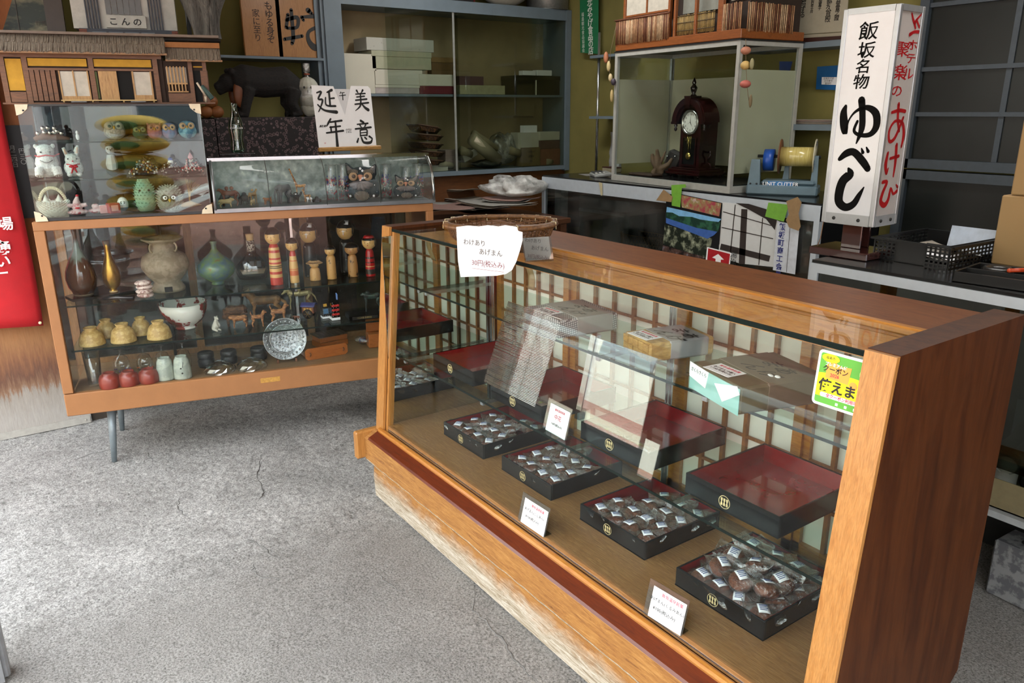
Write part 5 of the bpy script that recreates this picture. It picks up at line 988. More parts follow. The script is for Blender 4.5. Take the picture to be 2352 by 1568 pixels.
plush('cloth_doll', 'pink floral cloth doll with a red pompom hat', 181, 496, U1, 447, 44, PPK, [('e', (0, 0, .14), (.42, .5, .15)), ('e', (0, 0, .4), (.24, .26, .2)), ('e', (.02, 0, .62), (.18, .18, .12)), ('t', [(0, .1, .45), (.1, .45, .5)], [.12, .1]), ('t', [(0, -.1, .45), (.1, -.45, .5)], [.12, .1]), ('t', [(0, 0, .66), (-.02, .08, .95)], [.16, .05])], 'small cloth dolls', feats=[('pompom', RRB, [('e', (.0, .08, .95), (.09, .09, .06))]), ('sash', RRB, [('e', (.22, 0, .36), (.06, .12, .05))])])
plush('cloth_doll', 'low pink cloth doll beside the red box', 222, 492, U1, 466, 34, PPK, [('e', (0, 0, .25), (.45, .5, .25)), ('e', (.05, 0, .7), (.24, .24, .26)), ('t', [(0, .2, .5), (.1, .5, .7)], [.14, .1])], 'small cloth dolls', feats=[('hair', BK, [('e', (-.02, 0, .86), (.2, .2, .16))])])
P, h, wd = up(262, 491, U1, 466, 25); t = thing('red_parcel', 'small red parcel with printed paper in the cabinet bottom', 'parcel', P, facing(P, R(20))); b = B(); b.bbox(-wd*.4, wd*.4, -wd*.5, wd*.5, 0, h, .003); part('box', b, M('parcel_red', '9c2a2c', .4), t); b = B(); b.box(wd*.401, wd*.41, -wd*.3, wd*.3, h*.25, h*.8); part('print', b, M('print_pink', 'd89a90', .5), t)
P, h, wd = up(240, 491, U1, 471, 16); t = thing('pink_parcel', 'tiny pink parcel between the low doll and the red parcel', 'parcel', P, facing(P)); b = B(); b.bbox(-wd*.5, wd*.5, -wd*.5, wd*.5, 0, h, .003); part('box', b, M('print_pink2', 'c78a88', .5), t); b = B(); b.box(-wd*.1, wd*.1, -wd*.51, wd*.51, 0.001, h+.001); part('band', b, LBL, t)
plush('daruma_doll', 'round white and blue daruma doll with painted face', 285, 487, U1, 452, 24, BANDS('daruma_paint', [(0, '4f8fb4'), (.33, 'e4e6e6')], 'Z', .3, .3, .055), [('e', (0, 0, .5), (.48, .5, .5))], feats=[('face', BK, [('t', [(.42, .2, .66), (.46, .1, .72)], .03), ('t', [(.42, -.2, .66), (.46, -.1, .72)], .03), ('e', (.47, .14, .6), (.03, .05, .04)), ('e', (.47, -.14, .6), (.03, .05, .04))])])
t, P, h, wd = fold('paper_owl', 'tall green folded-paper owl with pointed horns', 338, 487, 408, 48, (PGR, PGR), [(.7, 0), (.95, .2), (1, .45), (.95, .62), (.85, .74), (.5, .88), (.22, 1)], 'folded paper figures in the cabinet')
b = B(); [b.ell((wd*.42, s*wd*.2, h*.64), wd*.05, 8, 6) for s in (-1, 1)]; part('eye', b, BK, t); b = B(); [b.tube([(0, s*wd*.14, h*.8), (0, s*wd*.2, h*1.0)], [wd*.2, wd*.02], 6) for s in (-1, 1)]; part('horn', b, PGR, t)
t, P, h, wd = fold('paper_owl', 'round grey and white folded-paper owl with big black-rimmed eyes', 393, 485, 425, 58, (M('paper_grey', '9a9c92', .8), M('paper_pale', 'b8baae', .8)), [(.75, 0), (.98, .25), (1, .5), (.92, .75), (.6, .93), (.1, 1)], 'folded paper figures in the cabinet')
b = B(); [b.ell((wd*.46, s*wd*.17, h*.52), (wd*.04, wd*.15, h*.14)) for s in (-1, 1)]; part('eye_patch', b, BK, t); b = B(); [b.ell((wd*.50, s*wd*.15, h*.54), (wd*.02, wd*.08, h*.08)) for s in (-1, 1)]; part('eye_white', b, LBL, t); b = B(); [b.ell((wd*.52, s*wd*.14, h*.54), (wd*.012, wd*.04, h*.04), 6, 4) for s in (-1, 1)]; part('pupil', b, BK, t); b = B(); b.tube([(wd*.48, 0, h*.45), (wd*.58, 0, h*.36)], [wd*.06, wd*.01], 6); part('beak', b, M('beak_gold', 'c9a43a', .5), t)
P, h, wd = up(440, 482, U1, 405, 46, rb=.2); t = thing('straw_crane', 'golden straw crane with raised tail strands, right corner of the cabinet', 'figurine', P, facing(P)-R(90)); STR = M('straw_gold', 'a5803c', .6, var=.2)
b = B(); b.tube([(-wd*.5, 0, h*.12), (0, 0, h*.16), (wd*.35, 0, h*.14), (wd*.5, 0, h*.12)], [wd*.02, wd*.16, wd*.12, wd*.02], 8); part('body', b, M('straw_pale', 'b3906a', .7), t)
b = B(); [b.tube([(wd*.05, 0, h*.15), (wd*(.05-.1*i/7), wd*.04*(i-3), h*(.5)), (wd*(.10-.09*i), wd*.05*(i-3), h*(.95-.03*i))], .0011, 4) for i in range(8)]; o = part('tail_strands', b, STR, t); o['kind'] = 'stuff'
# ------------------------------------------------------------------ long curved acrylic case, right
AC = thing('curved_case', 'long low acrylic case with rounded front on the right of the display case', 'acrylic case', caseP(.668, 0, CT), RZ); AW = .954; AP = GLASS('acrylic_front', 'fafbfb', .35, .02, .0)
AL = M('dull_aluminium', '8a8d90', .35, .8, var=.2, vs=8); CLA = GLASS('clear_edge', 'b8c2c4', 2, .08, .25)
arc = [(-.004, .012), (-.004, .06), (.008, .12), (.035, .165), (.08, .198), (.13, .212)]
b = B(); b.box(0, AW, -.008, .008, 0, .016); b.box(0, AW, 0, .29, 0, .006); part('base_tray', b, AL, AC)
b = B(); b.sheet(lambda u, v: (.012+(AW-.024)*u, *[(lambda k, f: arc[k][c]*(1-f)+arc[min(k+1, 5)][c]*f)(min(int(v*5), 4), v*5-min(int(v*5), 4)) for c in (0, 1)]), 1, 15, .0025); part('curved_front', b, AP, AC)
for x in (.0, AW-.012):
    b = B(); b.tube([(x+.006, y, z) for y, z in arc], .0065, 8); b.box(x, x+.012, .13, .29, .205, .217); b.box(x, x+.012, .278, .29, 0, .21); part('end_frame', b, CLA if x else AL, AC)
    b = B(); b.prism([(a, c) for a, c in arc]+[(.285, .212), (.285, .006)], x+.004, x+.007, plane='yz'); part('end_pane', b, GL, AC)
b = B(); b.box(-.006, AW+.004, .10, .135, .205, .219); part('top_bar', b, CLA, AC)
b = B(); b.box(0, AW, .135, .29, .211, .215); part('top_pane', b, GL, AC)
GAL = SPOTS('galvanised', '6f7c78', '96a39d', 26, .5, .45, .3, c3='b0bab2', soft=.12); b = B(); b.box(.006, AW-.006, .275, .28, .006, .205); part('back_plate', b, GAL, AC, label='mottled galvanised back plate')
for x in (.225, .465, .70): b = B(); b.tube([(x, y-.003, z) for y, z in arc], .0018, 5); part('front_seam', b, M('seam_dark', '30332f', .5), AC)
A0 = CT+.0065; GA = 'toy animals in the curved case'
LION = M('toy_sand', 'a89468', .6, var=.15); 
lionk = dict(back=.78, len=.78, body=.2, leg=.06, wid=.09, hx=.5, hz=.80, hr=.13, muz=1.1, down=.3, ear=0, tail='down', extra=[((.40, 0, .80), (.16, .13, .17))])
quad('toy_lion', 'sand-coloured toy lion at the left end of the curved case', 'toy animal', 520, 476, A0, 455, 37, LION, lionk, 1, GA)
quad('toy_camel', 'reddish brown toy camel at the back of the curved case, left', 'toy animal', 528, 455, A0, 429, 44, M('toy_rust', '6b4030', .7), dict(back=.8, len=.85, body=.2, leg=.05, hx=.58, hz=.85, hr=.09, muz=1.6, tail='down', extra=[((-.15, 0, .92), (.12, .08, .12)), ((.14, 0, .92), (.12, .08, .12))]), -1, GA)
quad('toy_rhino', 'dark grey toy rhino beside the camel', 'toy animal', 520, 463, A0, 445, 26, M('toy_grey', '3d3c3a', .7), dict(back=.95, len=.85, body=.28, leg=.08, hx=.56, hz=.62, hr=.13, muz=1.5, ear=.1, tail='stub', tubes=[([(.76, 0, .55), (.80, 0, .78)], [.04, .01])]), -1, GA)
plush('toy_gorilla', 'black toy gorilla in the first bay of the curved case', 563, 471, A0, 441, 24, M('toy_black', '1d1c1c', .7), [('e', (0, 0, .55), (.36, .42, .28)), ('e', (.12, 0, .85), (.22, .22, .15)), ('t', [(.1, .4, .6), (.25, .46, .3), (.3, .40, .05)], [.15, .12, .1]), ('t', [(.1, -.4, .6), (.25, -.46, .3), (.3, -.40, .05)], [.15, .12, .1]), ('t', [(-.1, .2, .4), (-.05, .25, .05)], [.16, .12]), ('t', [(-.1, -.2, .4), (-.05, -.25, .05)], [.16, .12])], GA)
quad('toy_camel', 'tan toy camel right of the gorilla', 'toy animal', 581, 459, A0, 433, 26, M('toy_tan', '8f7246', .7), dict(back=.8, len=.85, body=.2, leg=.05, hx=.58, hz=.9, hr=.1, muz=1.5, extra=[((0, 0, .9), (.16, .1, .13))]), 1, GA, ang=R(45))
quad('toy_cub', 'small tan toy cub in front of the tan camel', 'toy animal', 581, 472, A0, 456, 20, MATS['toy_sand'], dict(lionk, extra=[]), 1, GA, ang=R(60))
quad('toy_fawn', 'small rust toy calf with tail up at the first seam', 'toy animal', 616, 470, A0, 451, 22, M('toy_orange', '96603a', .7), dict(back=.8, len=.85, body=.2, leg=.06, hx=.5, hz=.8, hr=.12, tail='up'), -1, GA, ang=R(30))
quad('toy_elephant', 'grey toy elephant in the second bay of the curved case', 'toy animal', 654, 467, A0, 421, 40, M('toy_elephant', '56585a', .7, bmp=.3), dict(back=.92, len=.85, body=.29, leg=.085, wid=.13, top=.7, hx=.52, hz=.78, hr=.17, muz=.6, down=.6, ear=-.3, tail='down', extra=[((.42, .17, .74), (.05, .03, .15)), ((.42, -.17, .74), (.05, .03, .15))], tubes=[([(.66, 0, .68), (.74, 0, .4), (.70, 0, .12)], [.075, .05, .03])]), -1, GA, ang=R(35))
GIR = SPOTS('giraffe_hide', 'b98a4e', '7a4e26', 120, .5, .6, tex='voronoi', soft=.06)
quad('toy_giraffe', 'tall spotted toy giraffe facing left above the other animals', 'toy animal', 692, 460, A0, 383, 44, GIR, dict(back=.58, len=.55, body=.16, leg=.035, wid=.07, top=.85, hx=.86, hz=.94, hr=.065, muz=1.5, down=.6, ear=.6, neck=.42, tail='down'), -1, GA)
quad('toy_giraffe', 'small spotted toy giraffe calf beside the tall one', 'toy animal', 706, 458, A0, 433, 26, GIR, dict(back=.6, len=.6, body=.18, leg=.045, hx=.6, hz=.92, hr=.09, muz=1.4, ear=.5, neck=.5), -1, GA)
plush('toy_panda', 'toy chimp standing with raised arms in the second bay', 681, 466, A0, 440, 25, MATS['toy_black'], [('e', (0, 0, .5), (.25, .3, .26)), ('e', (.05, 0, .82), (.2, .22, .15)), ('t', [(0, .25, .6), (.05, .45, .8), (.05, .48, .98)], [.11, .09, .08]), ('t', [(0, -.25, .6), (.05, -.45, .8), (.05, -.48, .98)], [.11, .09, .08]), ('t', [(0, .15, .35), (.03, .18, .03)], [.12, .1]), ('t', [(0, -.15, .35), (.03, -.18, .03)], [.12, .1])], GA, feats=[('muzzle', LBL, [('e', (.2, 0, .8), (.06, .1, .06))])])
quad('toy_goat', 'small white and brown toy goat in the second bay', 'toy animal', 711, 464, A0, 452, 15, LBL, dict(back=.85, body=.25, leg=.07, hr=.14, hx=.5, hz=.8), -1, GA)
plush('toy_gorilla', 'small black sitting toy gorilla by the third bay', 728, 464, A0, 451, 20, MATS['toy_black'], [('e', (0, 0, .35), (.4, .45, .35)), ('e', (.1, 0, .8), (.22, .22, .2)), ('t', [(.1, .4, .4), (.3, .4, .08)], [.13, .1]), ('t', [(.1, -.4, .4), (.3, -.4, .08)], [.13, .1])], GA)
for i, a in enumerate(((764, 459, 378, 27, 'confetti glass, left of the big owl'), (791, 456, 377, 26, 'confetti glass touching the big owl'), (889, 455, 377, 27, 'confetti glass between the two owls'), (935, 449, 383, 26, 'confetti glass behind the small owl'), (962, 448, 375, 27, 'confetti glass at the right end of the curved case'))):
    P, h, wd = up(a[0], a[1], A0, a[2], a[3]); t = thing('confetti_glass', 'upturned red and blue speckled glass'+a[4][14:], 'glass', P, 0, 'confetti glasses in the curved case')
    b = B(); b.lathe([(wd*.44, 0), (wd*.45, h*.5), (wd*.46, h*.97), (wd*.5, h), (wd*.46, h*.985), (.001, h*.97)], 20); part('glass', b, GW, t)
    for c, (z0, z1) in (('b02a35', (.04, .3)), ('b02a35', (.4, .62)), ('3c4590', (.45, .7)), ('cfc8b8', (.28, .42))):
        b = B()
        for k in range(26): q = rnd.random()*6.28; z = h*rnd.uniform(z0, z1); b.ell((wd*.40*math.cos(q), wd*.40*math.sin(q), z), (.0022, .0022, .0035), 5, 4)
        o = part('speckles', b, M('fleck_'+c, c, .4), t); o['kind'] = 'stuff'
SCL = M('owl_navy', '1e2c32', .85, var=.1); STRP = newmat('pinstripe')
def pinstripe():
    m, nt, b = STRP; wv = nt.nodes.new('ShaderNodeTexWave'); wv.bands_direction = 'Y'; wv.inputs['Scale'].default_value = 55; nt.links.new(coords(nt), wv.inputs[0]); nt.links.new(ramp(nt, wv.outputs[1], [(.8, '151414'), (.92, 'b8ac9a')]), b.inputs['Base Color']); setin(b, Roughness=.85); return m
PST = pinstripe(); GRF = M('owl_grey_cloth', '6f6868', .9, bmp=.2, bs=200); OEY = M('owl_eye_peach', 'a88a6c', .85)
for a in ((834, 458, 374, 78, 'large patchwork fabric owl with grey bib and striped brow'), (936, 453, 401, 60, 'smaller patchwork fabric owl at the right of the curved case')):
    P, h, wd = up(a[0], a[1], A0, a[2], a[3], rb=.3); t = thing('patchwork_owl', a[4], 'stuffed toy', P, facing(P, R(-8)), 'patchwork owls')
    b = B(); b.ell((0, 0, h*.40), (wd*.26, wd*.44, h*.42)); b.ell((0, 0, h*.68), (wd*.22, wd*.42, h*.22)); b.tube([(0, wd*.3, h*.75), (0, wd*.42, h*.96)], [wd*.16, wd*.03]); b.tube([(0, -wd*.3, h*.75), (0, -wd*.44, h*1.0)], [wd*.16, wd*.03])
    for s in (-1, 1): b.ell((wd*.02, s*wd*.38, h*.30), (wd*.18, wd*.15, h*.24))
    rpart('body', b, wd/46, SCL, t, 2)
    b = B(); [b.tube([(wd*.08, s*wd*.30, h*.76), (wd*.06, s*wd*.40, h*.93)], [wd*.11, wd*.02], 8) for s in (-1, 1)]; part('ear', b, GRF, t)
    b = B(); [b.ell((wd*.16, s*wd*.22, h*.76), (wd*.10, wd*.17, h*.08)) for s in (-1, 1)]; b.ell((wd*.19, 0, h*.13), (wd*.10, wd*.22, h*.15)); part('striped_patch', b, PST, t)
    b = B(); [b.ell((wd*.25, s*wd*.21, h*.65), (wd*.05, wd*.13, h*.115), 16, 8) for s in (-1, 1)]; e_ = part('eye', b, OEY, t); b = B(); [b.ell((wd*.29, s*wd*.19, h*.66), (wd*.03, wd*.06, h*.055)) for s in (-1, 1)]; part('button', b, M('button_brown', '4a3a30', .5), e_)
    b = B(); b.tube([(wd*.27, 0, h*.68), (wd*.34, 0, h*.54)], [wd*.08, wd*.015], 8); part('beak', b, M('beak_salmon', 'c08064', .8), t)
    for i in range(6): q = -1.15+2.3*i/5; b = B(); b.tube([(wd*.25, 0, h*.52), (wd*.30, wd*.20*math.sin(q), h*(.50-.13*math.cos(q)*.9)), (wd*.24, wd*.36*math.sin(q), h*(.50-.20*math.cos(q)))], [wd*.03, wd*.085, wd*.05], 8); part('bib_pleat', b, GRF, t)
    b = B(); [b.ell((wd*(.22 if abs(y) < .3 else .15), y*wd, z*h), (wd*.03, wd*.035, h*.035), 8, 5) for y, z in ((.38, .40), (.42, .24), (.34, .12), (-.38, .40), (-.42, .25), (-.34, .12), (0, .86), (.06, .80))]; part('white_dot', b, LBL, t)
HOOK.clear()
# ------------------------------------------------------------------ on the curved case
TZ = CT+.2195
P = atz(545, 356, TZ-.004); b = B(); b.bbox(-.075, .075, -.05, .05, 0, .006, .002); single('phone_tray', b, BLKB, 'thin black tray under the green glass bottle', 'tray', (P.x, P.y, TZ), RZ)
P, h, wd = spec(548, 350, TZ+.006, 237, 32); t = thing('glass_bottle', 'empty green-tinted contour glass bottle standing on the curved case', 'bottle', (P.x, P.y, TZ+.0065), facing(P))
prof = [(.42, 0), (.48, .02), (.50, .06), (.46, .14), (.42, .22), (.44, .32), (.50, .44), (.50, .52), (.44, .64), (.30, .76), (.23, .84), (.21, .92), (.24, .94), (.24, .97), (.21, 1)]
b = B(); n = 32; ks = prof; vs = [(wd*r*(1+(.03*math.cos(i*math.pi) if .12 < z < .6 else 0))*math.cos(2*math.pi*i/n), wd*r*(1+(.03*math.cos(i*math.pi) if .12 < z < .6 else 0))*math.sin(2*math.pi*i/n), h*z) for r, z in ks for i in range(n)]
b.add(vs, [(j*n+i, j*n+(i+1) % n, (j+1)*n+(i+1) % n, (j+1)*n+i) for j in range(len(ks)-1) for i in range(n)], True); part('bottle', b, GLASS('green_bottle_glass', 'c2d8ca', 1.6, .02, .06), t)
b = B(); b.lathe([(wd*.40, .004), (wd*.40, .006)], 20); part('bottom', b, M('bottle_green_base', '2f5a3c', .1), t)
text('lettering', 'Coca-Cola', LBL, t, (wd*.5, 0, h*.50), (R(90), 0, R(90)), .013, shear=.4); text('lettering', 'TRADE-MARK ®', LBL, t, (wd*.49, 0, h*.56), (R(90), 0, R(90)), .004)
# calligraphy cards on a wooden stand
q0, q1 = atz(735, 349, TZ), atz(877, 343, TZ); L_ = (q1-q0).length; rz = math.atan2(q1.y-q0.y, q1.x-q0.x)
t = thing('card_stand', 'low rustic wooden stand holding the calligraphy cards', 'stand', (q0.x, q0.y, TZ), rz)
RW = WOOD('rustic_wood', ['8a5c28', 'b98c4c', '6b4420'], (1, 10, 10), .6, .1, 6, .3); b = B(); b.bbox(0, L_, 0, .022, 0, .020, .004); part('front_rail', b, RW, t); b = B(); b.bbox(.03, L_-.03, .03, .05, 0, .03, .003); part('back_rail', b, RW, t)
o = CP; cc = [atn(x, y, (q0.x, q0.y, 0), Vector((-math.sin(rz), math.cos(rz), 0))) for x, y in ((728, 187), (861, 186), (875, 337), (745, 341))]
HW = (cc[1]-cc[0]).length; HH = cc[0].z-cc[3].z
t = thing('calligraphy_card', 'white folded card with large black brush calligraphy on the wooden stand', 'card', (q0.x+.010*math.cos(rz)-.024*math.sin(rz), q0.y+.010*math.sin(rz)+.024*math.cos(rz), TZ+.002), rz)
W2 = L_*.93; tilt = R(-6); mxc = Matrix.Rotation(tilt, 4, 'X'); CW_ = M('card_white', 'e9eaec', .6, var=.02)
b = B(); b.prism([(0, .0), (W2*.5, 0), (W2*.5, HH*.55), (W2*.36, HH*.99), (0, HH)], 0, .0015, mx=mxc); part('left_leaf', b, CW_, t)
b = B(); b.prism([(W2*.5, 0), (W2, 0), (W2, HH*.96), (W2*.96, HH), (W2*.66, HH), (W2*.5, HH*.55)], 0, .0015, mx=mxc); part('right_leaf', b, CW_, t)
b = B(); b.prism([(W2*.3, 0), (W2*.7, 0), (W2*.7, HH*.95), (W2*.3, HH*.95)], .0022, .0035, mx=mxc); part('middle_leaf', b, M('card_grey_white', 'cfd0d3', .6, var=.02), t)
mk = mxc@Matrix.Rotation(R(90), 4, 'X')
def cal(s, x, z, sz, off=-.0006, bold=.0016, sx=1.0, sh=0, rot=0, mt=None):
    o = text('lettering', s, mt or INK, t, (0, 0, 0), (0, 0, 0), sz, bold=bold, shear=sh); o.matrix_local = mxc@Matrix.Translation((x, off, z))@Matrix.Rotation(R(90), 4, 'X')@Matrix.Rotation(rot, 4, 'Z')@Matrix.Diagonal((sx, 1, 1, 1)); return o
def br(st, x, z, s, off=-.0006, ys=1, name='brush_stroke', mt=None, par=None, mxx=None, t_=.0006):
    return brush(name, [[(p[0]*s, p[1]*s*ys, p[2]*s*1.55*(.5+ys/2)) for p in q] for q in st], mt or INK, par or t, (mxx or mxc)@Matrix.Translation((x, off, z))@Matrix.Rotation(R(90), 4, 'X'), t_)
# 美 意 延 年 and 午 (strokes on a unit square, y up)
BI = [[(.30, .98, .07), (.38, .84, .03)], [(.66, 1.0, .07), (.55, .85, .03)], [(.22, .80, .04), (.78, .84, .05)], [(.26, .66, .04), (.72, .70, .05)], [(.18, .50, .05), (.84, .56, .06)], [(.50, .84, .05), (.48, .42, .05)], [(.12, .30, .05), (.92, .38, .06)], [(.48, .48, .05), (.40, .20, .06), (.10, -.02, .02)], [(.50, .34, .04), (.68, .14, .08), (.86, .02, .11)]]
II = [[(.42, 1.0, .07), (.56, .92, .06)], [(.22, .84, .04), (.78, .88, .05)], [(.36, .80, .05), (.42, .70, .03)], [(.66, .82, .05), (.58, .71, .03)], [(.10, .64, .05), (.92, .70, .06)], [(.34, .58, .04), (.32, .32, .04)], [(.34, .58, .04), (.68, .60, .05), (.66, .34, .05)], [(.34, .46, .03), (.66, .48, .03)], [(.33, .34, .04), (.66, .36, .04)], [(.20, .22, .04), (.12, .06, .06)], [(.36, .26, .05), (.46, .04, .07), (.80, .02, .08), (.92, .16, .04)], [(.54, .26, .05), (.62, .18, .05)], [(.78, .30, .06), (.92, .20, .05)]]
EN = [[(.12, .86, .04), (.34, .90, .06), (.16, .60, .05), (.36, .56, .06), (.22, .24, .04), (.10, .06, .03)], [(.10, .36, .04), (.40, .12, .06), (.98, .04, .10)], [(.86, .98, .08), (.62, .88, .04)], [(.72, .90, .06), (.70, .30, .06)], [(.72, .62, .04), (.94, .64, .05)], [(.52, .66, .04), (.52, .34, .05), (.96, .30, .06)]]
NE = [[(.38, 1.04, .05), (.24, .86, .06), (.14, .72, .02)], [(.34, .90, .05), (.92, .96, .06)], [(.30, .68, .05), (.82, .72, .05)], [(.34, .70, .05), (.34, .46, .05)], [(.10, .44, .05), (.94, .52, .06)], [(.60, .94, .05), (.58, .40, .07), (.56, -.16, .09)]]
GO = [[(.38, 1.0, .05), (.24, .80, .05)], [(.34, .88, .04), (.82, .92, .06)], [(.10, .56, .05), (.94, .64, .07)], [(.56, .90, .06), (.54, .1, .08)]]
br(BI, W2*.66, HH*.62, W2*.30); br(II, W2*.62, HH*.10, W2*.34); br(EN, W2*.03, HH*.58, W2*.34); br(NE, W2*.12, HH*.12, W2*.34); br(GO, W2*.43, HH*.77, W2*.13, .0016)
cal('の代は\nとめん', W2*.53, HH*.30, .011, bold=.0001, sh=.3); cal('高柳朝', W2*.10, HH*.38, .012, bold=.0003, sh=.4).rotation_euler; cal('印', W2*.11, HH*.12, .008, mt=LBR, bold=0)
# ------------------------------------------------------------------ model farmhouse with thatched roof on the small cabinet
HZ = CT+UH+.001
THT = WOOD('thatch', ['3c342c', '6b6054', '857a6c', '4a4138'], (40, 6, 2), .9, 0, 4, .6); MW = WOOD('model_wood', ['4b2e1a', '70482a', '5c3a20'], (1, 8, 8), .6, .1, 5, .2); OCH = M('ochre_plaster', 'b58a2c', .85, bmp=.2); PLW = WOOD('pale_model_wood', ['8a6238', 'b08a58', '9c7546'], (8, 8, 1), .6, .05, 6); SHJ = M('model_paper', 'b5b0a4', .85)
H = thing('model_farmhouse', 'long wooden model of a thatched farmhouse on top of the small glass cabinet', 'model house', caseP(-.03, .09, HZ), RZ); bw = H
HA = .565; HB = .75; hh_ = .185
b = B(); b.box(-.01, HB, 0, .16, 0, .006); part('base_board', b, MW, H)
b = B(); b.box(0, HA, .012, .15, .006, hh_); b.box(HA, HB-.02, .02, .15, .006, hh_*.90); part('wall_block', b, M('model_dark', '2a1a10', .8), H)
def hb(nm, x0, x1, z0, z1, mat, y=.012, th=.006): b = B(); b.box(x0, x1, y-th, y, z0, z1); return part(nm, b, mat, H)
for x in (0, .075, .30, .53): hb('post', x, x+.018, .006, hh_, MW, .012, .010)
hb('beam', 0, HA, hh_-.014, hh_, MW, .012, .011); hb('beam', .09, .53, .125, .133, MW, .012, .011)
hb('ochre_panel', .02, .073, .05, .165, OCH); hb('ochre_panel', .095, .295, .140, .168, OCH); hb('ochre_panel', .32, .525, .140, .168, OCH); hb('skirting', .02, .073, .008, .045, MW, .012, .008)
for i in range(5): hb('shutter_slat', .095+.018*i, .110+.018*i, .012, .128, MW, .008, .006)
for x in (.195, .245): hb('paper_door', x, x+.046, .028, .122, SHJ, .011, .004); hb('door_panel', x, x+.046, .01, .03, PLW, .012, .007)
for x in (.192, .240, .290): hb('door_stile', x, x+.005, .01, .124, PLW, .012, .008)
hb('green_panel', .305, .325, .02, .122, M('model_green', '59643f', .8), .012, .004); hb('plank_door', .330, .395, .01, .124, PLW, .010, .006)
hb('dark_opening', .395, .445, .01, .124, M('black_void', '050505', .9), .0125, .002); hb('paper_door', .455, .515, .032, .122, SHJ, .011, .004); hb('door_panel', .455, .515, .01, .034, PLW, .012, .007); hb('door_stile', .449, .455, .01, .124, PLW, .012, .008); hb('door_stile', .515, .521, .01, .124, PLW, .012, .008)
b = B(); b.box(.19, .53, -.022, .0, .012, .016); v_ = part('veranda', b, M('pale_bamboo', 'c9a970', .6), H)
for x in (.20, .30, .41, .52): b = B(); b.cyl((x, -.018, -.002+.008), (x, -.018, .013), .003, n=6); part('veranda_post', b, MATS['pale_bamboo'], v_)
for x in (.225, .435): b = B(); b.bbox(x, x+.055, -.032, -.022, .0062, .010, .002); part('stone_step', b, M('step_stone', '8a8e92', .8), H)
# right annex
for i in range(6): hb('lattice_bar', .578+.0125*i, .583+.0125*i, .045, .145, PLW, .016, .008)
hb('lattice_paper', .576, .652, .08, .142, SHJ, .0205, .003); hb('lattice_rail', .576, .652, .076, .082, PLW, .016, .009); hb('lattice_rail', .576, .652, .045, .05, PLW, .016, .009); hb('lower_boards', .575, .66, .008, .042, MW, .02, .006)
hb('post', .66, .676, .006, hh_*.9, MW, .02, .012); hb('post', HB-.035, HB-.02, .006, hh_*.9, MW, .02, .012); hb('ochre_panel', .68, .73, .142, .147, OCH, .0205, .004); hb('dark_opening', .678, .705, .01, .13, MATS['black_void'], .0205, .003); hb('plank_door', .705, .733, .01, .13, MW, .02, .005)
b = B(); b.tube([(.688, -.03, .082), (.715, -.02, .03)], .004, 8); b.tube([(.715, -.02, .03), (.715, -.01, .008)], .005, 8); part('hammer_beam', b, M('pale_dowel', 'bdae9a', .6), H)
b = B(); b.tube([(.705, 0, .07), (.74, -.01, .02)], [.008, .010], 8); part('mortar', b, M('teal_paint', '3c5652', .6), H)
def roof(x0, x1, z0, z1, y0, y1, rows, tag_):
    b = B(); b.prism([(y0, z0), (y1, z1), (y1+.04, z1), (y1+.10, z0), ], x0, x1, plane='yz'); part('roof_core', b, THT, H)
    for r_ in range(rows):
        b = B(); n = int((x1-x0)/.0042)
        for i in range(n):
            x = x0+(x1-x0)*i/n; j = rnd.uniform(-.003, .003); f0 = (r_)/rows; f1 = (r_+1.06)/rows; b.tube([(x+rnd.uniform(-.001, .001), y0+(y1-y0)*f0-.007, z0+(z1-z0)*f0+j-.002), (x, y0+(y1-y0)*f1-.002, z0+(z1-z0)*f1+.001)], .0026, 4, smooth=False)
        o = part('thatch_row', b, THT, H); o['kind'] = 'stuff'
    b = B(); b.box(x0-.004, x1+.004, y0-.005, y0+.012, z0-.008, z0-.001); part('eave_board', b, M('eave_tan', '8a6a4c', .7), H)
roof(-.05, .585, hh_+.006, hh_+.072, -.045, .03, 2, 'a'); roof(.585, .79, hh_*.9+.004, hh_*.9+.052, -.03, .02, 1, 'b')
b = B(); b.box(.585, .79, .0, .02, hh_*.9+.050, hh_*.9+.070); part('ridge_bark', b, M('bark_orange', '8a5a30', .8, bmp=.4), H)
b = B(); b.box(-.05, .79, -.004, .07, hh_+.071, hh_+.080); part('ridge_board', b, M('ridge_grey', '6f6258', .8), H)
# ------------------------------------------------------------------ blue-grey wall cupboard on the left wall
CX = -4.9
cup_ = thing('wall_cupboard', 'blue-grey painted wall cupboard with sliding glass doors holding boxes', 'cupboard', (CX, 2.0, 1.0)); CO = -Vector((CX, 2.0, 1.0))
def up_(n, b, m, l=None): return part(n, b, m, cup_, CO, None, l)
BKB_ = M('back_board_tan', '978767', .85, var=.12, vs=5)
for a, c in ((2.0, 2.03), (3.955, 3.99)): b = B(); b.box(-5.2, CX, a, c, 1.02, 2.6 if a < 3 else 2.2); up_('side_board', b, BLU)
b = B(); b.box(CX-.001, CX+.012, 2.02, 2.135, 1.02, 2.6); up_('front_stile', b, BLU); b = B(); b.box(CX-.001, CX+.012, 3.95, 3.995, 1.02, 2.2); up_('front_stile', b, BLU)
for z0, z1, nm in ((1.03, 1.06, 'bottom_board'), (2.125, 2.20, 'top_board')): b = B(); b.box(-5.2, CX+.008, 2.03, 3.955, z0, z1); up_(nm, b, BLU)
b = B(); b.box(-5.2, CX-.03, 2.03, 3.955, 1.575, 1.59); up_('middle_shelf', b, BLU)
b = B(); b.box(-5.2, -5.19, 2.03, 3.955, 1.06, 2.125); up_('back_panel', b, BKB_)
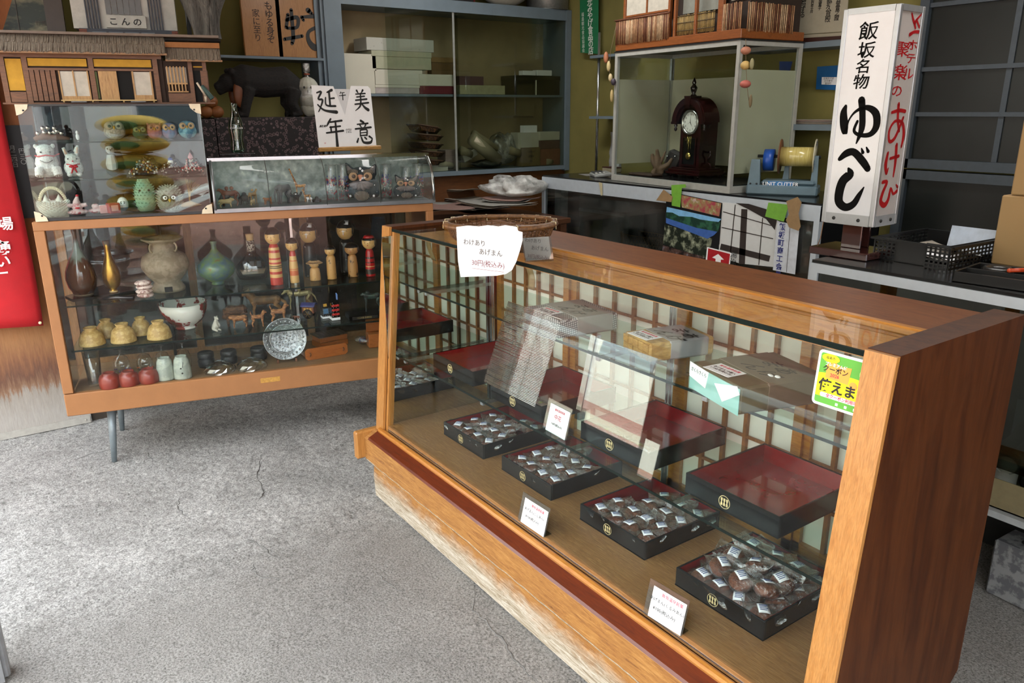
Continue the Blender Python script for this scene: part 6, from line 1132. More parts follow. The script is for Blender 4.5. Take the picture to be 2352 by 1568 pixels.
b = B(); b.box(CX-.004, CX-.001, 2.95, 2.966, 1.06, 2.125); up_('glass_door_edge', b, M('pale_metal_strip', 'a5a8a4', .4, .5)); b = B(); b.box(CX-.006, CX-.002, 2.14, 2.96, 1.06, 2.125); 
CUG = GLASS('cupboard_glass', 'e2e6e0', .8, 0, .02); b = B(); b.box(CX-.010, CX-.006, 2.955, 3.95, 1.06, 2.125); up_('sliding_glass', b, CUG); b = B(); b.box(CX-.018, CX-.014, 2.45, 3.0, 1.06, 2.125); up_('sliding_glass', b, GLASS('cupboard_glass_thin', 'e6eae6', .7, 0, .01))
b = B(); b.box(-5.2, CX, .42, 2.0, 1.785, 1.80); o = single('wall_shelf', b, BLU, 'blue-grey wall shelf running left from the cupboard', 'shelf')
b = B(); b.box(-5.2, CX+.1, 1.9, 2.0, 1.0, 2.6) if False else b.box(-5.21, CX-.02, 1.97, 1.998, 1.0, 2.6); single('shelf_upright', b, BLU, 'blue-grey upright board left of the wall cupboard', 'board')
def xbox(name, label, cat, p0, p1, z, depth, mat, lid=None, X=None, group=None, h=None, lidh=.3, rot=0):
    """carton whose front face spans pixel p0..p1 (bottom row in p0)"""
    X = X or CX-.05; a = atx(*p0, X); c = atx(*p1, X); hh = c.z-z; t = thing(name, label, cat, (X, a.y, z+.0008), rot, group); w = c.y-a.y
    b = B(); b.bbox(-depth, 0, 0, w, 0, hh, .002); part('box', b, mat, t)
    if lid: b = B(); b.bbox(-depth-.002, .003, -.003, w+.003, hh*(1-lidh), hh+.002, .002); part('lid', b, lid, t)
    return t, w, hh
ZS = 1.5905; GB = 'cartons in the wall cupboard'
CRM = M('carton_white', 'c0bdae', .7, var=.05, vs=4); CGR = M('carton_green_grey', 'a3a48c', .7, var=.05); CDT = SPOTS('carton_dotted', 'adada4', 'adada4', 30, .62, .7, c3='6a6a62', soft=.02); CPK = M('carton_pale_pink', 'a59c98', .7)
def rbox(name, label, corner, left, right, top, z, mat, lid=None, lidh=.3, rzdeg=12, dot=None):
    """carton seen on its corner: px of the near bottom corner, left edge, right edge, top row"""
    X = CX-.04; c = atx(*corner, X); hh = topz(c, corner[0], top)-z; wl = (c-atx(left, corner[1], X)).length; wr = (atx(right, corner[1], X)-c).length
    t = thing(name, label, 'carton', (X-.0, c.y, z+.0008), R(rzdeg), GB)
    b = B(); b.bbox(-min(.2, wl*1.1), 0, 0, wr, 0, hh, .002); part('box', b, mat, t)
    return t, hh
xbox('carton', 'white carton, lower of two at the left end of the cupboard shelf', 'carton', (793, 190), (860, 162), ZS, .2, CRM, None, None, GB)
a = atx(793, 162, CX-.05); xbox('carton', 'taller white carton on top at the left end of the cupboard shelf', 'carton', (790, 161), (863, 125), a.z+.001, .2, CRM, None, None, GB)
st = [((863, 218), (963, 197), CPK, CRM, 'flat pale pink carton at the bottom of the middle stack'), ((863, 197), (970, 162), CRM, None, 'white carton third from the top in the middle stack'), ((856, 165), (990, 122), CGR, CGR, 'grey-green lidded carton second in the middle stack'), ((843, 123), (996, 93), CDT, None, 'white dotted carton on top of the middle stack')]
zz = ZS
for p0, p1, m_, l_, lab in st: t, w, hh = xbox('carton', lab, 'carton', p0, p1, zz, .2, m_, l_, None, GB); zz += hh+.003
t, w, hh = xbox('carton', 'white-lidded carton with dark red base beside the middle stack', 'carton', (965, 217), (1046, 173), ZS, .18, M('maroon_card', '5e1420', .6), CRM, None, GB, lidh=.58)
xbox('wood_frame_box', 'dark wooden box behind the white-lidded red carton', 'box', (992, 174), (1048, 134), ZS+.09, .05, M('dark_tan_wood', '6b5230', .6), M('tan_wood', '866a40', .6), CX-.22, GB, lidh=.2)
xbox('carton', 'flat dull pink carton behind the glass door', 'carton', (1056, 197), (1111, 176), ZS+.052, .15, M('dull_plum', '553a40', .7), None, CX-.12, GB)
xbox('carton', 'long flat cream carton behind the glass door', 'carton', (1057, 217), (1160, 197), ZS, .17, M('cream_card', '9c9a7c', .7), None, CX-.06, GB)
t, w, hh = xbox('black_box', 'black lacquered box with pale strap at the right of the cupboard shelf', 'box', (1186, 213), (1286, 176), ZS, .2, M('black_card', '17170f', .4), M('black_card_lid', '201f16', .4), CX-.06, GB, lidh=.22)
b = B(); b.box(.003, .006, w*.42, w*.45, .0, hh*.78); part('strap', b, CRM, t)
for p0, p1, lab in (((1202, 175), (1231, 163), 'left'), ((1234, 174), (1268, 162), 'right')): xbox('small_white_box', 'small white box on the black box, '+lab+' one', 'box', p0, p1, ZS+hh+.004, .06, LBL, None, CX-.08, 'small white boxes')
# lower compartment
ZL = 1.0615; BSK = SPOTS('woven_bamboo', '241609', '5c3f20', 130, .5, .7, tex='voronoi', bmp=1, soft=.15)
P = atx(986, 382, CX-.07); yc = P.y; hb_ = topz(P, 986, 279)-ZL
for i in range(5):
    z0 = ZL+.05+i*(hb_-.05)/5.3; t = thing('bamboo_basket', 'flat woven bamboo basket, %s in the leaning stack' % ['lowest', 'second from the bottom', 'third', 'fourth', 'topmost'][i], 'basket', (CX-.10, yc+(.004 if i % 2 else -.004)-.004*i, z0), (R(-6 if i < 4 else -10), 0, R(5*i)), 'stacked bamboo baskets')
    b = B(); b.lathe([(.10, 0), (.125, .03), (.13, .034), (.122, .030), (.09, .006)], 6, sy=1.0, smooth=False); part('bowl', b, BSK, t); b = B(); b.tube([(.128*math.cos(k*math.pi/3), .128*math.sin(k*math.pi/3), .034) for k in range(6)], .005, 6, True); part('rim', b, M('bamboo_rim', '3b2814', .6), t)
t, w, hh = xbox('carton', 'flat white carton under the bamboo baskets', 'carton', (960, 396), (1029, 378), ZL, .2, CRM, None, CX-.04, GB)
def roll(label, a, c, r, mat, z0=None, X=None, hollow=True):
    X = X or CX-.05; p, q = atx(*a, X), atx(*c, X-.02); rr = r*ppm(p); p.z = max(p.z, ZL+rr+.002); q.z = max(q.z, ZL+rr+.002); t = thing('paper_roll', label, 'paper roll', p, 0, 'paper rolls in the cupboard'); d = q-p
    b = B(); b.cyl((0, 0, 0), d, rr, rr, 16); part('roll', b, mat, t)
    b = B(); n = d.normalized(); b.cyl(d, d+n*.0015, rr*.62, rr*.62, 14); part('hollow', b, M('roll_inside', '3a3226', .8), t)
PR = M('paper_roll', 'a59c84', .7, var=.1, vs=6); PR2 = M('paper_roll_dark', '857c62', .7)
roll('thick cream paper roll leaning across the pile in the cupboard', (1084, 318), (1142, 368), 15, PR); roll('thin long paper roll behind the thick cream one', (1086, 305), (1152, 350), 8, PR2, X=CX-.09)
roll('short paper roll end pointing out at the left of the glass door', (1058, 345), (1080, 355), 10, PR2); roll('paper roll end beside the brown carton', (1170, 345), (1194, 352), 9, PR2, X=CX-.06); roll('small paper roll next to the flat white carton', (1005, 375), (1038, 381), 8, PR); roll('tiny paper roll end at the right corner of the cupboard', (1255, 372), (1266, 373), 7, PR2)
t, w, hh = xbox('pink_box', 'pale pink box beside the bamboo baskets', 'box', (1024, 378), (1053, 344), ZL, .12, M('pale_rose_card', '8f7d78', .7), None, CX-.08, GB)
t = thing('paper_bundle', 'tied bundle of white paper lying slanted in the cupboard', 'paper bundle', atx(1068, 378, CX-.04)+Vector((0, 0, .012)), (R(22), 0, R(8))); b = B(); b.bbox(-.09, 0, 0, .14, 0, .055, .004); part('bundle', b, M('paper_old', '96938a', .8), t); b = B(); b.box(-.091, .001, .06, .065, -.001, .056); part('string', b, M('string', '6f6a5c', .8), t)
t, w, hh = xbox('brown_carton', 'small brown cardboard carton with dark printing in the cupboard', 'carton', (1199, 384), (1241, 338), ZL, .12, M('kraft', '6f5e3c', .8), None, CX-.05, GB)
text('lettering', 'GABAN\n\n業務用\n\n№1', M('carton_ink', '2a2418', .7), t, (.001, w/2, hh*.52), (R(90), 0, R(90)), .018)
xbox('carton', 'white carton on top of the brown one', 'carton', (1190, 335), (1238, 304), ZL+.125, .1, CRM, None, CX-.07, GB); xbox('small_white_box', 'small white label box at the back of the cupboard', 'box', (1203, 296), (1234, 288), ZL+.225, .05, LBL, None, CX-.09, 'small white boxes')
zz = ZL
for p0, p1, m_, lab in (((1243, 366), (1287, 341), M('salmon_card', '7a4c3a', .7), 'salmon pink carton, lower'), ((1241, 341), (1286, 322), M('dusty_rose', '5f4640', .7), 'dusty rose carton in the middle'), ((1240, 320), (1286, 302), CRM, 'flat white carton on top')): t, w, hh = xbox('carton', lab+' at the right end of the cupboard floor', 'carton', p0, p1, zz, .12, m_, None, CX-.05, GB); zz += hh+.002
PBG = GLASS('plastic_bag', 'dfe3e0', .6, .35, .05, dust_veil=.45)
def bag(name, label, c, rx, ry, rz_, mat, cat='plastic bag', seed=0, k=.25):
    t = thing(name, label, cat, c, 0); b = B()
    def f(u, v):
        a = u*2*math.pi; ph = math.pi*(v-.5); q = 1+k*noise.noise((math.cos(a)*2+seed, math.sin(a)*2, v*3))+.12*noise.noise((math.cos(a)*6, math.sin(a)*6+seed, v*9)); return (rx*math.cos(ph)*math.cos(a)*q, ry*math.cos(ph)*math.sin(a)*q, rz_*(1+math.sin(ph))*q)
    b.sheet(f, 34, 16); part('bag', b, mat, t); return t
P = atx(1160, 345, CX-.12); bag('plastic_bag', 'clear crumpled plastic bag heaped in the cupboard', (CX-.14, P.y, ZL+.02), .09, .12, .10, PBG)
P = atx(1130, 392, CX-.06); bag('dark_cloth', 'dark crumpled film under the paper rolls', (CX-.12, P.y, ZL+.002), .09, .13, .028, M('dark_film', '3a3d38', .5), 'plastic film', 4)
# top of the cupboard
ZT = 2.2015
for p0, p1, X, lab in (((905, 22), (1012, -40), CX-.1, 'dark framed picture with maroon border on the cupboard'), ((1030, 25), (1088, -40), CX-.06, 'dark sign board with pale lettering on the cupboard')):
    a, c = atx(*p0, X), atx(*p1, X); t = thing('framed_picture' if p0[0] < 1000 else 'sign_board', lab, 'picture frame' if p0[0] < 1000 else 'sign', (X, a.y, ZT)); w = c.y-a.y
    b = B(); b.box(-.02, 0, 0, w, 0, .3); part('panel', b, M('charcoal_panel', '1c1b1d', .5), t); b = B(); [b.box(-.022, .004, *q, 0, .3) for q in ((-.006, .006), (w-.006, w+.006))]; part('frame', b, M('maroon_edge', '4a1216', .4), t)
    if p0[0] > 1000: text('lettering', '營業\n許可\nNO.2', M('silver_ink', 'a5a5a0', .6), t, (.005, w/2, .10), (R(90), 0, R(90)), .05)
a, c = atx(1100, 34, CX-.1), atx(1221, 34, CX-.1); bag('white_bag', 'large cream vinyl bag on top of the cupboard', (CX-.12, (a.y+c.y)/2, ZT+.0), .13, (c.y-a.y)/2, .17, M('cream_vinyl', 'a39f92', .45, bmp=.4, bs=12), 'bag', 2, .12)
a, c = atx(1226, 34, CX-.1), atx(1302, 34, CX-.1); r_ = (c.y-a.y)/2; t = thing('tin_can', 'big brushed tin with rounded corners at the right end of the cupboard top', 'tin', (CX-.13, (a.y+c.y)/2, ZT)); b = B(); b.lathe([(r_*.93, 0), (r_, .012), (r_, .3), (r_*.95, .31)], 8, smooth=True, mx=Matrix.Rotation(R(22.5), 4, 'Z')@Matrix.Diagonal((1.05, 1.05, 1, 1))); part('body', b, M('brushed_tin', '8a8b88', .35, .7, var=.15, vs=60), t); b = B(); b.lathe([(r_*1.06, 0), (r_*1.07, .006)], 8, mx=Matrix.Rotation(R(22.5), 4, 'Z')); part('rim', b, MATS['brushed_tin'], t)
# ------------------------------------------------------------------ left shelf things (wooden tablets, driftwood, picture)
WT = WOOD('tablet_wood', ['8a5a2e', 'a57440', '94652f'], (3, 14, 1.2), .5, .2, 4, .1); TZ2 = 1.8005
for p0, p1, lab in (((562, 108), (636, -60), 'narrow wooden tablet with columns of brush writing'), ((640, 112), (748, -60), 'wooden tablet with one huge black character')):
    X = CX-.03; a, c = atx(*p0, X), atx(*p1, X); w = c.y-a.y; t = thing('wooden_tablet', lab, 'plaque', (X, a.y, TZ2)); b = B(); b.bbox(-.02, 0, 0, w, 0, .52, .003); part('board', b, WT, t)
    if p0[0] > 600:
        SN = [[(.16, .92, .05), (.10, .60, .05)], [(.12, .78, .05), (.36, .86, .06), (.34, .62, .05), (.12, .58, .04)], [(.24, 1.04, .05), (.24, .40, .06), (.20, .20, .05)], [(.04, .30, .05), (.44, .40, .05)], [(.62, 1.06, .08), (.70, .98, .04)], [(.46, .88, .05), (.50, .80, .04)], [(.48, .88, .04), (1.0, .94, .08), (.90, .78, .05)], [(.82, .66, .06), (.60, .52, .05), (.58, .30, .07), (.72, .12, .10), (.98, .20, .07), (.96, .34, .03)]]
        br(SN, .01, .035, w*.84, 0, ys=92*ppm(a)/(w*.9), par=t, mxx=Matrix.Translation((.0015, w*.06, 0))@Matrix.Rotation(R(90), 4, 'Z'), t_=.001)
    else: text('lettering', 'ふるさとの家\nいで湯の里', M('ink_brown', '2c1a0e', .6), t, (.0012, w*.5, .2), (R(90), 0, R(90)), .001) ; text('lettering', '\n'.join('もゆる身ぞ'), MATS['ink_brown'], t, (.0012, w*.70, .19), (R(90), 0, R(90)), .052, bold=.0004, ls=.9); text('lettering', '\n'.join('家に至り'), MATS['ink_brown'], t, (.0012, w*.36, .17), (R(90), 0, R(90)), .048, ls=.95)
# carved bear, wrapped ghost doll, oranges on dark patterned boxes on a low cupboard behind the case
BX = -4.55; DPT = SPOTS('ring_print_cloth', '241518', '6a5658', 45, .26, .7, tex='voronoi', soft=.05, c3='140b0d')
def boxy(p0, p1, X, z, d, mat, name, label, cat): a, c = atx(*p0, X), atx(*p1, X); t = thing(name, label, cat, (X, a.y, z)); b = B(); b.bbox(-d, 0, 0, c.y-a.y, 0, c.z-z, .004); part('box', b, mat, t); return t, c.y-a.y, c.z-z
b = B(); b.box(-5.2, BX+.02, .45, 1.96, 0, 1.18); b.box(-5.2, BX+.04, .45, 1.96, 1.18, 1.195); o = single('low_cupboard', b, M('dark_varnish', '2c2018', .4), 'dark low cupboard against the left wall behind the display case', 'cupboard')
t, w, hh = boxy((500, 350), (735, 268), BX, 1.197, .3, DPT, 'patterned_box', 'wide box covered in dark cloth printed with pale rings', 'box'); t2, w2, h2 = boxy((440, 350), (497, 273), BX, 1.197, .3, DPT, 'patterned_box', 'narrower dark ring-printed box left of the wide one', 'box')
ZB = 1.197+hh+.001; BEAR = SPOTS('bear_dark', '080605', '16100c', 60, .5, .85, bmp=.8, stretch=(1, 1, 3))
P = atz(610, 268, ZB); P = Vector((BX-.14, atx(612, 268, BX-.14).y, ZB)); kb = ppm(P)
t = thing('carved_bear', 'dark carved wooden bear walking left on the ring-printed boxes', 'carving', P, R(-90)); L = 185*kb; H_ = 100*kb
b = B(); b.tube([(-L*.45, 0, H_*.62), (-L*.25, 0, H_*.78), (0, 0, H_*.74), (.25*L, 0, H_*.80), (.38*L, 0, H_*.76)], [H_*.20, H_*.34, H_*.33, H_*.34, H_*.25], 14)
for s in (-1, 1): b.tube([(.22*L, s*H_*.18, H_*.6), (.27*L, s*H_*.2, H_*.3), (.30*L, s*H_*.2, .05*H_), (.38*L, s*H_*.2, .04*H_)], [H_*.17, H_*.13, H_*.11, H_*.09], 8); b.tube([(-.34*L, s*H_*.18, H_*.6), (-.30*L, s*H_*.2, H_*.3), (-.38*L, s*H_*.2, .05*H_), (-.28*L, s*H_*.2, .04*H_)], [H_*.2, H_*.14, H_*.11, H_*.09], 8); b.ell((.40*L, s*H_*.15, H_*.98), H_*.07)
b.ell((.42*L, 0, H_*.74), (H_*.22, H_*.19, H_*.2)); b.tube([(.45*L, 0, H_*.72), (.58*L, 0, H_*.62)], [H_*.14, H_*.09], 8); b.tube([(.45*L, 0, H_*.62), (.55*L, 0, H_*.50)], [H_*.09, H_*.05], 8)
rpart('body', b, L/70, BEAR, t, 2); b = B(); b.ell((.33*L, H_*.18, H_*.5), (H_*.14, H_*.08, H_*.3)); b.ell((.33*L, -H_*.18, H_*.5), (H_*.14, H_*.08, H_*.3)); part('salmon', b, M('bare_cedar', '6b3a1a', .45), t, label='paler unpainted wood at the chest')
P = Vector((BX-.1, atx(712, 266, BX-.1).y, ZB)); kb = ppm(P); t = thing('wrapped_doll', 'white round-headed doll wrapped in clear film tied at the top', 'doll', P, facing(P)); s = 26*kb; hh = 90*kb
b = B(); b.ell((0, 0, hh*.32), (s*.75, s*.8, hh*.34)); b.ell((0, 0, hh*.68), (s*.85, s*.95, hh*.28)); rpart('body', b, s/22, M('ghost_white', 'aaa99c', .7), t)
b = B(); [b.ell((s*.84, y*s, hh*.70), (s*.05, s*.09, hh*.03)) for y in (-.3, .3)]; b.ell((s*.87, 0, hh*.6), (s*.05, s*.08, hh*.03)); part('face', b, BH, t)
b = B(); b.sheet(lambda u, v: ((s*1.02*math.sin(min(v*1.25, 1)*math.pi*.98+.03)+.25*s*(v > .8))*math.cos(u*6.283)*(1+.1*noise.noise((u*9, v*4, 0))), (s*1.08*math.sin(min(v*1.25, 1)*math.pi*.98+.03)+.25*s*(v > .8))*math.sin(u*6.283), hh*1.28*v), 24, 20); part('film', b, WR, t)
b = B(); b.tube([(s*.2*math.cos(k), s*.2*math.sin(k), hh*1.02) for k in [i*.8 for i in range(8)]], s*.06, 6, True); part('tie', b, M('tie_red', '9a4a32', .5), t)
for i, (px, py) in enumerate(((475, 266), (500, 268), (487, 252))):
    P = Vector((BX-.06, atx(px, py, BX-.06).y, 1.197+h2+.001+.036+(.055 if i == 2 else 0))); b = B(); b.ell((0, 0, 0), (.036, .036, .034), 16, 10); t = thing('orange', 'dull orange fruit on the narrow patterned box, '+['left', 'right', 'upper'][i], 'fruit', P, 0, 'oranges behind the bottle'); part('fruit', b, M('orange_peel', '7d4a1e', .6, bmp=.4, bs=300), t); b = B(); b.ell((0, 0, .034), (.004, .004, .002), 6, 4); part('stalk', b, MATS['moss_cloth'], t)
# high shelf behind the farmhouse: model shop building, driftwood, picture
HS = CS.w(.0, .62); SHZ = 1.80
b = B(); b.box(-.35, .78, -.06, .2, SHZ-.008, SHZ); single('high_shelf', b, M('shelf_dark', '1e1a18', .7), 'dark shelf behind the thatched model house', 'shelf', (HS.x, HS.y, 0), RZ)
xp = CS.y(430, 30, .60).x; b = B(); b.cyl((xp, 0, SHZ), (xp, 0, 2.7), .010); single('shelf_pole', b, CHR, 'chrome shelf pole between the white model shop and the driftwood', 'pole', (HS.x, HS.y, 0), RZ)
def bl(px, py): return Vector((HS.x, HS.y, 0))
l0, l1 = CS.y(168, 58, .54), CS.y(406, 56, .54); SB = CS.w(l0.x, .54); w = l1.x-l0.x; t = thing('model_shop', 'white model of a modern shop building on the shelf behind the farmhouse', 'model building', (SB.x, SB.y, SHZ+.001), RZ)
MWH = M('model_white', 'a8a8a2', .6); DK2 = M('model_navy', '1c2330', .5)
b = B(); b.box(.02, w-.01, 0, .14, .0, .03); part('ground_floor', b, DK2, t); b = B(); b.box(0, w, .01, .15, .03, .30); part('upper_block', b, MWH, t)
for i in range(5): b = B(); b.box(.055+.012*i, .060+.012*i, -.001, .01, .03, .3); part('fin', b, DK2, t)
for i in range(5): b = B(); b.box(w-.11+.012*i, w-.105+.012*i, -.001, .01, .03, .3); part('fin', b, DK2, t)
b = B(); b.box(.13, w-.125, -.006, .01, .035, .085); f_ = part('fascia', b, MWH, t); text('lettering', 'こ ん の', INK, f_, (w*.5, -.0065, .058), (R(90), 0, 0), .034, bold=.0008, sx=1.1)
for i in range(6): b = B(); b.box(.135+i*(w-.27)/6, .135+(i+.88)*(w-.27)/6, 0.004, .0095, .09, .16); part('window_pane', b, M('model_glass', '4c4a46', .3), t)
for x0, x1 in ((.0, .04), (w-.045, w-.01)): 
    for j in range(3): b = B(); b.box(x0+.02, x1+.01, -.003, .0, .004+.008*j, .0105+.008*j); part('brick', b, M('model_brick', '6b3a2a', .7), t)
for i in range(4): b = B(); b.box(.07+i*.065, .125+i*.065, -.002, .0, .006, .018); part('shop_window', b, M('model_glass2', '3c4650', .3), t)
l0 = CS.y(474, 64, .56); P = CS.w(l0.x, .56); t = thing('driftwood', 'grey weathered driftwood stump standing on the high shelf', 'driftwood', (P.x, P.y, SHZ+.001)); b = B()
b.sheet(lambda u, v: ((.052+.10*v*v+.012*math.sin(u*40)+.010*math.sin(u*17+v*5))*math.cos(u*6.283), (.052+.10*v*v+.012*math.sin(u*40)+.01*math.sin(u*17+v*5))*math.sin(u*6.283), .30*v), 60, 12); part('stump', b, WOOD('grey_driftwood', ['2c2c2a', '5c5a56', '77746e'], (10, 10, 1), .9, 0, 6, .6), t)
l0, l1 = CS.y(-30, 60, .60), CS.y(108, 60, .60); P = CS.w(l0.x, .60); w = l1.x-l0.x; t = thing('pine_picture', 'dim framed picture of a dark green pine at the upper left', 'picture', (P.x, P.y, SHZ+.001), (R(-6), 0, RZ)); b = B(); b.box(0, w, 0, .01, 0, .3); part('picture', b, SPOTS('pine_painting', '14201a', '6a6650', 9, .60, .6, soft=.12, stretch=(1, 1, 2)), t); b = B(); b.box(w, w+.07, -.008, .014, 0, .3); b.box(w*.52, w*.53, -.004, 0, 0, .3); part('frame', b, M('frame_umber', '2e241e', .5), t); text('lettering', '竹香', M('ink_faded', '3c3630', .7), t, (w*.9, -.002, .05), (R(90), 0, 0), .022)
# black price board by the banner
a, c = atx(8, 505, -4.12), atx(74, 287, -4.12); t = thing('notice_board', 'narrow black notice board with white writing beside the red banner', 'notice board', (-4.132, a.y, 0)); b = B(); b.box(0, .010, 0, c.y-a.y, a.z, c.z); part('board', b, M('board_black', '0e0e10', .6), t)
for x_ in (32, 52): q = atx(x_, 360, -4.12); text('lettering', '月\n二\n四\n日' if x_ < 40 else '円\n三\n〇', M('chalk_ink', '9a9a98', .8), t, (.0105, q.y-a.y, q.z), (R(90), 0, R(90)), .024)
# desk under the cupboard with papers
DSK = WOOD('desk_wood', ['3b2416', '553420', '472b1a'], (8, 1, 8), .4, .3, 4)
b = B(); b.box(-5.2, CX-.04, 2.3, 3.99, .55, 1.028); struct('trim_1', b, WOOD('panel_brown', ['47280f', '5f3818', '6b411d'], (8, 1.2, 8), .5, .2, 4))
DZ = .80; b = B(); b.bbox(-4.93, -3.95, 1.985, 3.25, DZ-.035, DZ, .004); d_ = thing('desk', 'dark work desk heaped with papers below the wall cupboard', 'desk', (0, 0, 0)); part('desk_top', b, DSK, d_)
for x, y in ((-3.99, 2.05), (-3.99, 3.2), (-4.88, 2.05), (-4.88, 3.2)): b = B(); b.box(x-.025, x+.025, y-.025, y+.025, 0, DZ-.035); part('leg', b, DSK, d_)
PAPS = [M('paper_beige', '8d857a', .85), M('paper_tan', '77695a', .85), M('paper_greyish', '83817c', .85), M('paper_rose', '7a5f58', .85)]
stk = {}
for i, (px, py, w, d, a, k, n) in enumerate(((1120, 448, .44, .32, .2, 0, 6), (1150, 466, .42, .32, -.15, 1, 4), (1060, 470, .34, .26, .5, 3, 3), (1190, 455, .36, .26, .1, 2, 3), (1030, 492, .40, .28, -.4, 1, 3), (1140, 490, .46, .32, .1, 0, 3), (1225, 480, .32, .26, .6, 2, 2), (1205, 432, .30, .22, .3, 0, 2))):
    P = atz(px, py, DZ+.03); zb = DZ+.001+.017*i
    for j in range(n):
        b = B(); cu = rnd.uniform(0, .015); b.sheet(lambda u, v: ((u-.5)*w, (v-.5)*d, cu*(2*u-1)**4+.004*math.sin(v*5+j)), 8, 6, .0012); z_ = zb+.006*j; single('paper_sheet', b, PAPS[(k+j) % 4], 'old %s paper, %s of the desk pile %s' % (['beige', 'tan', 'grey', 'rose'][(k+j) % 4], ['lowest', 'second', 'third', 'fourth', 'fifth', 'topmost'][j], ['below the plastic bag', 'amid the desk', 'below the curved case', 'by the panelling', 'at the front left', 'at the front edge', 'nearest the glass showcase', 'against the wall'][i]), 'paper', (max(-4.95, P.x), min(3.0, P.y), z_), a+rnd.uniform(-.12, .12), 'papers piled on the desk')
P = atz(1195, 445, .93); bag('plastic_bag', 'translucent white plastic bag lying on the desk papers', (P.x, min(P.y, 3.1), .915), .15, .20, .055, GLASS('white_bag_film', 'dfe2e2', .6, .4, .05, dust_veil=1.0), 'plastic bag', 7, .6)
# blue bag-like scale behind the kokeshi dolls
P = Vector((-4.15, 2.1, 0)); P = atn(871, 547, P, CS.v); t = thing('blue_scale', 'blue painted kitchen scale with round dial standing behind the display case', 'scale', (P.x, P.y, DZ), facing(P)); kk = ppm(P); hz = P.z-DZ
b = B(); b.prism([(-20*kk, hz), (20*kk, hz), (14*kk, hz+46*kk), (-14*kk, hz+46*kk)], -.06, .02, plane='yz'); b.box(-.02, .02, -.03, .03, 0, hz) ; part('body', b, M('scale_blue', '2c4a6c', .5), t)
b = B(); b.tube([(-.02, 19*kk*math.cos(i*.35), hz+42*kk+19*kk*math.sin(i*.35)) for i in range(18)], .003, 6, True); part('ring', b, MATS['grey_metal'], t)
# ------------------------------------------------------------------ bamboo basket and notes on the sales counter
BB = 1.0675; Pb = atz(1150, 521, BB+.083); kb = ppm(Pb); Pb.z = BB; BMB = WOOD('split_bamboo', ['3a2110', '5e3c1e', '7d552e', '4a2d16'], (3, 3, 3), .55, .1, 9, .3)
hv = Vector((Pb.x, Pb.y, 0)).normalized(); Pb = Pb+hv*.085; lv = Vector((-hv.y, hv.x, 0)); t = thing('bamboo_basket', 'shallow boat-shaped bamboo basket on the top of the sales counter', 'basket', (Pb.x, Pb.y, BB), math.atan2(lv.y, lv.x)+math.pi)
A_ = 129*kb; B_ = .13; HB_ = .083
def rim(a, k=1.0): c, s = math.cos(a), math.sin(a); return (A_*k*(abs(c)**.75)*(1 if c > 0 else -1), B_*k*(abs(s)**.9)*(1 if s > 0 else -1))
for nm, n0, r0 in (('stake', 64, .0018),):
    b = B()
    for i in range(n0): a = 2*math.pi*i/n0; x, y = rim(a); x0, y0 = rim(a, .62); b.tube([(x0*.2, y0*.2, .004), (x0, y0, .004), (x*.93, y*.93, HB_*.6), (x, y, HB_)], r0, 4, smooth=False)
    o = part('woven_stakes', b, BMB, t); o['kind'] = 'stuff'
b = B()
for j in range(16):
    k = .64+.34*j/16; zz = .004+HB_*.93*(j/16)**1.2; b.tube([(*rim(2*math.pi*i/40, k), zz+.0015*(1 if (i+j) % 2 else -1)) for i in range(40)], .0018, 4, True, False)
for j in range(14): y = B_*.55*(2*j/13-1); b.tube([(-A_*.58, y, .005), (A_*.58, y, .005)], .0022, 4, smooth=False)
o = part('woven_strands', b, BMB, t); o['kind'] = 'stuff'
for q, rr_ in ((1.0, .007), (1.035, .004)): b = B(); b.tube([(*rim(2*math.pi*i/48, q), HB_+.001) for i in range(48)], rr_, 6, True, sq=1.6); part('rim', b, BMB, t)
for a in (.15, .5, .9, 1.25, 1.5, 1.75, 2.2, 2.6, 2.95, 3.3, 5.9, 4.9): x, y = rim(a); b = B(); b.tube([(x*.95, y*.95, HB_-.010), (x*.97, y*.97, HB_+.010), (x*1.05, y*1.05, HB_+.009), (x*1.06, y*1.06, HB_-.012)], .0014, 5); part('tie', b, M('pale_cane', 'cdbf9a', .5), t)
bm_ = t.matrix_world.copy()
from mathutils import Euler
def bas(x, y, z): return Matrix.Translation((Pb.x, Pb.y, BB))@Matrix.Rotation(math.atan2(lv.y, lv.x)+math.pi, 4, 'Z')@Vector((x, y, z))
for i, (x, y) in enumerate(((-.055, -.02), (-.10, .015), (-.02, .02))): q = bas(x*-1 if False else x, y, .012); o = put_bun(q.x, q.y, q.z+.004, 1.1*i, 'wrapped brown bun in the bamboo basket, %s one' % ['front', 'left', 'back'][i], 'buns in the bamboo basket', .1, 0, 1.15)
CHK = []
def note(pts, label, lines, name='price_note', off=.0, t_=.0009, curl=.010):
    pA = aty(1048, 520, 1.13+off); ux = (aty(1200, 548, 1.215+off)-pA); ux.z = 0; ux.normalize(); n = Vector((-ux.y, ux.x, 0)); P0 = pA; W3 = [atn(x, y, P0, n) for x, y in pts]; o_ = W3[0]; T = thing(name, label, 'note', o_, math.atan2(ux.y, ux.x))
    L = [((p-o_).dot(ux), (p-o_).z) for p in W3]; b = B(); b.prism(L, 0, t_); part('paper', b, CW_, T)
    for s, px_, py_, sz, mt, bo in lines: q = atn(px_, py_, P0, n)-o_; text('lettering', s, mt, T, (q.dot(ux), -.0008, q.z), (R(90), 0, R(0)), sz*kb*1.0, bold=bo)
    return T, P0, ux, o_
GI = M('grey_ink', '4c4a4c', .6); PI = M('plum_ink', '7c4a58', .6)
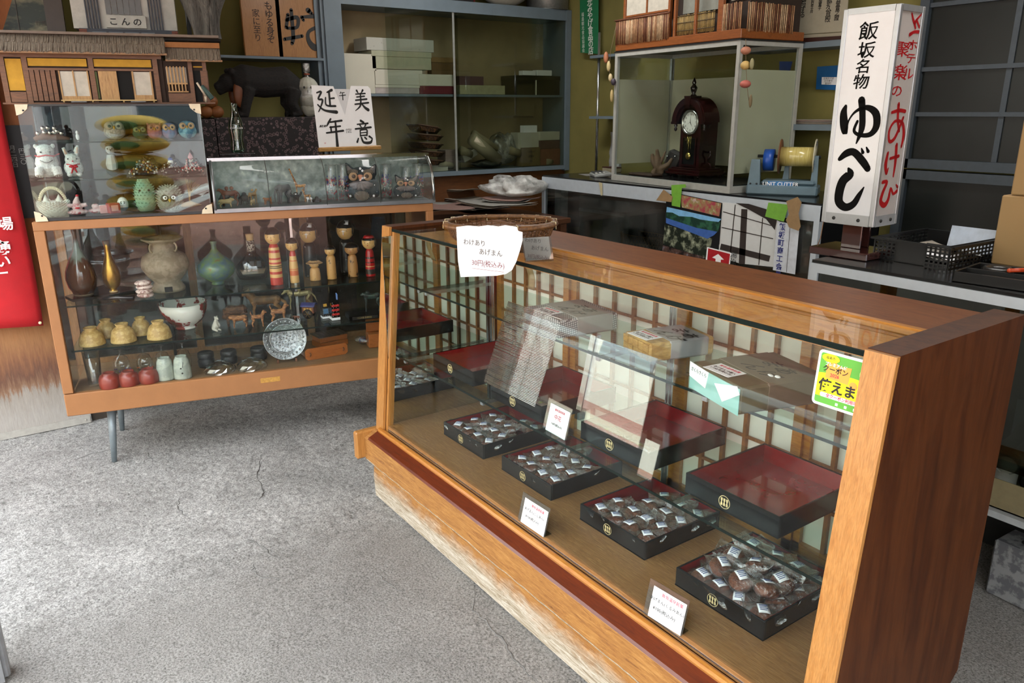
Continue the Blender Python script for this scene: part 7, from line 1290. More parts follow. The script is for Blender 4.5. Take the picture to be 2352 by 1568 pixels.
T, P0, ux, o_ = note([(1048, 521), (1075, 518), (1100, 520), (1120, 517), (1145, 520), (1160, 517), (1187, 521), (1190, 530), (1200, 533), (1200, 552), (1194, 575), (1186, 600), (1176, 620), (1162, 629), (1140, 633), (1058, 636), (1052, 600)], 'large white handwritten note hung from the basket front, offering buns at 30 yen',
     [('わけあり', 1090, 558, 15, GI, 0), ('あげまん', 1127, 581, 15.5, GI, 0), ('30円(税込み)', 1121, 607, 15.5, PI, 0)])
q = [(atn(x, y, P0, Vector((-ux.y, ux.x, 0)))-o_) for x, y in ((1084, 616), (1157, 612))]; b = B(); b.box(q[0].dot(ux), q[1].dot(ux), -.0011, 0, q[0].z, q[0].z+.0008); part('underline', b, PI, T)
T, P0, ux, o_ = note([(1200, 547), (1260, 543), (1267, 595), (1208, 599)], 'small white note in a clear sleeve at the right of the bamboo basket', [('わけあり', 1225, 553, 11, GI, 0), ('あげまん', 1240, 571, 11.5, GI, 0), ('30円(税込み)', 1236, 590, 10, PI, 0)], off=.07)
W3 = [atn(x, y, P0, Vector((-ux.y, ux.x, 0)))-o_ for x, y in ((1198, 546), (1266, 542), (1273, 599), (1207, 602))]; b = B(); b.prism([(w.dot(ux), w.z) for w in W3], -.003, -.0022); part('sleeve', b, GLASS('sleeve', 'e6e6e4', 1.2, .1, .12), T)
# ------------------------------------------------------------------ rear showcase against the back wall
RZT = 1.05; yF = 3.30; xL = -4.324; xR = atz(1840, 474, RZT).x; yB = 3.82; SIL = M('silver_paint', 'b9c2cc', .45, .2, var=.05); BTOP = M('black_laminate', '17181a', .18, var=.2, vs=3)
rc = thing('rear_showcase', 'silver framed glass showcase with black top along the back wall', 'showcase', (xL, yF, 0)); RO = -Vector((xL, yF, 0))
def rp(n, b, m, l=None): return part(n, b, m, rc, RO, None, l)
b = B(); b.box(xL, xR, yF, yB, RZT-.012, RZT); rp('top', b, BTOP)
b = B(); b.box(xL, xR, yF-.006, yF+.01, RZT-.085, RZT-.010); rp('top_rail', b, SIL)
for x in (xL, xR-.03): b = B(); b.box(x, x+.03, yF-.008, yF+.02, 0, RZT-.011); rp('front_post', b, SIL)
b = B(); b.box(xL+.06, xL+.13, yF+.06, yF+.12, .1, RZT-.09); rp('inner_post', b, M('pale_post', 'b9c0c8', .5))
b = B(); b.box(xR-.004, xR, yF+.02, yB, .05, RZT-.012); rp('side_panel', b, M('black_panel', '121315', .35)); b = B(); b.box(xL, xL+.004, yF+.02, yB, .05, RZT-.012); rp('side_panel', b, MATS['black_panel'])
b = B(); b.box(xL+.03, xR-.03, yF+.002, yF+.006, .25, RZT-.085); rp('front_glass', b, GLASS('dim_glass', 'cdd2d0', 1.2, .0, .06, dust_veil=.06))  # pale diffuse veil painted on in place of grey reflections
b = B(); b.box(xL, xR, yB-.01, yB, .05, RZT-.012); b.box(xL, xR, yF+.01, yB, .05, .25); rp('cabinet_back', b, M('case_inner_grey', '4a4e4c', .7))
b = B(); b.box(xL+.03, xR-.03, yF+.1, yB-.02, .62, .628); rp('glass_shelf', b, GSH)
# things in the rear showcase
a = aty(1330, 480, yF+.2); t = thing('white_shelf_board', 'pale bracket and grey boxes seen dimly behind the rear showcase glass', 'box', (a.x, yF+.2, .63)); b = B(); b.bbox(0, .5, 0, .14, 0, .28, .003); part('box', b, M('dim_grey_box', '6e7472', .6), t); b = B(); b.box(.02, .48, -.02, 0, .18, .20); part('bar', b, M('pale_bar', '9aa2a6', .5), t)
a = aty(1400, 548, yF+.10); t = thing('lattice_basket', 'open lattice bamboo basket seen through the rear showcase glass', 'basket', (a.x+.18, yF+.22, .629)); b = B()
for i in range(40): q = 2*math.pi*i/40; b.tube([(.17*math.cos(q), .09*math.sin(q), 0), (.18*math.cos(q+.25), .095*math.sin(q+.25), .085)], .0016, 4); b.tube([(.17*math.cos(q), .09*math.sin(q), 0), (.18*math.cos(q-.25), .095*math.sin(q-.25), .085)], .0016, 4)
o = part('lattice', b, M('basket_tan', '8a7350', .7), t); o['kind'] = 'stuff'
b = B()
for z in (0, .085): b.tube([(.175*math.cos(i*.3), .093*math.sin(i*.3), z) for i in range(21)], .003, 5, True)
part('rim', b, MATS['basket_tan'], t)
# posters and tape on the showcase front (flat print on paper)
def ypt(px, py, Y): return aty(px, py, Y)
def poster(name, label, cat, pts, Y, mat, rough=None, t=.0012):
    Ps = [aty(x, y, Y) for x, y in pts]; o_ = Ps[0]; T = thing(name, label, cat, o_, 0); b = B(); b.prism([(p.x-o_.x, p.z-o_.z) for p in Ps], 0, t); part('sheet', b, mat, T); return T, o_
def on(T, o_, Y, nm, pts, mat, d=.0006, th=.0004): Ps = [aty(x, y, Y) for x, y in pts]; b = B(); b.prism([(p.x-o_.x, p.z-o_.z) for p in Ps], -d-th, -d); return part(nm, b, mat, T)
Y1 = yF-.012
T, o_ = poster('photo_poster', 'collage poster with lake, garden and flower photographs taped to the rear showcase', 'poster', [(1531, 446), (1561, 445), (1659, 466), (1652, 560), (1640, 600), (1620, 640), (1520, 600)], Y1, M('poster_ink', '15171b', .35))
on(T, o_, Y1, 'flower_photo', [(1563, 447), (1657, 467), (1652, 497), (1566, 476)], SPOTS('blossom_print', '9c3a4c', '8f8a5a', 26, .5, .4, c3='c9a8b0', soft=.1))
on(T, o_, Y1, 'lake_photo', [(1532, 475), (1657, 503), (1650, 510), (1530, 492)], M('sky_print', '7ab0dc', .35)); on(T, o_, Y1, 'hill_print', [(1530, 487), (1545, 488), (1560, 496), (1590, 498), (1612, 505), (1655, 510), (1650, 532), (1600, 524), (1530, 503)], SPOTS('hill_green', '16352c', '2c5a44', 20, .5, .4), .0011)
on(T, o_, Y1, 'water_print', [(1530, 500), (1600, 523), (1648, 532), (1640, 540), (1625, 548), (1530, 512)], M('water_blue', '3f62a8', .35), .0012)
on(T, o_, Y1, 'garden_photo', [(1527, 515), (1636, 548), (1628, 595), (1523, 560)], SPOTS('garden_print', '1c241c', '8a917c', 22, .55, .4, c3='c9cbb8', soft=.08))
on(T, o_, Y1, 'street_photo', [(1523, 563), (1618, 590), (1612, 612), (1520, 590)], SPOTS('street_print', '1a1416', '5c4640', 18, .5, .4, c3='8a98b0', soft=.08), .0011)
T, o_ = poster('lattice_poster', 'poster of a white wall with black grid under a curved dark roof', 'poster', [(1657, 464), (1700, 468), (1790, 508), (1784, 560), (1776, 613), (1700, 605), (1650, 590)], Y1+.003, M('poster_white', 'c9ccce', .45, var=.03))
for a_, c_, w_ in (((1689, 470), (1676, 600), 1), ((1710, 480), (1704, 606), 7), ((1752, 500), (1743, 608), 1), ((1661, 486), (1780, 520), 1), ((1658, 522), (1776, 548), 1), ((1655, 566), (1768, 594), 7)):
    dx, dy = c_[0]-a_[0], c_[1]-a_[1]; L_ = math.hypot(dx, dy); nx_, ny_ = -dy/L_*w_, dx/L_*w_; on(T, o_, Y1+.003, 'printed_beam', [(a_[0]-nx_, a_[1]-ny_), (c_[0]-nx_, c_[1]-ny_), (c_[0]+nx_, c_[1]+ny_), (a_[0]+nx_, a_[1]+ny_)], M('print_umber', '2e2624', .45))
on(T, o_, Y1+.003, 'printed_roof', [(1690, 466), (1720, 468), (1760, 480), (1786, 500), (1780, 528), (1760, 503), (1722, 482)], M('print_roof', '241c1a', .45), .0012)
T, o_ = poster('arrow_sign', 'small red and white sign with arrow at the foot of the posters', 'sign', [(1624, 567), (1680, 581), (1675, 618), (1620, 606)], Y1-.003, LBL)
on(T, o_, Y1-.003, 'red_field', [(1627, 570), (1677, 583), (1673, 614), (1624, 603)], M('sign_red', 'a81c26', .4)); on(T, o_, Y1-.003, 'arrow', [(1650, 583), (1663, 596), (1656, 596), (1655, 612), (1643, 609), (1644, 594), (1636, 591)], LBL, .0012)
text('lettering', '湯\n治', INK, T, (aty(1686, 594, Y1).x-o_.x, -.002, aty(1686, 594, Y1).z-o_.z), (R(90), 0, 0), .045)
T, o_ = poster('member_plate', 'tall white plate with blue vertical characters at the right of the rear showcase', 'sign', [(1786, 508), (1818, 514), (1836, 520), (1826, 630), (1775, 620)], Y1-.006, M('plate_white', 'c6ccd6', .4))
pa, pc = aty(1796, 522, Y1-.006), aty(1789, 615, Y1-.006)
for i, ch in enumerate('飯坂町商工会員'): q = aty(1797-1.6*i, 522+18.2*i, Y1-.006); text('lettering', ch, M('ink_blue', '1c2a78', .5), T, (q.x-o_.x, -.0008, q.z-o_.z), (R(90), 0, 0), 17*ppm(q), bold=.0008)
on(T, o_, Y1-.006, 'thin_line', [(1815, 514), (1816, 514), (1807, 625), (1806, 625)], GI)
GT = GLASS('green_tape', '86b84c', .8, .2, .03) if False else M('green_tape', '6fa53c', .4, var=.12, vs=30); KP = M('kraft_paper', '8f7350', .8, var=.1, bmp=.2)
for nm, lab, pts, mt, yy in (('green_tape', 'green tape strip over the top of the collage poster', [(1542, 425), (1574, 423), (1576, 430), (1566, 432), (1562, 476), (1543, 472)], GT, .018), ('green_tape', 'wide green tape patch above the white plate', [(1765, 465), (1812, 470), (1800, 509), (1757, 497)], GT, .022),
                         ('kraft_scrap', 'torn brown paper scrap taped left of the collage poster', [(1507, 460), (1524, 435), (1545, 452), (1542, 464)], KP, .02), ('kraft_scrap', 'torn brown paper scrap hanging at the right end of the rear showcase', [(1806, 462), (1832, 452), (1841, 465), (1834, 490), (1839, 520), (1834, 530), (1812, 522), (1805, 505), (1812, 492)], KP, .026)):
    poster(nm, lab, 'tape' if 'tape' in nm else 'paper', pts, yF-yy, mt)
T, o_ = poster('yellow_note', 'yellowed tape strip on the silver rail of the rear showcase', 'tape', [(1375, 418), (1383, 420), (1384, 448), (1380, 449)], yF-.012, M('yellowed_tape', 'b3aa8c', .5))
# ------------------------------------------------------------------ glass cabinet with clock
CZB = RZT+.0015; a = atz(1404, 413, CZB); c = atz(1675, 445, CZB); d = (c-a); GWd = d.length; ga = math.atan2(d.y, d.x); r_ = atz(1792, 403, CZB); GD = max(.3, min(.46, (r_-c).length)); GH = topz(a, 1418, 122)-CZB
gc = thing('clock_cabinet', 'square aluminium glass cabinet housing a mantel clock', 'glass cabinet', a, ga); ALF = M('aluminium_frame', 'b4b5b0', .4, .3, var=.08)
e = .022
for nm, mt, bx in (('frame_bar', ALF, [(0, e, 0, e, 0, GH), (GWd-e, GWd, 0, e, 0, GH), (GWd-e, GWd, GD-e, GD, 0, GH), (0, e, GD-e, GD, 0, GH), (e, GWd-e, 0, e, 0, e*1.6), (e, GWd-e, GD-e, GD, 0, e*1.6), (e, GWd-e, 0, e, GH-e, GH), (e, GWd-e, GD-e, GD, GH-e, GH), (0, e, e, GD-e, 0, e*1.6), (GWd-e, GWd, e, GD-e, 0, e*1.6), (0, e, e, GD-e, GH-e, GH), (GWd-e, GWd, e, GD-e, GH-e, GH)]),):
    for q in bx: b = B(); b.box(*q); part(nm, b, mt, gc)
b = B(); b.box(e, GWd-e, e, GD-e, .004, .040); part('cabinet_floor', b, BTOP, gc); b = B(); b.box(-.004, GWd+.004, -.004, GD+.004, GH, GH+.008); part('cabinet_top', b, BK, gc)
for q in ((e, GWd-e, .008, .011), ): b = B(); b.box(q[0], q[1], q[2], q[3], e*1.6, GH-e); part('front_pane', b, MATS['shop_glass'], gc)
for x in (.008, GWd-.011): b = B(); b.box(x, x+.003, e, GD-e, e*1.6, GH-e); part('side_pane', b, MATS['shop_glass'], gc)
CARDB = SPOTS('foxed_board', 'a3a18a', 'b3b199', 3, .5, .85, soft=.3)
b = B(); b.box(e, GWd-e, GD-.016, GD-.012, .10, GH*.80); part('back_card', b, CARDB, gc); b = B(); b.box(GWd-.018, GWd-.014, e, GD-.02, .10, GH*.82); part('side_card', b, CARDB, gc); b = B(); b.box(.014, .017, e, GD-.02, .10, GH*.80); part('side_card', b, CARDB, gc)
b = B(); b.box(.018, .030, GD-.03, GD-.02, .04, GH-.02); part('slotted_rail', b, CHR, gc)
def G(x, y, z=0): return gc_m@Vector((x, y, z))
gc_m = Matrix.Translation(a)@Matrix.Rotation(ga, 4, 'Z')
# the clock
CKZ = CZB+.041; P = aty(1597, 402, 3.60); P.z = CKZ; kk = ppm(P); ckh = topz(P, 1597, 178)-CKZ
ck = thing('mantel_clock', 'dark red-brown arched mantel clock with white dial and glass pendulum door', 'clock', P, facing(P, R(-47))); MAH = SPOTS('mahogany', '14080a', '34100f', 9, .55, .15, soft=.2); h = ckh; w = h*.50; dp = h*.26
# local +x is the front, y across, z up
def ckp(nm, b, m, par=None, l=None): return part(nm, b, m, par or ck, None, None, l)
b = B(); b.bbox(-dp*.75, dp*.75, -w*.52, w*.52, h*.03, h*.055, .002); b.bbox(-dp*.68, dp*.68, -w*.48, w*.48, h*.055, h*.085, .003); b.bbox(-dp*.60, dp*.60, -w*.42, w*.42, h*.085, h*.10, .003); ckp('plinth', b, MAH)
b = B(); [b.ell((sx*dp*.6, sy*w*.42, h*.017), h*.017, 10, 6) for sx in (-1, 1) for sy in (-1, 1)]; ckp('foot', b, MAH)
arch_ = [(-w*.30, h*.10), (w*.30, h*.10), (w*.30, h*.56)]+[(w*.30*math.cos(math.pi*i/14), h*.56+w*.30*math.sin(math.pi*i/14)) for i in range(1, 14)]+[(-w*.30, h*.56)]
b = B(); b.prism(arch_, -dp*.5, dp*.40, plane='yz'); ckp('case', b, MAH)
def band(r0, r1, x0, x1, n=16): 
    vs = []; 
    for i in range(n+1):
        a_ = math.pi*i/n
        for r in (r0, r1):
            for x in (x0, x1): vs.append((x, r*math.cos(a_), h*.56+r*math.sin(a_)))
    fs = []
    for i in range(n): k = i*4; fs += [(k, k+4, k+5, k+1), (k+2, k+3, k+7, k+6), (k, k+2, k+6, k+4), (k+1, k+5, k+7, k+3)]
    return vs, fs+[(0, 1, 3, 2), (n*4, n*4+2, n*4+3, n*4+1)]
for r0, r1, x1 in ((.36, .47, .62), (.30, .36, .52), (.44, .50, .56)): b = B(); b.add(*band(w*r0, w*r1, -dp*.2, dp*x1)); ckp('arch_moulding', b, MAH)
for s in (-1, 1):
    b = B(); b.box(dp*.2, dp*.6, s*w*.34, s*w*.50, h*.54, h*.565); b.lathe([(.001, 0), (w*.03, h*.012), (w*.035, h*.03), (w*.02, h*.04), (w*.04, h*.06), (w*.03, h*.075), (w*.03, h*.08)], 10, (dp*.45, s*w*.43, h*.465)); ckp('drop_finial', b, MAH)
    b = B(); b.tube([(0, s*w*.32, h*.26), (0, s*w*.40, h*.27), (0, s*w*.42, h*.23), (0, s*w*.35, h*.19), (0, s*w*.34, h*.15), (0, s*w*.42, h*.14), (0, s*w*.44, h*.11)], w*.022, 6); ckp('scroll', b, MAH)
b = B(); b.box(dp*.1, dp*.66, -w*.10, w*.10, h*.80, h*.82); b.box(dp*.15, dp*.64, -w*.06, w*.06, h*.70, h*.80); b.lathe([(w*.07, 0), (w*.035, h*.02), (w*.06, h*.05), (w*.075, h*.08), (w*.03, h*.11), (w*.045, h*.13), (w*.02, h*.16), (.001, h*.178)], 14, (dp*.35, 0, h*.82)); ckp('top_finial', b, MAH)
mD = Matrix.Translation((dp*.41, 0, h*.56))@Matrix.Rotation(R(90), 4, 'Z')@Matrix.Rotation(R(90), 4, 'X'); rD = w*.25
b = B(); disc(b, (0, 0), rD*.80, .003, mD, 40); dl = ckp('dial', b, M('dial_white', 'd3d4cc', .4, var=.02)); b = B(); b.lathe([(rD*.80, 0), (rD*.86, .012), (rD, .012), (rD*1.02, 0)], 40, mx=mD, cap=False); ckp('bezel', b, M('bezel_silver', 'a9aaa4', .2, .9))
for i in range(12):
    a_ = R(90-30*(i+1)); o = text('numeral', str(i+1), INK, dl, (0, 0, 0), (0, 0, 0), rD*.24); o.matrix_local = mD@Matrix.Translation((rD*.64*math.cos(a_), rD*.64*math.sin(a_), .0035))
for a_, L_, wd_ in ((88, .55, .03), (-58, .42, .04), (205, .50, .014)): b = B(); ca, sa = math.cos(R(a_)), math.sin(R(a_)); b.add([(-sa*rD*wd_, ca*rD*wd_, .005), (sa*rD*wd_, -ca*rD*wd_, .005), (ca*rD*L_, sa*rD*L_, .005)], [(0, 1, 2)], False, mD); part('clock_hand', b, INK, dl)
b = B(); b.box(dp*.40, dp*.42, -w*.2, w*.2, h*.13, h*.40); ckp('pendulum_recess', b, M('recess_black', '0c0a0b', .3)); b = B(); b.cyl((dp*.46, 0, h*.40), (dp*.46, 0, h*.24), .0015); b.lathe([(w*.07, 0), (w*.07, .003)], 18, mx=Matrix.Translation((dp*.45, 0, h*.22))@Matrix.Rotation(R(90), 4, 'Y')); ckp('pendulum', b, M('gilt', 'b9a35c', .25, .9))
for y in (-.05, 0, .05): b = B(); b.cyl((dp*.44, w*y, h*.29), (dp*.44, w*y, h*.42), .0015, n=6); ckp('chime_rod', b, MATS['gilt'])
text('lettering', 'CREST', MATS['gilt'], ck, (dp*.425, -w*.06, h*.385), (R(90), 0, R(90)), h*.03); b = B(); [b.box(dp*.42, dp*.45, *q) for q in ((-w*.21, -w*.18, h*.12, h*.42), (w*.18, w*.21, h*.12, h*.42), (-w*.18, w*.18, h*.12, h*.135))]; ckp('door_frame', b, MAH); b = B(); b.box(dp*.452, dp*.456, -w*.18, w*.18, h*.135, h*.42); ckp('door_glass', b, MATS['shop_glass'])
# hand-shaped driftwood, small dark things inside
P = aty(1512, 399, 3.5); P.z = CKZ; t = thing('hand_driftwood', 'antler-like piece of driftwood beside the clock', 'driftwood', P, facing(P)); s = 1/1771*6.3; b = B(); k = ppm(P)
for pts in ([(0, 12, 0), (0, 4, 14), (0, -8, 34), (0, -14, 52)], [(0, 4, 14), (0, 14, 30), (0, 16, 46)], [(0, 0, 10), (0, -22, 22), (0, -30, 36)], [(0, 4, 14), (0, 2, 36), (0, 6, 56)], [(0, -8, 0), (0, 4, 14)]): b.tube([(p[0]*k, -p[1]*k, (p[2]+3)*k) for p in pts], [8*k, 6*k, 4*k, 2.5*k][:len(pts)], 7)
rpart('wood', b, 2.0*k, M('antler_brown', '5f4a36', .7, bmp=.4), t)
P = aty(1478, 405, 3.45); P.z = CKZ; t = thing('dark_plank', 'flat dark wooden piece lying in the clock cabinet', 'wood piece', P, ga); b = B(); b.bbox(-.10, .12, -.04, .05, 0, .012, .003); part('plank', b, M('umber_wood', '3b2a20', .6), t)
P = aty(1536, 392, 3.62); t = thing('dark_purse', 'dark leather pouch with metal studs behind the driftwood', 'pouch', (P.x, P.y, CKZ), facing(P, -.4)); b = B(); b.bbox(-.03, .03, -.05, .05, 0, .15, .015, mx=Matrix.Rotation(R(-22), 4, 'X')); part('pouch', b, M('dark_leather', '231d1a', .5), t); b = B(); [b.ell((.032, y, .11+.02*y*20*.05), .006, 8, 6) for y in (.0, .05)]; part('stud', b, CHR, t)
q0 = G(.05, GD*.72, .012); t = thing('black_case', 'long black case lying at the back left of the clock cabinet', 'case', q0, ga); b = B(); b.bbox(0, .26, 0, .06, 0, .07, .006); part('case', b, BK, t)
P = aty(1450, 402, 3.5); t = thing('brush_pen', 'thin brown brush lying in the clock cabinet', 'brush', (P.x, P.y, CKZ+.004), ga+.1); b = B(); b.cyl((0, 0, 0), (.16, 0, 0), .004); part('handle', b, M('rosewood', '4a241c', .4), t)
# left of the cabinet: calculator, paper bag, box, small frame
P = atz(1370, 405, RZT); t = thing('calculator', 'grey desk calculator on the rear showcase top', 'calculator', (P.x, P.y, RZT+.0005), R(-30)); b = B(); b.bbox(-.10, .10, -.03, .09, 0, .022, .006, mx=Matrix.Rotation(R(6), 4, 'X')); part('body', b, M('calculator_grey', '8f9290', .5), t)
for i in range(6):
    for j in range(3): b = B(); b.bbox(-.085+.028*i, -.065+.028*i, -.022+.025*j, -.006+.025*j, .022+.0026*j, .029+.0026*j, .002); part('key', b, M('key_dark' if i < 5 else 'key_pale', '3c3f40' if i < 5 else 'c0c2bd', .5), t)
P = atz(1385, 392, RZT); P = Vector((P.x, P.y+.12, RZT+.0005)); hb2 = topz(P, 1385, 305)-RZT; t = thing('paper_bag', 'white paper bag standing at the left of the clock cabinet', 'paper bag', P, R(-20)); b = B(); b.sheet(lambda u, v: (.075*math.cos(u*6.283)*(1-.1*v)+.008*noise.noise((u*6, v*5, 0)), .045*math.sin(u*6.283)*(1-.3*v)+.010*noise.noise((u*7, v*6, 2)), hb2*v+.006*math.sin(u*20)*(v > .9)), 26, 14); part('bag', b, M('bag_paper', '9fa0a0', .8, bmp=.3), t)
P = atz(1398, 396, RZT); t = thing('stamp_box', 'dark red stamp pad box beside the paper bag', 'box', (P.x+.02, P.y-.0, RZT+.0005), ga); b = B(); b.bbox(-.10, .02, .0, .08, 0, .03, .003); part('box', b, M('pale_box', '9a8f78', .6), t); b = B(); b.bbox(-.102, .022, -.002, .082, .03, .036, .002); part('lid', b, M('box_maroon', '3c1618', .4), t)
P = atz(1345, 402, RZT); b = B(); b.box(-.09, .07, -.02, .06, 0, .001); single('paper_slip', b, PAPS[2], 'paper slip under the calculator', 'paper', (P.x, P.y, RZT+.0003), R(-20))
# ------------------------------------------------------------------ bamboo model house on the clock cabinet (cut by the frame)
BZ2 = CZB+GH+.0095; a2 = atz(1419, 121, BZ2); c2 = atz(1698, 103, BZ2); d = c2-a2; bw_ = GWd*1.0; bh = thing('model_teahouse', 'wooden model teahouse with brushwood fences standing on the clock cabinet', 'model house', G(0, 0, GH+.0095), ga)
RWD = WOOD('teahouse_wood', ['6b3a18', '8a4e24', '7a4420'], (1, 8, 8), .4, .2, 4); TWG = [M('twig_a', '6b3f28', .6, var=.3, vs=60), M('twig_b', '9c7452', .6, var=.3, vs=60), M('twig_c', 'b89a78', .6, var=.3, vs=60)]; RD_ = M('reed', 'a58a52', .6, var=.2, vs=50)
b = B(); b.bbox(0, bw_, 0, GD, 0, .045, .003); part('base', b, RWD, bh)
def twigs(x0, x1, y0, y1, z0, z1, n, nm='fence_twig', mats=TWG, r=.0036):
    for i in range(n):
        f = (i+.5)/n; x, y = x0+(x1-x0)*f, y0+(y1-y0)*f; b = B(); q = rnd.uniform(-.003, .003); b.cyl((x, y, z0+q), (x+rnd.uniform(-.0015, .0015), y, z1+q), r*rnd.uniform(.8, 1.15), n=5); part(nm, b, mats[rnd.randrange(len(mats))], bh)
W_ = bw_; twigs(.004, W_*.47, -.004, -.004, .035, .17, 44); twigs(W_*.85, W_*.99, .006, .006, .035, .17, 12); twigs(W_+.002, W_+.002, .03, GD*.8, .035, .17, 26)
b = B(); b.cyl((0, -.008, .172), (W_*.48, -.008, .172), .005); part('fence_rail', b, TWG[0], bh)
twigs(W_*.52, W_*.80, .015, .015, .05, .15, 30, 'reed', [RD_], .0026)
for z in (.07, .11, .145): b = B(); b.cyl((W_*.52, .011, z), (W_*.80, .011, z), .0022); part('reed_tie', b, M('reed_dark', '4a3c24', .6), bh)
for x in (W_*.50, W_*.66, W_*.83): b = B(); b.bbox(x, x+.016+(.02 if x > W_*.7 else 0), .0, .02, .04, .45, .002); part('post', b, RWD, bh)
for x in (.07, W_*.46): b = B(); b.bbox(x-.03, x-.012, .02, .04, .04, .45, .002); part('post', b, RWD, bh)
b = B(); b.box(.06, W_*.44, .03, .034, .19, .43); part('paper_window', b, SHJ, bh); b = B(); b.box(.06, W_*.44, .022, .03, .185, .195); part('window_rail', b, RWD, bh); b = B(); b.box(W_*.24, W_*.25, .024, .03, .19, .43); part('window_rail', b, RWD, bh)
b = B(); b.box(W_*.52, W_*.83, .05, .054, .16, .45); part('paper_window', b, M('grey_paper', '7d8078', .8), bh); b = B(); b.box(W_*.86, W_*.99, .06, .064, .19, .40, mx=None); part('paper_window', b, SHJ, bh)
b = B(); b.box(.02, W_-.02, .07, GD-.02, .045, .45); part('body_block', b, M('teahouse_dark', '2c2018', .8), bh)
b = B(); b.sheet(lambda u, v: (-.06+(W_+.12)*u, -.10+.30*v, .45+.12*v), 2, 2, .012); part('roof', b, THT, bh)
# hanging strings of vegetables
def string(label, pts, pcs, Y):
    Ps = [aty(x, y, Y) for x, y in pts]; o_ = Ps[0]; t = thing('vegetable_string', label, 'hanging ornament', o_, 0, 'strings of toy vegetables'); k = ppm(o_); b = B(); b.tube([p-o_ for p in Ps], .0015, 5); part('cord', b, M('cord_brown', '6b5a40', .8), t)
    for px, py, rx, rz2, c in pcs: q = aty(px, py, Y)-o_; b = B(); b.ell(q, (rx*k, rx*k, rz2*k), 12, 8); part('vegetable', b, M('veg_'+c, c, .6, var=.15), t)
Pc = G(GWd, -.012); string('string of pink and cream toy vegetables at the near corner of the clock cabinet', [(1713, 90), (1713, 140), (1716, 200), (1722, 245)], [(1713, 116, 12, 9, 'b0745c'), (1712, 150, 11.5, 10, 'c2a262'), (1727, 147, 5, 13, '8a8560'), (1712, 193, 13, 9, 'a85a50'), (1724, 232, 4, 15, '6b5c40')], Pc.y-.03)
Pc = G(0, -.02); string('string of dried peppers and beans hanging at the left of the clock cabinet', [(1415, 60), (1402, 120), (1400, 160), (1404, 230)], [(1392, 132, 6, 13, 'a86c4c'), (1398, 152, 5, 12, 'b9a878'), (1402, 178, 5, 9, 'c2b088'), (1409, 188, 6, 8, '3c3440'), (1405, 220, 4, 14, 'b09a68')], Pc.y)
# ------------------------------------------------------------------ shelves and hangings on the back wall
def wshelf(label, p0, p1, Y, th=.018): a_, c_ = aty(*p0, Y), aty(*p1, Y); b = B(); b.box(0, c_.x-a_.x, 0, 4.0-Y, -th, 0); return single('wall_shelf', b, BLU, label, 'shelf', (a_.x, Y, (a_.z+c_.z)/2))
wshelf('short blue-grey shelf high on the back wall, left of the clock cabinet', (1355, 123), (1425, 127), 3.80); wshelf('short blue-grey shelf low on the back wall, left of the clock cabinet', (1353, 266), (1418, 268), 3.80)
wshelf('blue-grey shelf under the framed certificate', (1700, 100), (1946, 100), 3.78, .03); s_ = wshelf('blue-grey shelf with papers behind the tape dispenser', (1740, 284), (1925, 287), 3.75, .03)
for px, p1, p2, lab in ((1374, 128, 306, 'chrome pole joining the two short wall shelves'),): P = aty(px, 200, 3.85); b = B(); b.cyl((0, 0, 0), (0, 0, 1.0), .010); single('shelf_pole', b, CHR, lab, 'pole', (P.x, P.y, 1.0))
T, o_ = poster('green_plaque', 'green plaque with white vertical characters hung on the olive wall', 'plaque', [(1331, -60), (1375, -60), (1374, 124), (1333, 121)], 3.93, M('plaque_green', '1f6b45', .35, var=.06))
WI = M('ink_white_dull', 'c9cfc8', .5)
for i, ch in enumerate('光みやげ食品の店'): q = aty(1354.5+.4*i, 5+16.1*i, 3.93); text('lettering', ch, WI, T, (q.x-o_.x, -.0006, q.z-o_.z), (R(90), 0, 0), 18*ppm(q), bold=.0012)
for i, ch in enumerate('福島観光食品協議会'): q = aty(1338.5+.2*i, 34+10.3*i, 3.93); text('lettering', ch, WI, T, (q.x-o_.x, -.0006, q.z-o_.z), (R(90), 0, 0), 9.5*ppm(q))
T, o_ = poster('certificate', 'framed cream certificate with columns of brush writing on the wall shelf', 'certificate', [(1780, -60), (1952, -60), (1942, 84), (1780, 96)], 3.84, M('certificate_paper', '9c9684', .7, var=.04), t=.004)
on(T, o_, 3.84, 'border_line', [(1786, 82), (1940, 72), (1940, 74), (1786, 84)], M('border_olive', '5c5640', .7)); on(T, o_, 3.84, 'frame', [(1780, 92), (1946, 82), (1946, 95), (1780, 105)], M('frame_maroon', '34160f', .5), .0, .02)
for x, y, s, sz in ((1801, 20, '入賞', 10), (1824, 22, '大博覧会', 11), (1845, 16, '授与する', 15), (1866, 10, '昭和四年十月', 8), (1884, 8, '全国菓子', 9), (1903, 26, '野久直殿', 15), (1924, 20, '名誉賞之證', 13)):
    q = aty(x, y, 3.84); text('lettering', '\n'.join(s), INK, T, (q.x-o_.x, -.0008, q.z-o_.z), (R(90), 0, 0), sz*ppm(q), ls=.78, bold=.0004)
T, o_ = poster('blue_leaflet', 'blue leaflet with a white text panel pinned to the back wall', 'leaflet', [(1877, 153), (1926, 150), (1924, 207), (1874, 205)], 3.985, M('leaflet_blue', '1d5c94', .4, var=.15, vs=8)); on(T, o_, 3.985, 'text_panel', [(1888, 177), (1922, 177), (1922, 195), (1887, 194)], LBL)
q = aty(1903, 186, 3.985); text('lettering', '営業許可証\n交付番号\n飯坂町', GI, T, (q.x-o_.x, -.0014, q.z-o_.z), (R(90), 0, 0), .013)
T, o_ = poster('blue_folder', 'deep blue folder leaning behind the clock cabinet', 'folder', [(1790, 141), (1820, 141), (1800, 222), (1790, 222)], 3.9, M('folder_blue', '1c3a78', .4))
P = aty(1862, 281, 3.8)
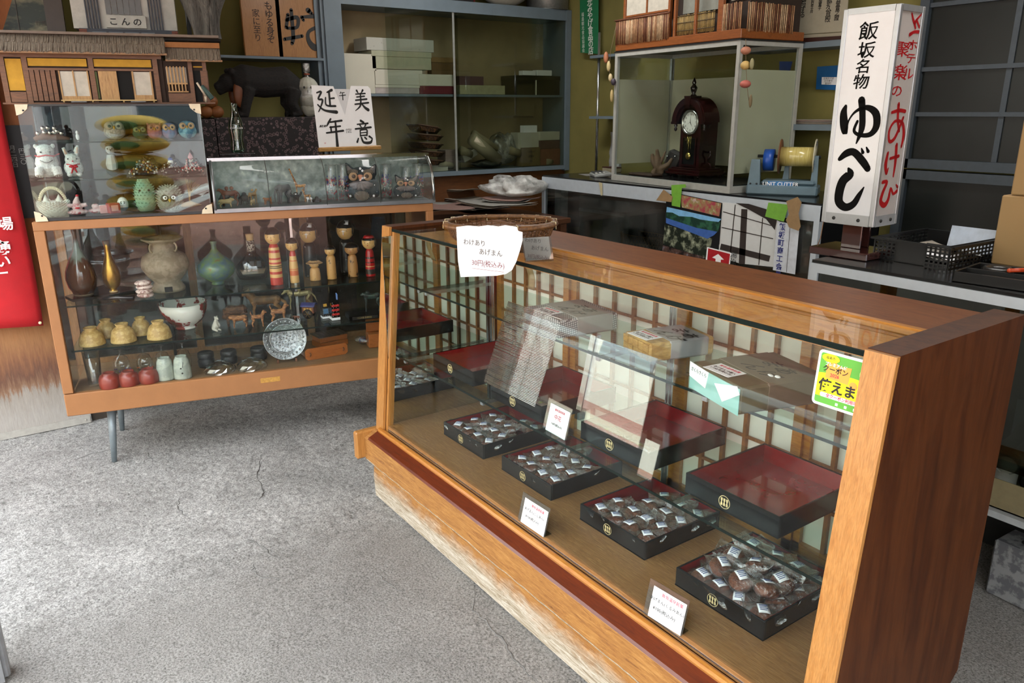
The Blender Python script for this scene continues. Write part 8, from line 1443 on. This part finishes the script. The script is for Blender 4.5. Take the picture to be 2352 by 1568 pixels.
for i in range(5): b = B(); b.box(-.17+rnd.uniform(-.02, .02), .17+rnd.uniform(-.02, .02), -.09, .09, 0, .004); single('paper_sheet', b, PAPS[i % 4], 'loose sheets stacked on the shelf behind the tape dispenser', 'paper', (P.x, 3.88, s_.location.z+.001+.0048*i), rnd.uniform(-.15, .15), 'papers on the back shelf')
# ------------------------------------------------------------------ ribbon dispenser
P = atz(1712, 446, RZT+.0005); c_ = atz(1889, 453, RZT+.0005); d = c_-P; ut_a = math.atan2(d.y, d.x); L_ = d.length*.93; k = ppm(P); UG_ = M('machine_blue_grey', '5f7480', .4, .2, var=.12, vs=12); t = thing('ribbon_cutter', 'blue-grey metal ribbon cutter with a large spool of gold ribbon', 'ribbon cutter', P+Vector((0, 0, 0)), ut_a); D_ = .16
b = B(); b.bbox(0, L_, 0, D_, 0, .05, .008); part('base', b, UG_, t); b = B(); b.bbox(L_*.2, L_*.96, .012, D_-.01, .05, 33*k, .015); part('housing', b, UG_, t)
b = B(); b.box(L_*.30, L_*.66, .0095, .0125, 18*k, 31*k); l_ = part('name_plate', b, M('plate_blue', '2f6ea6', .4), t); text('lettering', 'UNIT CUTTER', LBL, l_, (L_*.48, .009, 24.5*k), (R(90), 0, 0), .028, bold=.0003)
b = B(); b.prism([(0, .02), (L_*.19, .02), (L_*.16, 78*k), (L_*.04, 78*k)], .02, .05); part('side_arm', b, UG_, t); b = B(); [b.ell((L_*(.05+.09*i), .017, 24*k), .005, 8, 5) for i in (0, 1)]; part('bolt', b, DG, t)
b = B(); b.prism([(L_*.88, .04), (L_*.98, .04), (L_*.96, 88*k), (L_*.90, 88*k)], .03, .05); part('side_arm', b, UG_, t); b = B(); b.prism([(L_*.46, .05), (L_*.56, .05), (L_*.54, 70*k), (L_*.49, 70*k)], .11, .13); part('side_arm', b, UG_, t)
zc = topz(P+Vector((d.x*.6, d.y*.6, 0)), 1822, 362)-RZT; yc_ = .08; x0 = L_*.42; x1 = L_*.90; rF = 39*k
def flange(x, mat, r, nm='flange', th=.005): b = B(); b.lathe([(r, -th/2), (r, th/2)], 32, mx=Matrix.Translation((x, yc_, zc))@Matrix.Rotation(R(90), 4, 'Y')); return part(nm, b, mat, sp)
sp = thing('ribbon_spool', 'big spool of shiny yellow-gold ribbon on the ribbon cutter', 'spool', P, ut_a)
flange(x0, M('spool_brown', '6b4528', .6), rF*.98); f2_ = flange(x1, M('spool_cream', 'b9b49c', .5), rF); b = B(); b.lathe([(rF*.55, 0), (rF*.55, x1-x0)], 32, mx=Matrix.Translation((x0, yc_, zc))@Matrix.Rotation(R(90), 4, 'Y')); part('ribbon', b, WOOD('gold_ribbon', ['a08c48', 'cbb96c', 'e6dca4'], (60, 1, 1), .25, .5, 5, .05), sp)
b = B(); b.cyl((L_*.1, yc_, zc), (L_*.98, yc_, zc), .008); part('axle', b, DG, sp)
for nm, a0, s in (('lettering', 40, 'SOFTY'), ('lettering', 220, 'CARGAN')):
    for i, ch in enumerate(s): q = R(a0+90-(i)*22); mm = Matrix.Translation((x1+.0032, yc_, zc))@Matrix.Rotation(R(90), 4, 'Z')@Matrix.Rotation(R(90), 4, 'X')@Matrix.Rotation(q-R(90), 4, 'Z')@Matrix.Translation((0, rF*.78, 0)); o = text(nm, ch, M('ink_navy', '1f3358', .5), f2_, (0, 0, 0), (0, 0, 0), rF*.36, bold=.0008); o.matrix_local = mm
b = B(); b.lathe([(rF*.62, 0), (rF*.62, .05)], 28, mx=Matrix.Translation((L_*.19, yc_+.02, zc-.02))@Matrix.Rotation(R(90), 4, 'Y')); single('blue_tape_roll', b, M('tape_blue', '1f4fa8', .35), 'roll of bright blue tape beside the gold ribbon spool', 'tape', P, ut_a)
for i, (px, py, w, dd, a_) in enumerate(((1752, 405, .22, .10, .3), (1830, 395, .3, .12, -.2))):
    for j in range(4): q = atz(px, py, RZT+.01); b = B(); b.sheet(lambda u, v: ((u-.5)*w, (v-.5)*dd, .01*math.sin(u*5+j)+.012*v), 5, 4, .001); single('paper_sheet', b, PAPS[j % 3], '%s crumpled paper in the %s pile behind the ribbon cutter' % (['lowest', 'second', 'third', 'topmost'][j], ['left', 'right'][i]), 'paper', (q.x, min(q.y+.10, 3.72), RZT+.014+.010*j), a_+.1*j, 'papers behind the ribbon cutter')
# ------------------------------------------------------------------ second showcase at the right
T2 = 1.0; a = atz(1879, 593, T2); xa = a.x; ya = 2.27; yb = 2.78; xe = 1.1
sc = thing('side_showcase', 'silver framed showcase with black top behind the right end of the counter', 'showcase', (xa, ya, 0)); SO = -Vector((xa, ya, 0))
def sp_(n, b, m, l=None): return part(n, b, m, sc, SO, None, l)
b = B(); b.box(xa, xe, ya+.003, yb, T2-.012, T2); sp_('top', b, BTOP); b = B(); b.box(xa, xe, ya-.004, ya+.012, T2-.040, T2-.010); sp_('top_rail', b, SIL)
for x in (xa, xe-.03): b = B(); b.box(x, x+.028, ya-.004, ya+.02, 0, T2-.04); sp_('front_post', b, SIL)
b = B(); b.box(xa+.03, xe-.03, ya+.002, ya+.006, .50, T2-.04); sp_('front_glass', b, GLASS('green_grey_glass', '9aa5a0', 1.3, .0, .05))
GRP = M('greyed_panel', '5e655e', .6, var=.12, vs=3)
for i in range(8): x = xa+.05+i*.30; b = B(); b.box(x, x+.275, yb-.06-.01*(i % 2), yb-.05-.01*(i % 2), .52, T2-.05); sp_('back_panel', b, GRP)
for x in (xa+.42, xa+.60): b = B(); b.box(x, x+.012, yb-.10, yb-.09, .5, T2-.05); sp_('slotted_post', b, CHR)
b = B(); b.box(xa, xe, yb-.02, yb, .0, T2-.012); sp_('back', b, M('charcoal_board', '2a2c2c', .6))
sz = aty(2300, 1180, ya).z; b = B(); b.box(xa+.02, xe, ya+.0, yb-.02, sz-.02, sz); sp_('lower_shelf', b, M('shelf_white_edge', '8f9496', .5))
q = aty(2322, 995, yb-.12); b = B(); b.box(q.x, q.x+.5, yb-.12, yb-.11, q.z, q.z+.12); sp_('pale_panel', b, SIL); b = B(); b.box(q.x-.05, q.x-.035, yb-.14, yb-.12, .56, T2-.05); sp_('inner_post', b, SIL)
# things on the lower shelf
q = aty(2270, 1150, ya+.03); t = thing('shallow_carton', 'olive-brown shallow carton on the lower shelf at the right', 'carton', (q.x-.1, ya+.02, sz+.001)); hh = aty(2300, 1100, ya+.03).z-sz; b = B(); b.box(0, .6, 0, .004, 0, hh); b.box(0, .6, .33, .334, 0, hh); b.box(0, .004, 0, .334, 0, hh); b.box(.596, .6, 0, .334, 0, hh); b.box(0, .6, 0, .334, 0, .004); part('carton', b, M('olive_kraft', '6c6348', .75), t)
q0x = q.x
for i, (px, py, r, lab) in enumerate(((2300, 1118, 26, 'white round-ended paper tube in the shallow carton, front'), (2312, 1062, 24, 'white paper tube end above the front one'), (2345, 1050, 24, 'white paper tube at the right edge'), (2282, 1045, 20, 'white paper tube half behind the counter end'))):
    q = aty(px, py, ya+.06+.03*i); rr_ = r*ppm(q); zc_ = max(q.z-rr_*.3, sz+rr_+.007); t = thing('paper_tube', lab, 'paper tube', (q.x, q.y, zc_), (R(12), 0, R(18-8*i)), 'paper tubes in the shallow carton'); b = B(); b.cyl((0, 0, 0), (0, .22, 0), rr_, rr_, 18, cap=False); part('tube', b, M('tube_ivory', '8f9088', .6), t); b = B(); b.cyl((0, .004, 0), (0, .008, 0), rr_*.96, rr_*.96, 18); part('end_cap', b, LBL if i == 0 else M('cap_ivory', 'a8a89c', .5), t)
t = thing('dark_wrapped_bundle', 'bundle in shiny black film lying among the paper tubes', 'bundle', (q0x+.12, ya+.17, sz+.05)); b = B(); b.ell((0, 0, 0), (.10, .07, .04), 20, 10); part('bundle', b, M('black_film', '16171a', .25, bmp=1, bs=30), t)
P = atz(2300, 1385, 0); t = thing('concrete_block', 'pale concrete block on the floor at the right edge', 'concrete block', (P.x-.06, P.y+.02, 0), R(-3)); b = B(); b.bbox(0, .39, 0, .12, 0, .19, .006); part('block', b, SPOTS('block_grey', '55565a', '7a7b7c', 26, .5, .95, bmp=.6), t)
for i in range(3): b = B(); b.lathe([(.018, .19), (.018, .1905)], 14, (.07+.12*i, .06, 0)); part('core_hole', b, M('hole_dark', '1c1c1c', .9), t)
for i, (x, y, z, s_) in enumerate(((.0, .3, .001, .10), (.22, .3, .001, .13))): q = Vector((P.x+.25+x, ya+.36, z)); t = thing('dark_bundle', 'dim bundle on the bottom shelf behind the concrete block, %s' % ['left', 'right'][i], 'bundle', q); b = B(); b.ell((0, 0, s_*.6), (s_, s_*.7, s_*.6), 16, 9); part('bundle', b, M('dim_cloth_%d' % i, ['3a3632', '2c2a2a', '443c34'][i], .9, bmp=.6, bs=20), t)
# ------------------------------------------------------------------ lightbox sign
TZ3 = T2+.0005; Pbse = atz(1932, 578, TZ3+.02); pz = topz(Pbse, 1944, 517); c0, c1, c3 = atz(1885, 509, pz), atz(2004, 523, pz), atz(2065, 514, pz); SW = (c1-c0).length; SDp = (c3-c1).length; sa = math.atan2((c1-c0).y, (c1-c0).x); SH = topz(c1, 2072, 7)-pz
SDp = min(SDp, SW*.95)
sg = thing('lightbox_sign', 'tall white lightbox sign with black and red brush lettering on an acrylic stand', 'lightbox sign', (c0.x, c0.y, TZ3), sa); z0 = pz-TZ3; F_ = M('sign_frame', 'aeb1b4', .35, .6, var=.06)
PLX = M('sign_white_acrylic', 'd9dce2', .12, var=.02, coat=.3); PLX2 = M('sign_side_acrylic', 'b3aeac', .12, var=.02, coat=.3)
b = B(); b.box(.006, SW-.006, .003, SDp-.003, z0+.01, z0+SH-.01); part('acrylic_box', b, PLX, sg); b = B(); b.box(SW-.008, SW-.0045, .006, SDp-.006, z0+.012, z0+SH-.012); part('side_acrylic', b, PLX2, sg)
f = .016
for x in (0, SW-f):
    for y in (0, SDp-f): b = B(); b.bbox(x, x+f, y, y+f, z0, z0+SH, .002); part('frame_post', b, F_, sg)
for z, hh in ((z0, .035), (z0+SH-.018, .018)):
    for y in (0, SDp-.006): b = B(); b.box(f, SW-f, y, y+.006, z, z+hh); part('frame_rail', b, F_, sg)
    for x in (0, SW-.006): b = B(); b.box(x, x+.006, f, SDp-f, z, z+hh); part('frame_rail', b, F_, sg)
b = B(); b.box(.004, SW-.004, .004, SDp-.004, z0, z0+.004); b.box(.004, SW-.004, .004, SDp-.004, z0+SH-.004, z0+SH); part('end_plate', b, F_, sg)
for x in (SW*.25, SW*.72): b = B(); b.lathe([(.006, 0), (.005, .003)], 12, mx=Matrix.Translation((x, 0, z0+.018))@Matrix.Rotation(R(90), 4, 'X')); part('screw', b, DG, sg)
for y in (SDp*.3, SDp*.7): b = B(); b.lathe([(.006, 0), (.005, .003)], 12, mx=Matrix.Translation((SW, y, z0+.018))@Matrix.Rotation(R(90), 4, 'Y')); part('screw', b, DG, sg)
AMB = M('brown_acrylic', '3f2422', .1, var=.1, coat=.5); b = B(); b.bbox(SW*.30, SW*.68, SDp*.3, SDp*.36, .025, z0, .002); part('stand_post', b, AMB, sg); b = B(); b.bbox(SW*.30, SW*.68, SDp*.64, SDp*.7, .025, z0, .002); part('stand_post', b, AMB, sg)
b = B(); b.bbox(-SW*.12, SW*1.02, -.02, SDp*.95, 0, .025, .003); part('stand_base', b, AMB, sg); b = B(); b.tube([(0.01, .0, z0), (.012, -.01, z0*.5), (.01, -.02, .03)], .0015, 5); part('wire', b, M('wire_copper', '7a5a40', .5), sg)
def conv(TL, TR, BR, BL, W, H):
    def g(x, y):
        u = .5
        for _ in range(4):
            ty = TL[1]+(TR[1]-TL[1])*u; by = BL[1]+(BR[1]-BL[1])*u; v = (y-ty)/(by-ty); lx = TL[0]+(BL[0]-TL[0])*v; rx = TR[0]+(BR[0]-TR[0])*v; u = (x-lx)/(rx-lx)
        return u*W, (1-v)*H
    return g
gA = conv((435, 45), (718, 18), (562, 1170), (302, 1138), SW, SH); gB = conv((722, 18), (858, 55), (705, 1152), (568, 1172), SDp, SH)
def signbrush(strokes, g, k, mat, mx, nm): brush(nm, [[(*g(x, y), w*k) for x, y, w in st] for st in strokes], mat, sg, mx, .0012)
kA = SW/270; kB = SDp/136; kV = SH/1130
mA = Matrix.Translation((0, -.0002, z0))@Matrix.Rotation(R(90), 4, 'X'); mA2 = Matrix.Translation((0, .003, z0))@Matrix.Rotation(R(90), 4, 'X')
BLKI = M('sign_black', '0a0a0a', .7, spec=.1); REDI = M('sign_brush_red', 'a3141c', .35)
signbrush([[(440, 522, 14), (428, 560, 34), (430, 625, 40), (436, 660, 22), (452, 600, 8), (490, 550, 12), (545, 530, 24), (588, 560, 34), (590, 625, 32), (560, 668, 24), (510, 672, 18), (480, 650, 14), (498, 600, 12)], [(520, 492, 34), (523, 560, 30), (518, 640, 28), (490, 716, 6)]], gA, kA, BLKI, mA2, 'brush_character')
signbrush([[(405, 798, 20), (440, 768, 34), (478, 762, 34), (520, 810, 36), (544, 850, 30)], [(516, 742, 6), (522, 764, 16)], [(540, 736, 6), (548, 758, 16)]], gA, kA, BLKI, mA2, 'brush_character')
signbrush([[(450, 850, 14), (456, 878, 40), (420, 915, 44), (400, 975, 44), (398, 1030, 42), (430, 1058, 38), (470, 1040, 32), (500, 990, 22), (524, 948, 5)]], gA, kA, BLKI, mA2, 'brush_character')
for ch, (x, y), s in (('飯', (556, 155), 88), ('坂', (545, 248), 80), ('名', (528, 328), 70), ('物', (517, 405), 74)): u, v = gA(x, y); o = text('lettering', ch, BLKI, sg, (u, .0022, z0+v), (R(90), 0, 0), s*kV*1.08, bold=.0006, shear=.05, sx=kA/kV)
mB = Matrix.Translation((SW-.0042, 0, z0))@Matrix.Rotation(R(90), 4, 'Z')@Matrix.Rotation(R(90), 4, 'X')
signbrush([[(680, 560, 8), (720, 552, 10), (755, 560, 10)], [(718, 520, 12), (714, 600, 10), (722, 660, 8)], [(745, 590, 8), (700, 690, 10), (668, 708, 10), (668, 650, 8), (700, 606, 8), (740, 620, 10), (748, 680, 12), (735, 742, 8)]], gB, kB, REDI, mB, 'brush_character')
signbrush([[(660, 770, 10), (648, 830, 14), (652, 880, 8), (662, 850, 4)], [(672, 800, 8), (720, 790, 10)], [(708, 730, 12), (702, 820, 12), (690, 898, 5)]], gB, kB, REDI, mB, 'brush_character')
signbrush([[(630, 925, 10), (655, 925, 10), (632, 980, 12), (620, 1030, 14), (640, 1050, 16), (662, 1020, 12), (676, 960, 8), (690, 990, 8), (712, 975, 10)], [(706, 940, 4), (716, 956, 8)]], gB, kB, REDI, mB, 'brush_character')
signbrush([[(785, 75, 5), (800, 125, 9), (812, 110, 7), (842, 85, 4)], [(800, 125, 8), (806, 150, 7)], [(812, 110, 6), (828, 150, 6)], [(775, 178, 10), (800, 168, 8), (828, 172, 9)]], gB, kB, REDI, mB, 'emblem')
for ch, (x, y), s in (('ホ', (792, 235), 44), ('テ', (784, 300), 44), ('ル', (770, 375), 50), ('聚', (737, 250), 62), ('楽', (722, 365), 66), ('の', (707, 455), 52)): u, v = gB(x, y); text('lettering', ch, REDI, sg, (SW-.0040, u, z0+v), (R(90), 0, R(90)), s*kV*1.3, bold=.0003, sx=kB/kV)
# ------------------------------------------------------------------ black basket with papers, tool tray, cartons
BPL = M('black_plastic', '0f1012', .35, var=.1); n0, n1, n2 = atz(2005, 592, TZ3), atz(2175, 620, TZ3), atz(2262, 592, TZ3); wv = (n1-n0); dv = (n2-n1); Wb = wv.length; Db = min(dv.length, .36); ba = math.atan2(wv.y, wv.x); Hb = topz(n1, 2200, 567)-TZ3; t = thing('black_basket', 'black plastic mesh basket with papers on the side showcase', 'basket', n0, ba)
k = .003
b = B(); b.box(0, Wb, 0, Db, 0, .003); part('bottom', b, BPL, t); b = B(); [b.box(*q, Hb-.006, Hb) for q in ((-.01, Wb+.01, -.012, .004), (-.01, Wb+.01, Db-.004, Db+.012), (-.012, .004, 0, Db), (Wb-.004, Wb+.012, 0, Db))]; part('rim', b, BPL, t)
for nm, x0, x1 in (('solid_panel', Wb*.30, Wb*.70),): b = B(); b.box(x0, x1, 0, k, 0, Hb); part(nm, b, BPL, t)
b = B()
for (x0, x1) in ((0, Wb*.30), (Wb*.70, Wb)):
    for i in range(6): x = x0+(x1-x0)*i/5; b.box(x-.003, x+.003, 0, k, 0, Hb)
    for j in range(7): z = Hb*j/6; b.box(x0, x1, 0, k, z-.0025, z+.0025)
for i in range(15): y = Db*i/14; b.box(Wb-k, Wb, y-.003, y+.003, 0, Hb); b.box(0, k, y-.003, y+.003, 0, Hb)
for j in range(7): z = Hb*j/6; b.box(Wb-k, Wb, 0, Db, z-.0025, z+.0025); b.box(0, k, 0, Db, z-.0025, z+.0025)
b.box(0, Wb, Db-k, Db, 0, Hb); o = part('mesh_sides', b, BPL, t); o['kind'] = 'stuff'
mb = Matrix.Translation(n0)@Matrix.Rotation(ba, 4, 'Z')
for i, (x, y, z, w, d, a_, tl, mt, lab) in enumerate(((.5, .45, .035, .75, .6, .1, 2, 'paper_greyish', 'grey paper sheet lying in the black basket'), (.35, .6, .065, .5, .5, -.2, 8, 'paper_beige', 'beige paper sheet tilted in the black basket'), (.72, .70, .075, .5, .5, .3, -10, 'label_white', 'white paper sheet standing up at the back of the black basket'), (.6, .35, .06, .5, .3, .25, 4, 'label_white', 'folded white flyer on top in the black basket'))):
    q = mb@Vector((Wb*x, Db*y, Hb*.3+z*Hb*6*.12)); b = B(); b.sheet(lambda u, v: ((u-.5)*Wb*w, (v-.5)*Db*d, .006*math.sin(u*4+v*3)), 6, 5, .001); single('paper_sheet', b, MATS[mt], lab, 'paper', q, (R(tl), R(3), ba+a_), 'papers in the black basket')
q = mb@Vector((Wb*.80, Db*.86, Hb*.55)); b = B(); b.box(-.10, .10, 0, .001, -.02, .06); single('paper_sheet', b, M('pale_blue_sheet', 'b3bfd0', .6), 'pale blue printed sheet standing at the back of the black basket', 'paper', q, (R(-12), 0, ba), 'papers in the black basket')
p0, p1 = atz(2182, 645, TZ3+.0), atz(2352, 668, TZ3); p0.y = max(p0.y, ya+.01); t = thing('tool_tray', 'black desk tray with stamps and pens at the right edge', 'tray', (p0.x+.004, p0.y, TZ3), math.atan2(p1.y-p0.y, p1.x-p0.x)*.6); Wt, Dt, Ht = .50, .20, .030
b = B(); [b.bbox(*q, .0015) for q in ((0, Wt, 0, .006, 0, Ht), (0, Wt, Dt-.006, Dt, 0, Ht), (0, .006, 0, Dt, 0, Ht), (Wt-.006, Wt, 0, Dt, 0, Ht), (0, Wt, 0, Dt, 0, .004), (0, Wt, .085, .089, 0, Ht), (.15, .154, .088, Dt, 0, Ht), (.30, .304, .088, Dt, 0, Ht))]; part('tray', b, BPL, t)
tm = Matrix.Translation((p0.x+.004, p0.y, TZ3))@Matrix.Rotation(math.atan2(p1.y-p0.y, p1.x-p0.x)*.6, 4, 'Z')
for i in range(2): q = tm@Vector((.07+.14*i, .14, .006)); b = B(); b.lathe([(.040, 0), (.042, .02), (.034, .028), (.020, .022), (.018, .012)], 24); single('black_reel', b, BPL, 'round black reel lying in the tool tray, '+['left', 'right'][i], 'reel', q, 0, 'reels in the tool tray')
q = tm@Vector((.17, .11, .045)); t = thing('red_stamp', 'dark red round-handled stamp in the tool tray', 'stamp', q, (R(0), R(75), R(20))); b = B(); b.lathe([(.001, -.004), (.018, .004), (.023, .02), (.017, .036), (.009, .046), (.009, .062), (.014, .07), (.014, .078)], 20); part('handle', b, M('stamp_red', '6b0f1a', .25, coat=.5), t)
q = tm@Vector((.115, .09, .036)); b = B(); b.cyl((0, 0, 0), (.03, .02, .004), .006); b.ell((0, 0, 0), .0065, 10, 6); single('orange_pen', b, M('pen_orange', 'b5401c', .4), 'orange-tipped pen beside the red stamp', 'pen', q)
for i in range(3): q = tm@Vector((.22+.03*i, .10+.02*i, .034+.004*i)); b = B(); b.bbox(0, .11, 0, .016, 0, .012, .003); single('rubber_stamp', b, BPL if i % 2 else M('stamp_dark', '2a2420', .5), 'dark rubber stamp lying right of the red stamp, %s' % ['front', 'middle', 'rear'][i], 'stamp', q, (R(-8), R(-14), R(35)), 'dark rubber stamps')
q = tm@Vector((.05, .045, .006)); b = B(); b.bbox(0, .12, 0, .03, 0, .012, .004); single('brown_strip', b, M('strip_brown', '3c2e28', .6), 'brown strip lying in the front slot of the tool tray', 'strip', q, tm.to_euler().z)
KC = M('carton_kraft', '9c7f56', .8, var=.06, vs=3)
yc2 = 2.66; l0 = aty(2270, 590, yc2-.02); l1 = aty(2294, 449, yc2-.02); u1 = aty(2340, 263, yc2-.02); zl = l1.z-TZ3
t = thing('kraft_carton', 'lower of two brown cardboard cartons stacked at the right edge', 'carton', (l0.x, yc2, TZ3+.0005), R(-2), 'stacked kraft cartons'); b = B(); b.bbox(0, .42, 0, .30, 0, zl, .004); part('carton', b, KC, t)
ul = aty(2310, 449, yc2-.02); t = thing('kraft_carton', 'upper of two brown cardboard cartons stacked at the right edge', 'carton', (ul.x, yc2+.01, TZ3+zl+.002), R(1), 'stacked kraft cartons'); b = B(); b.bbox(0, .42, 0, .30, 0, u1.z-TZ3-zl, .004); part('carton', b, KC, t)
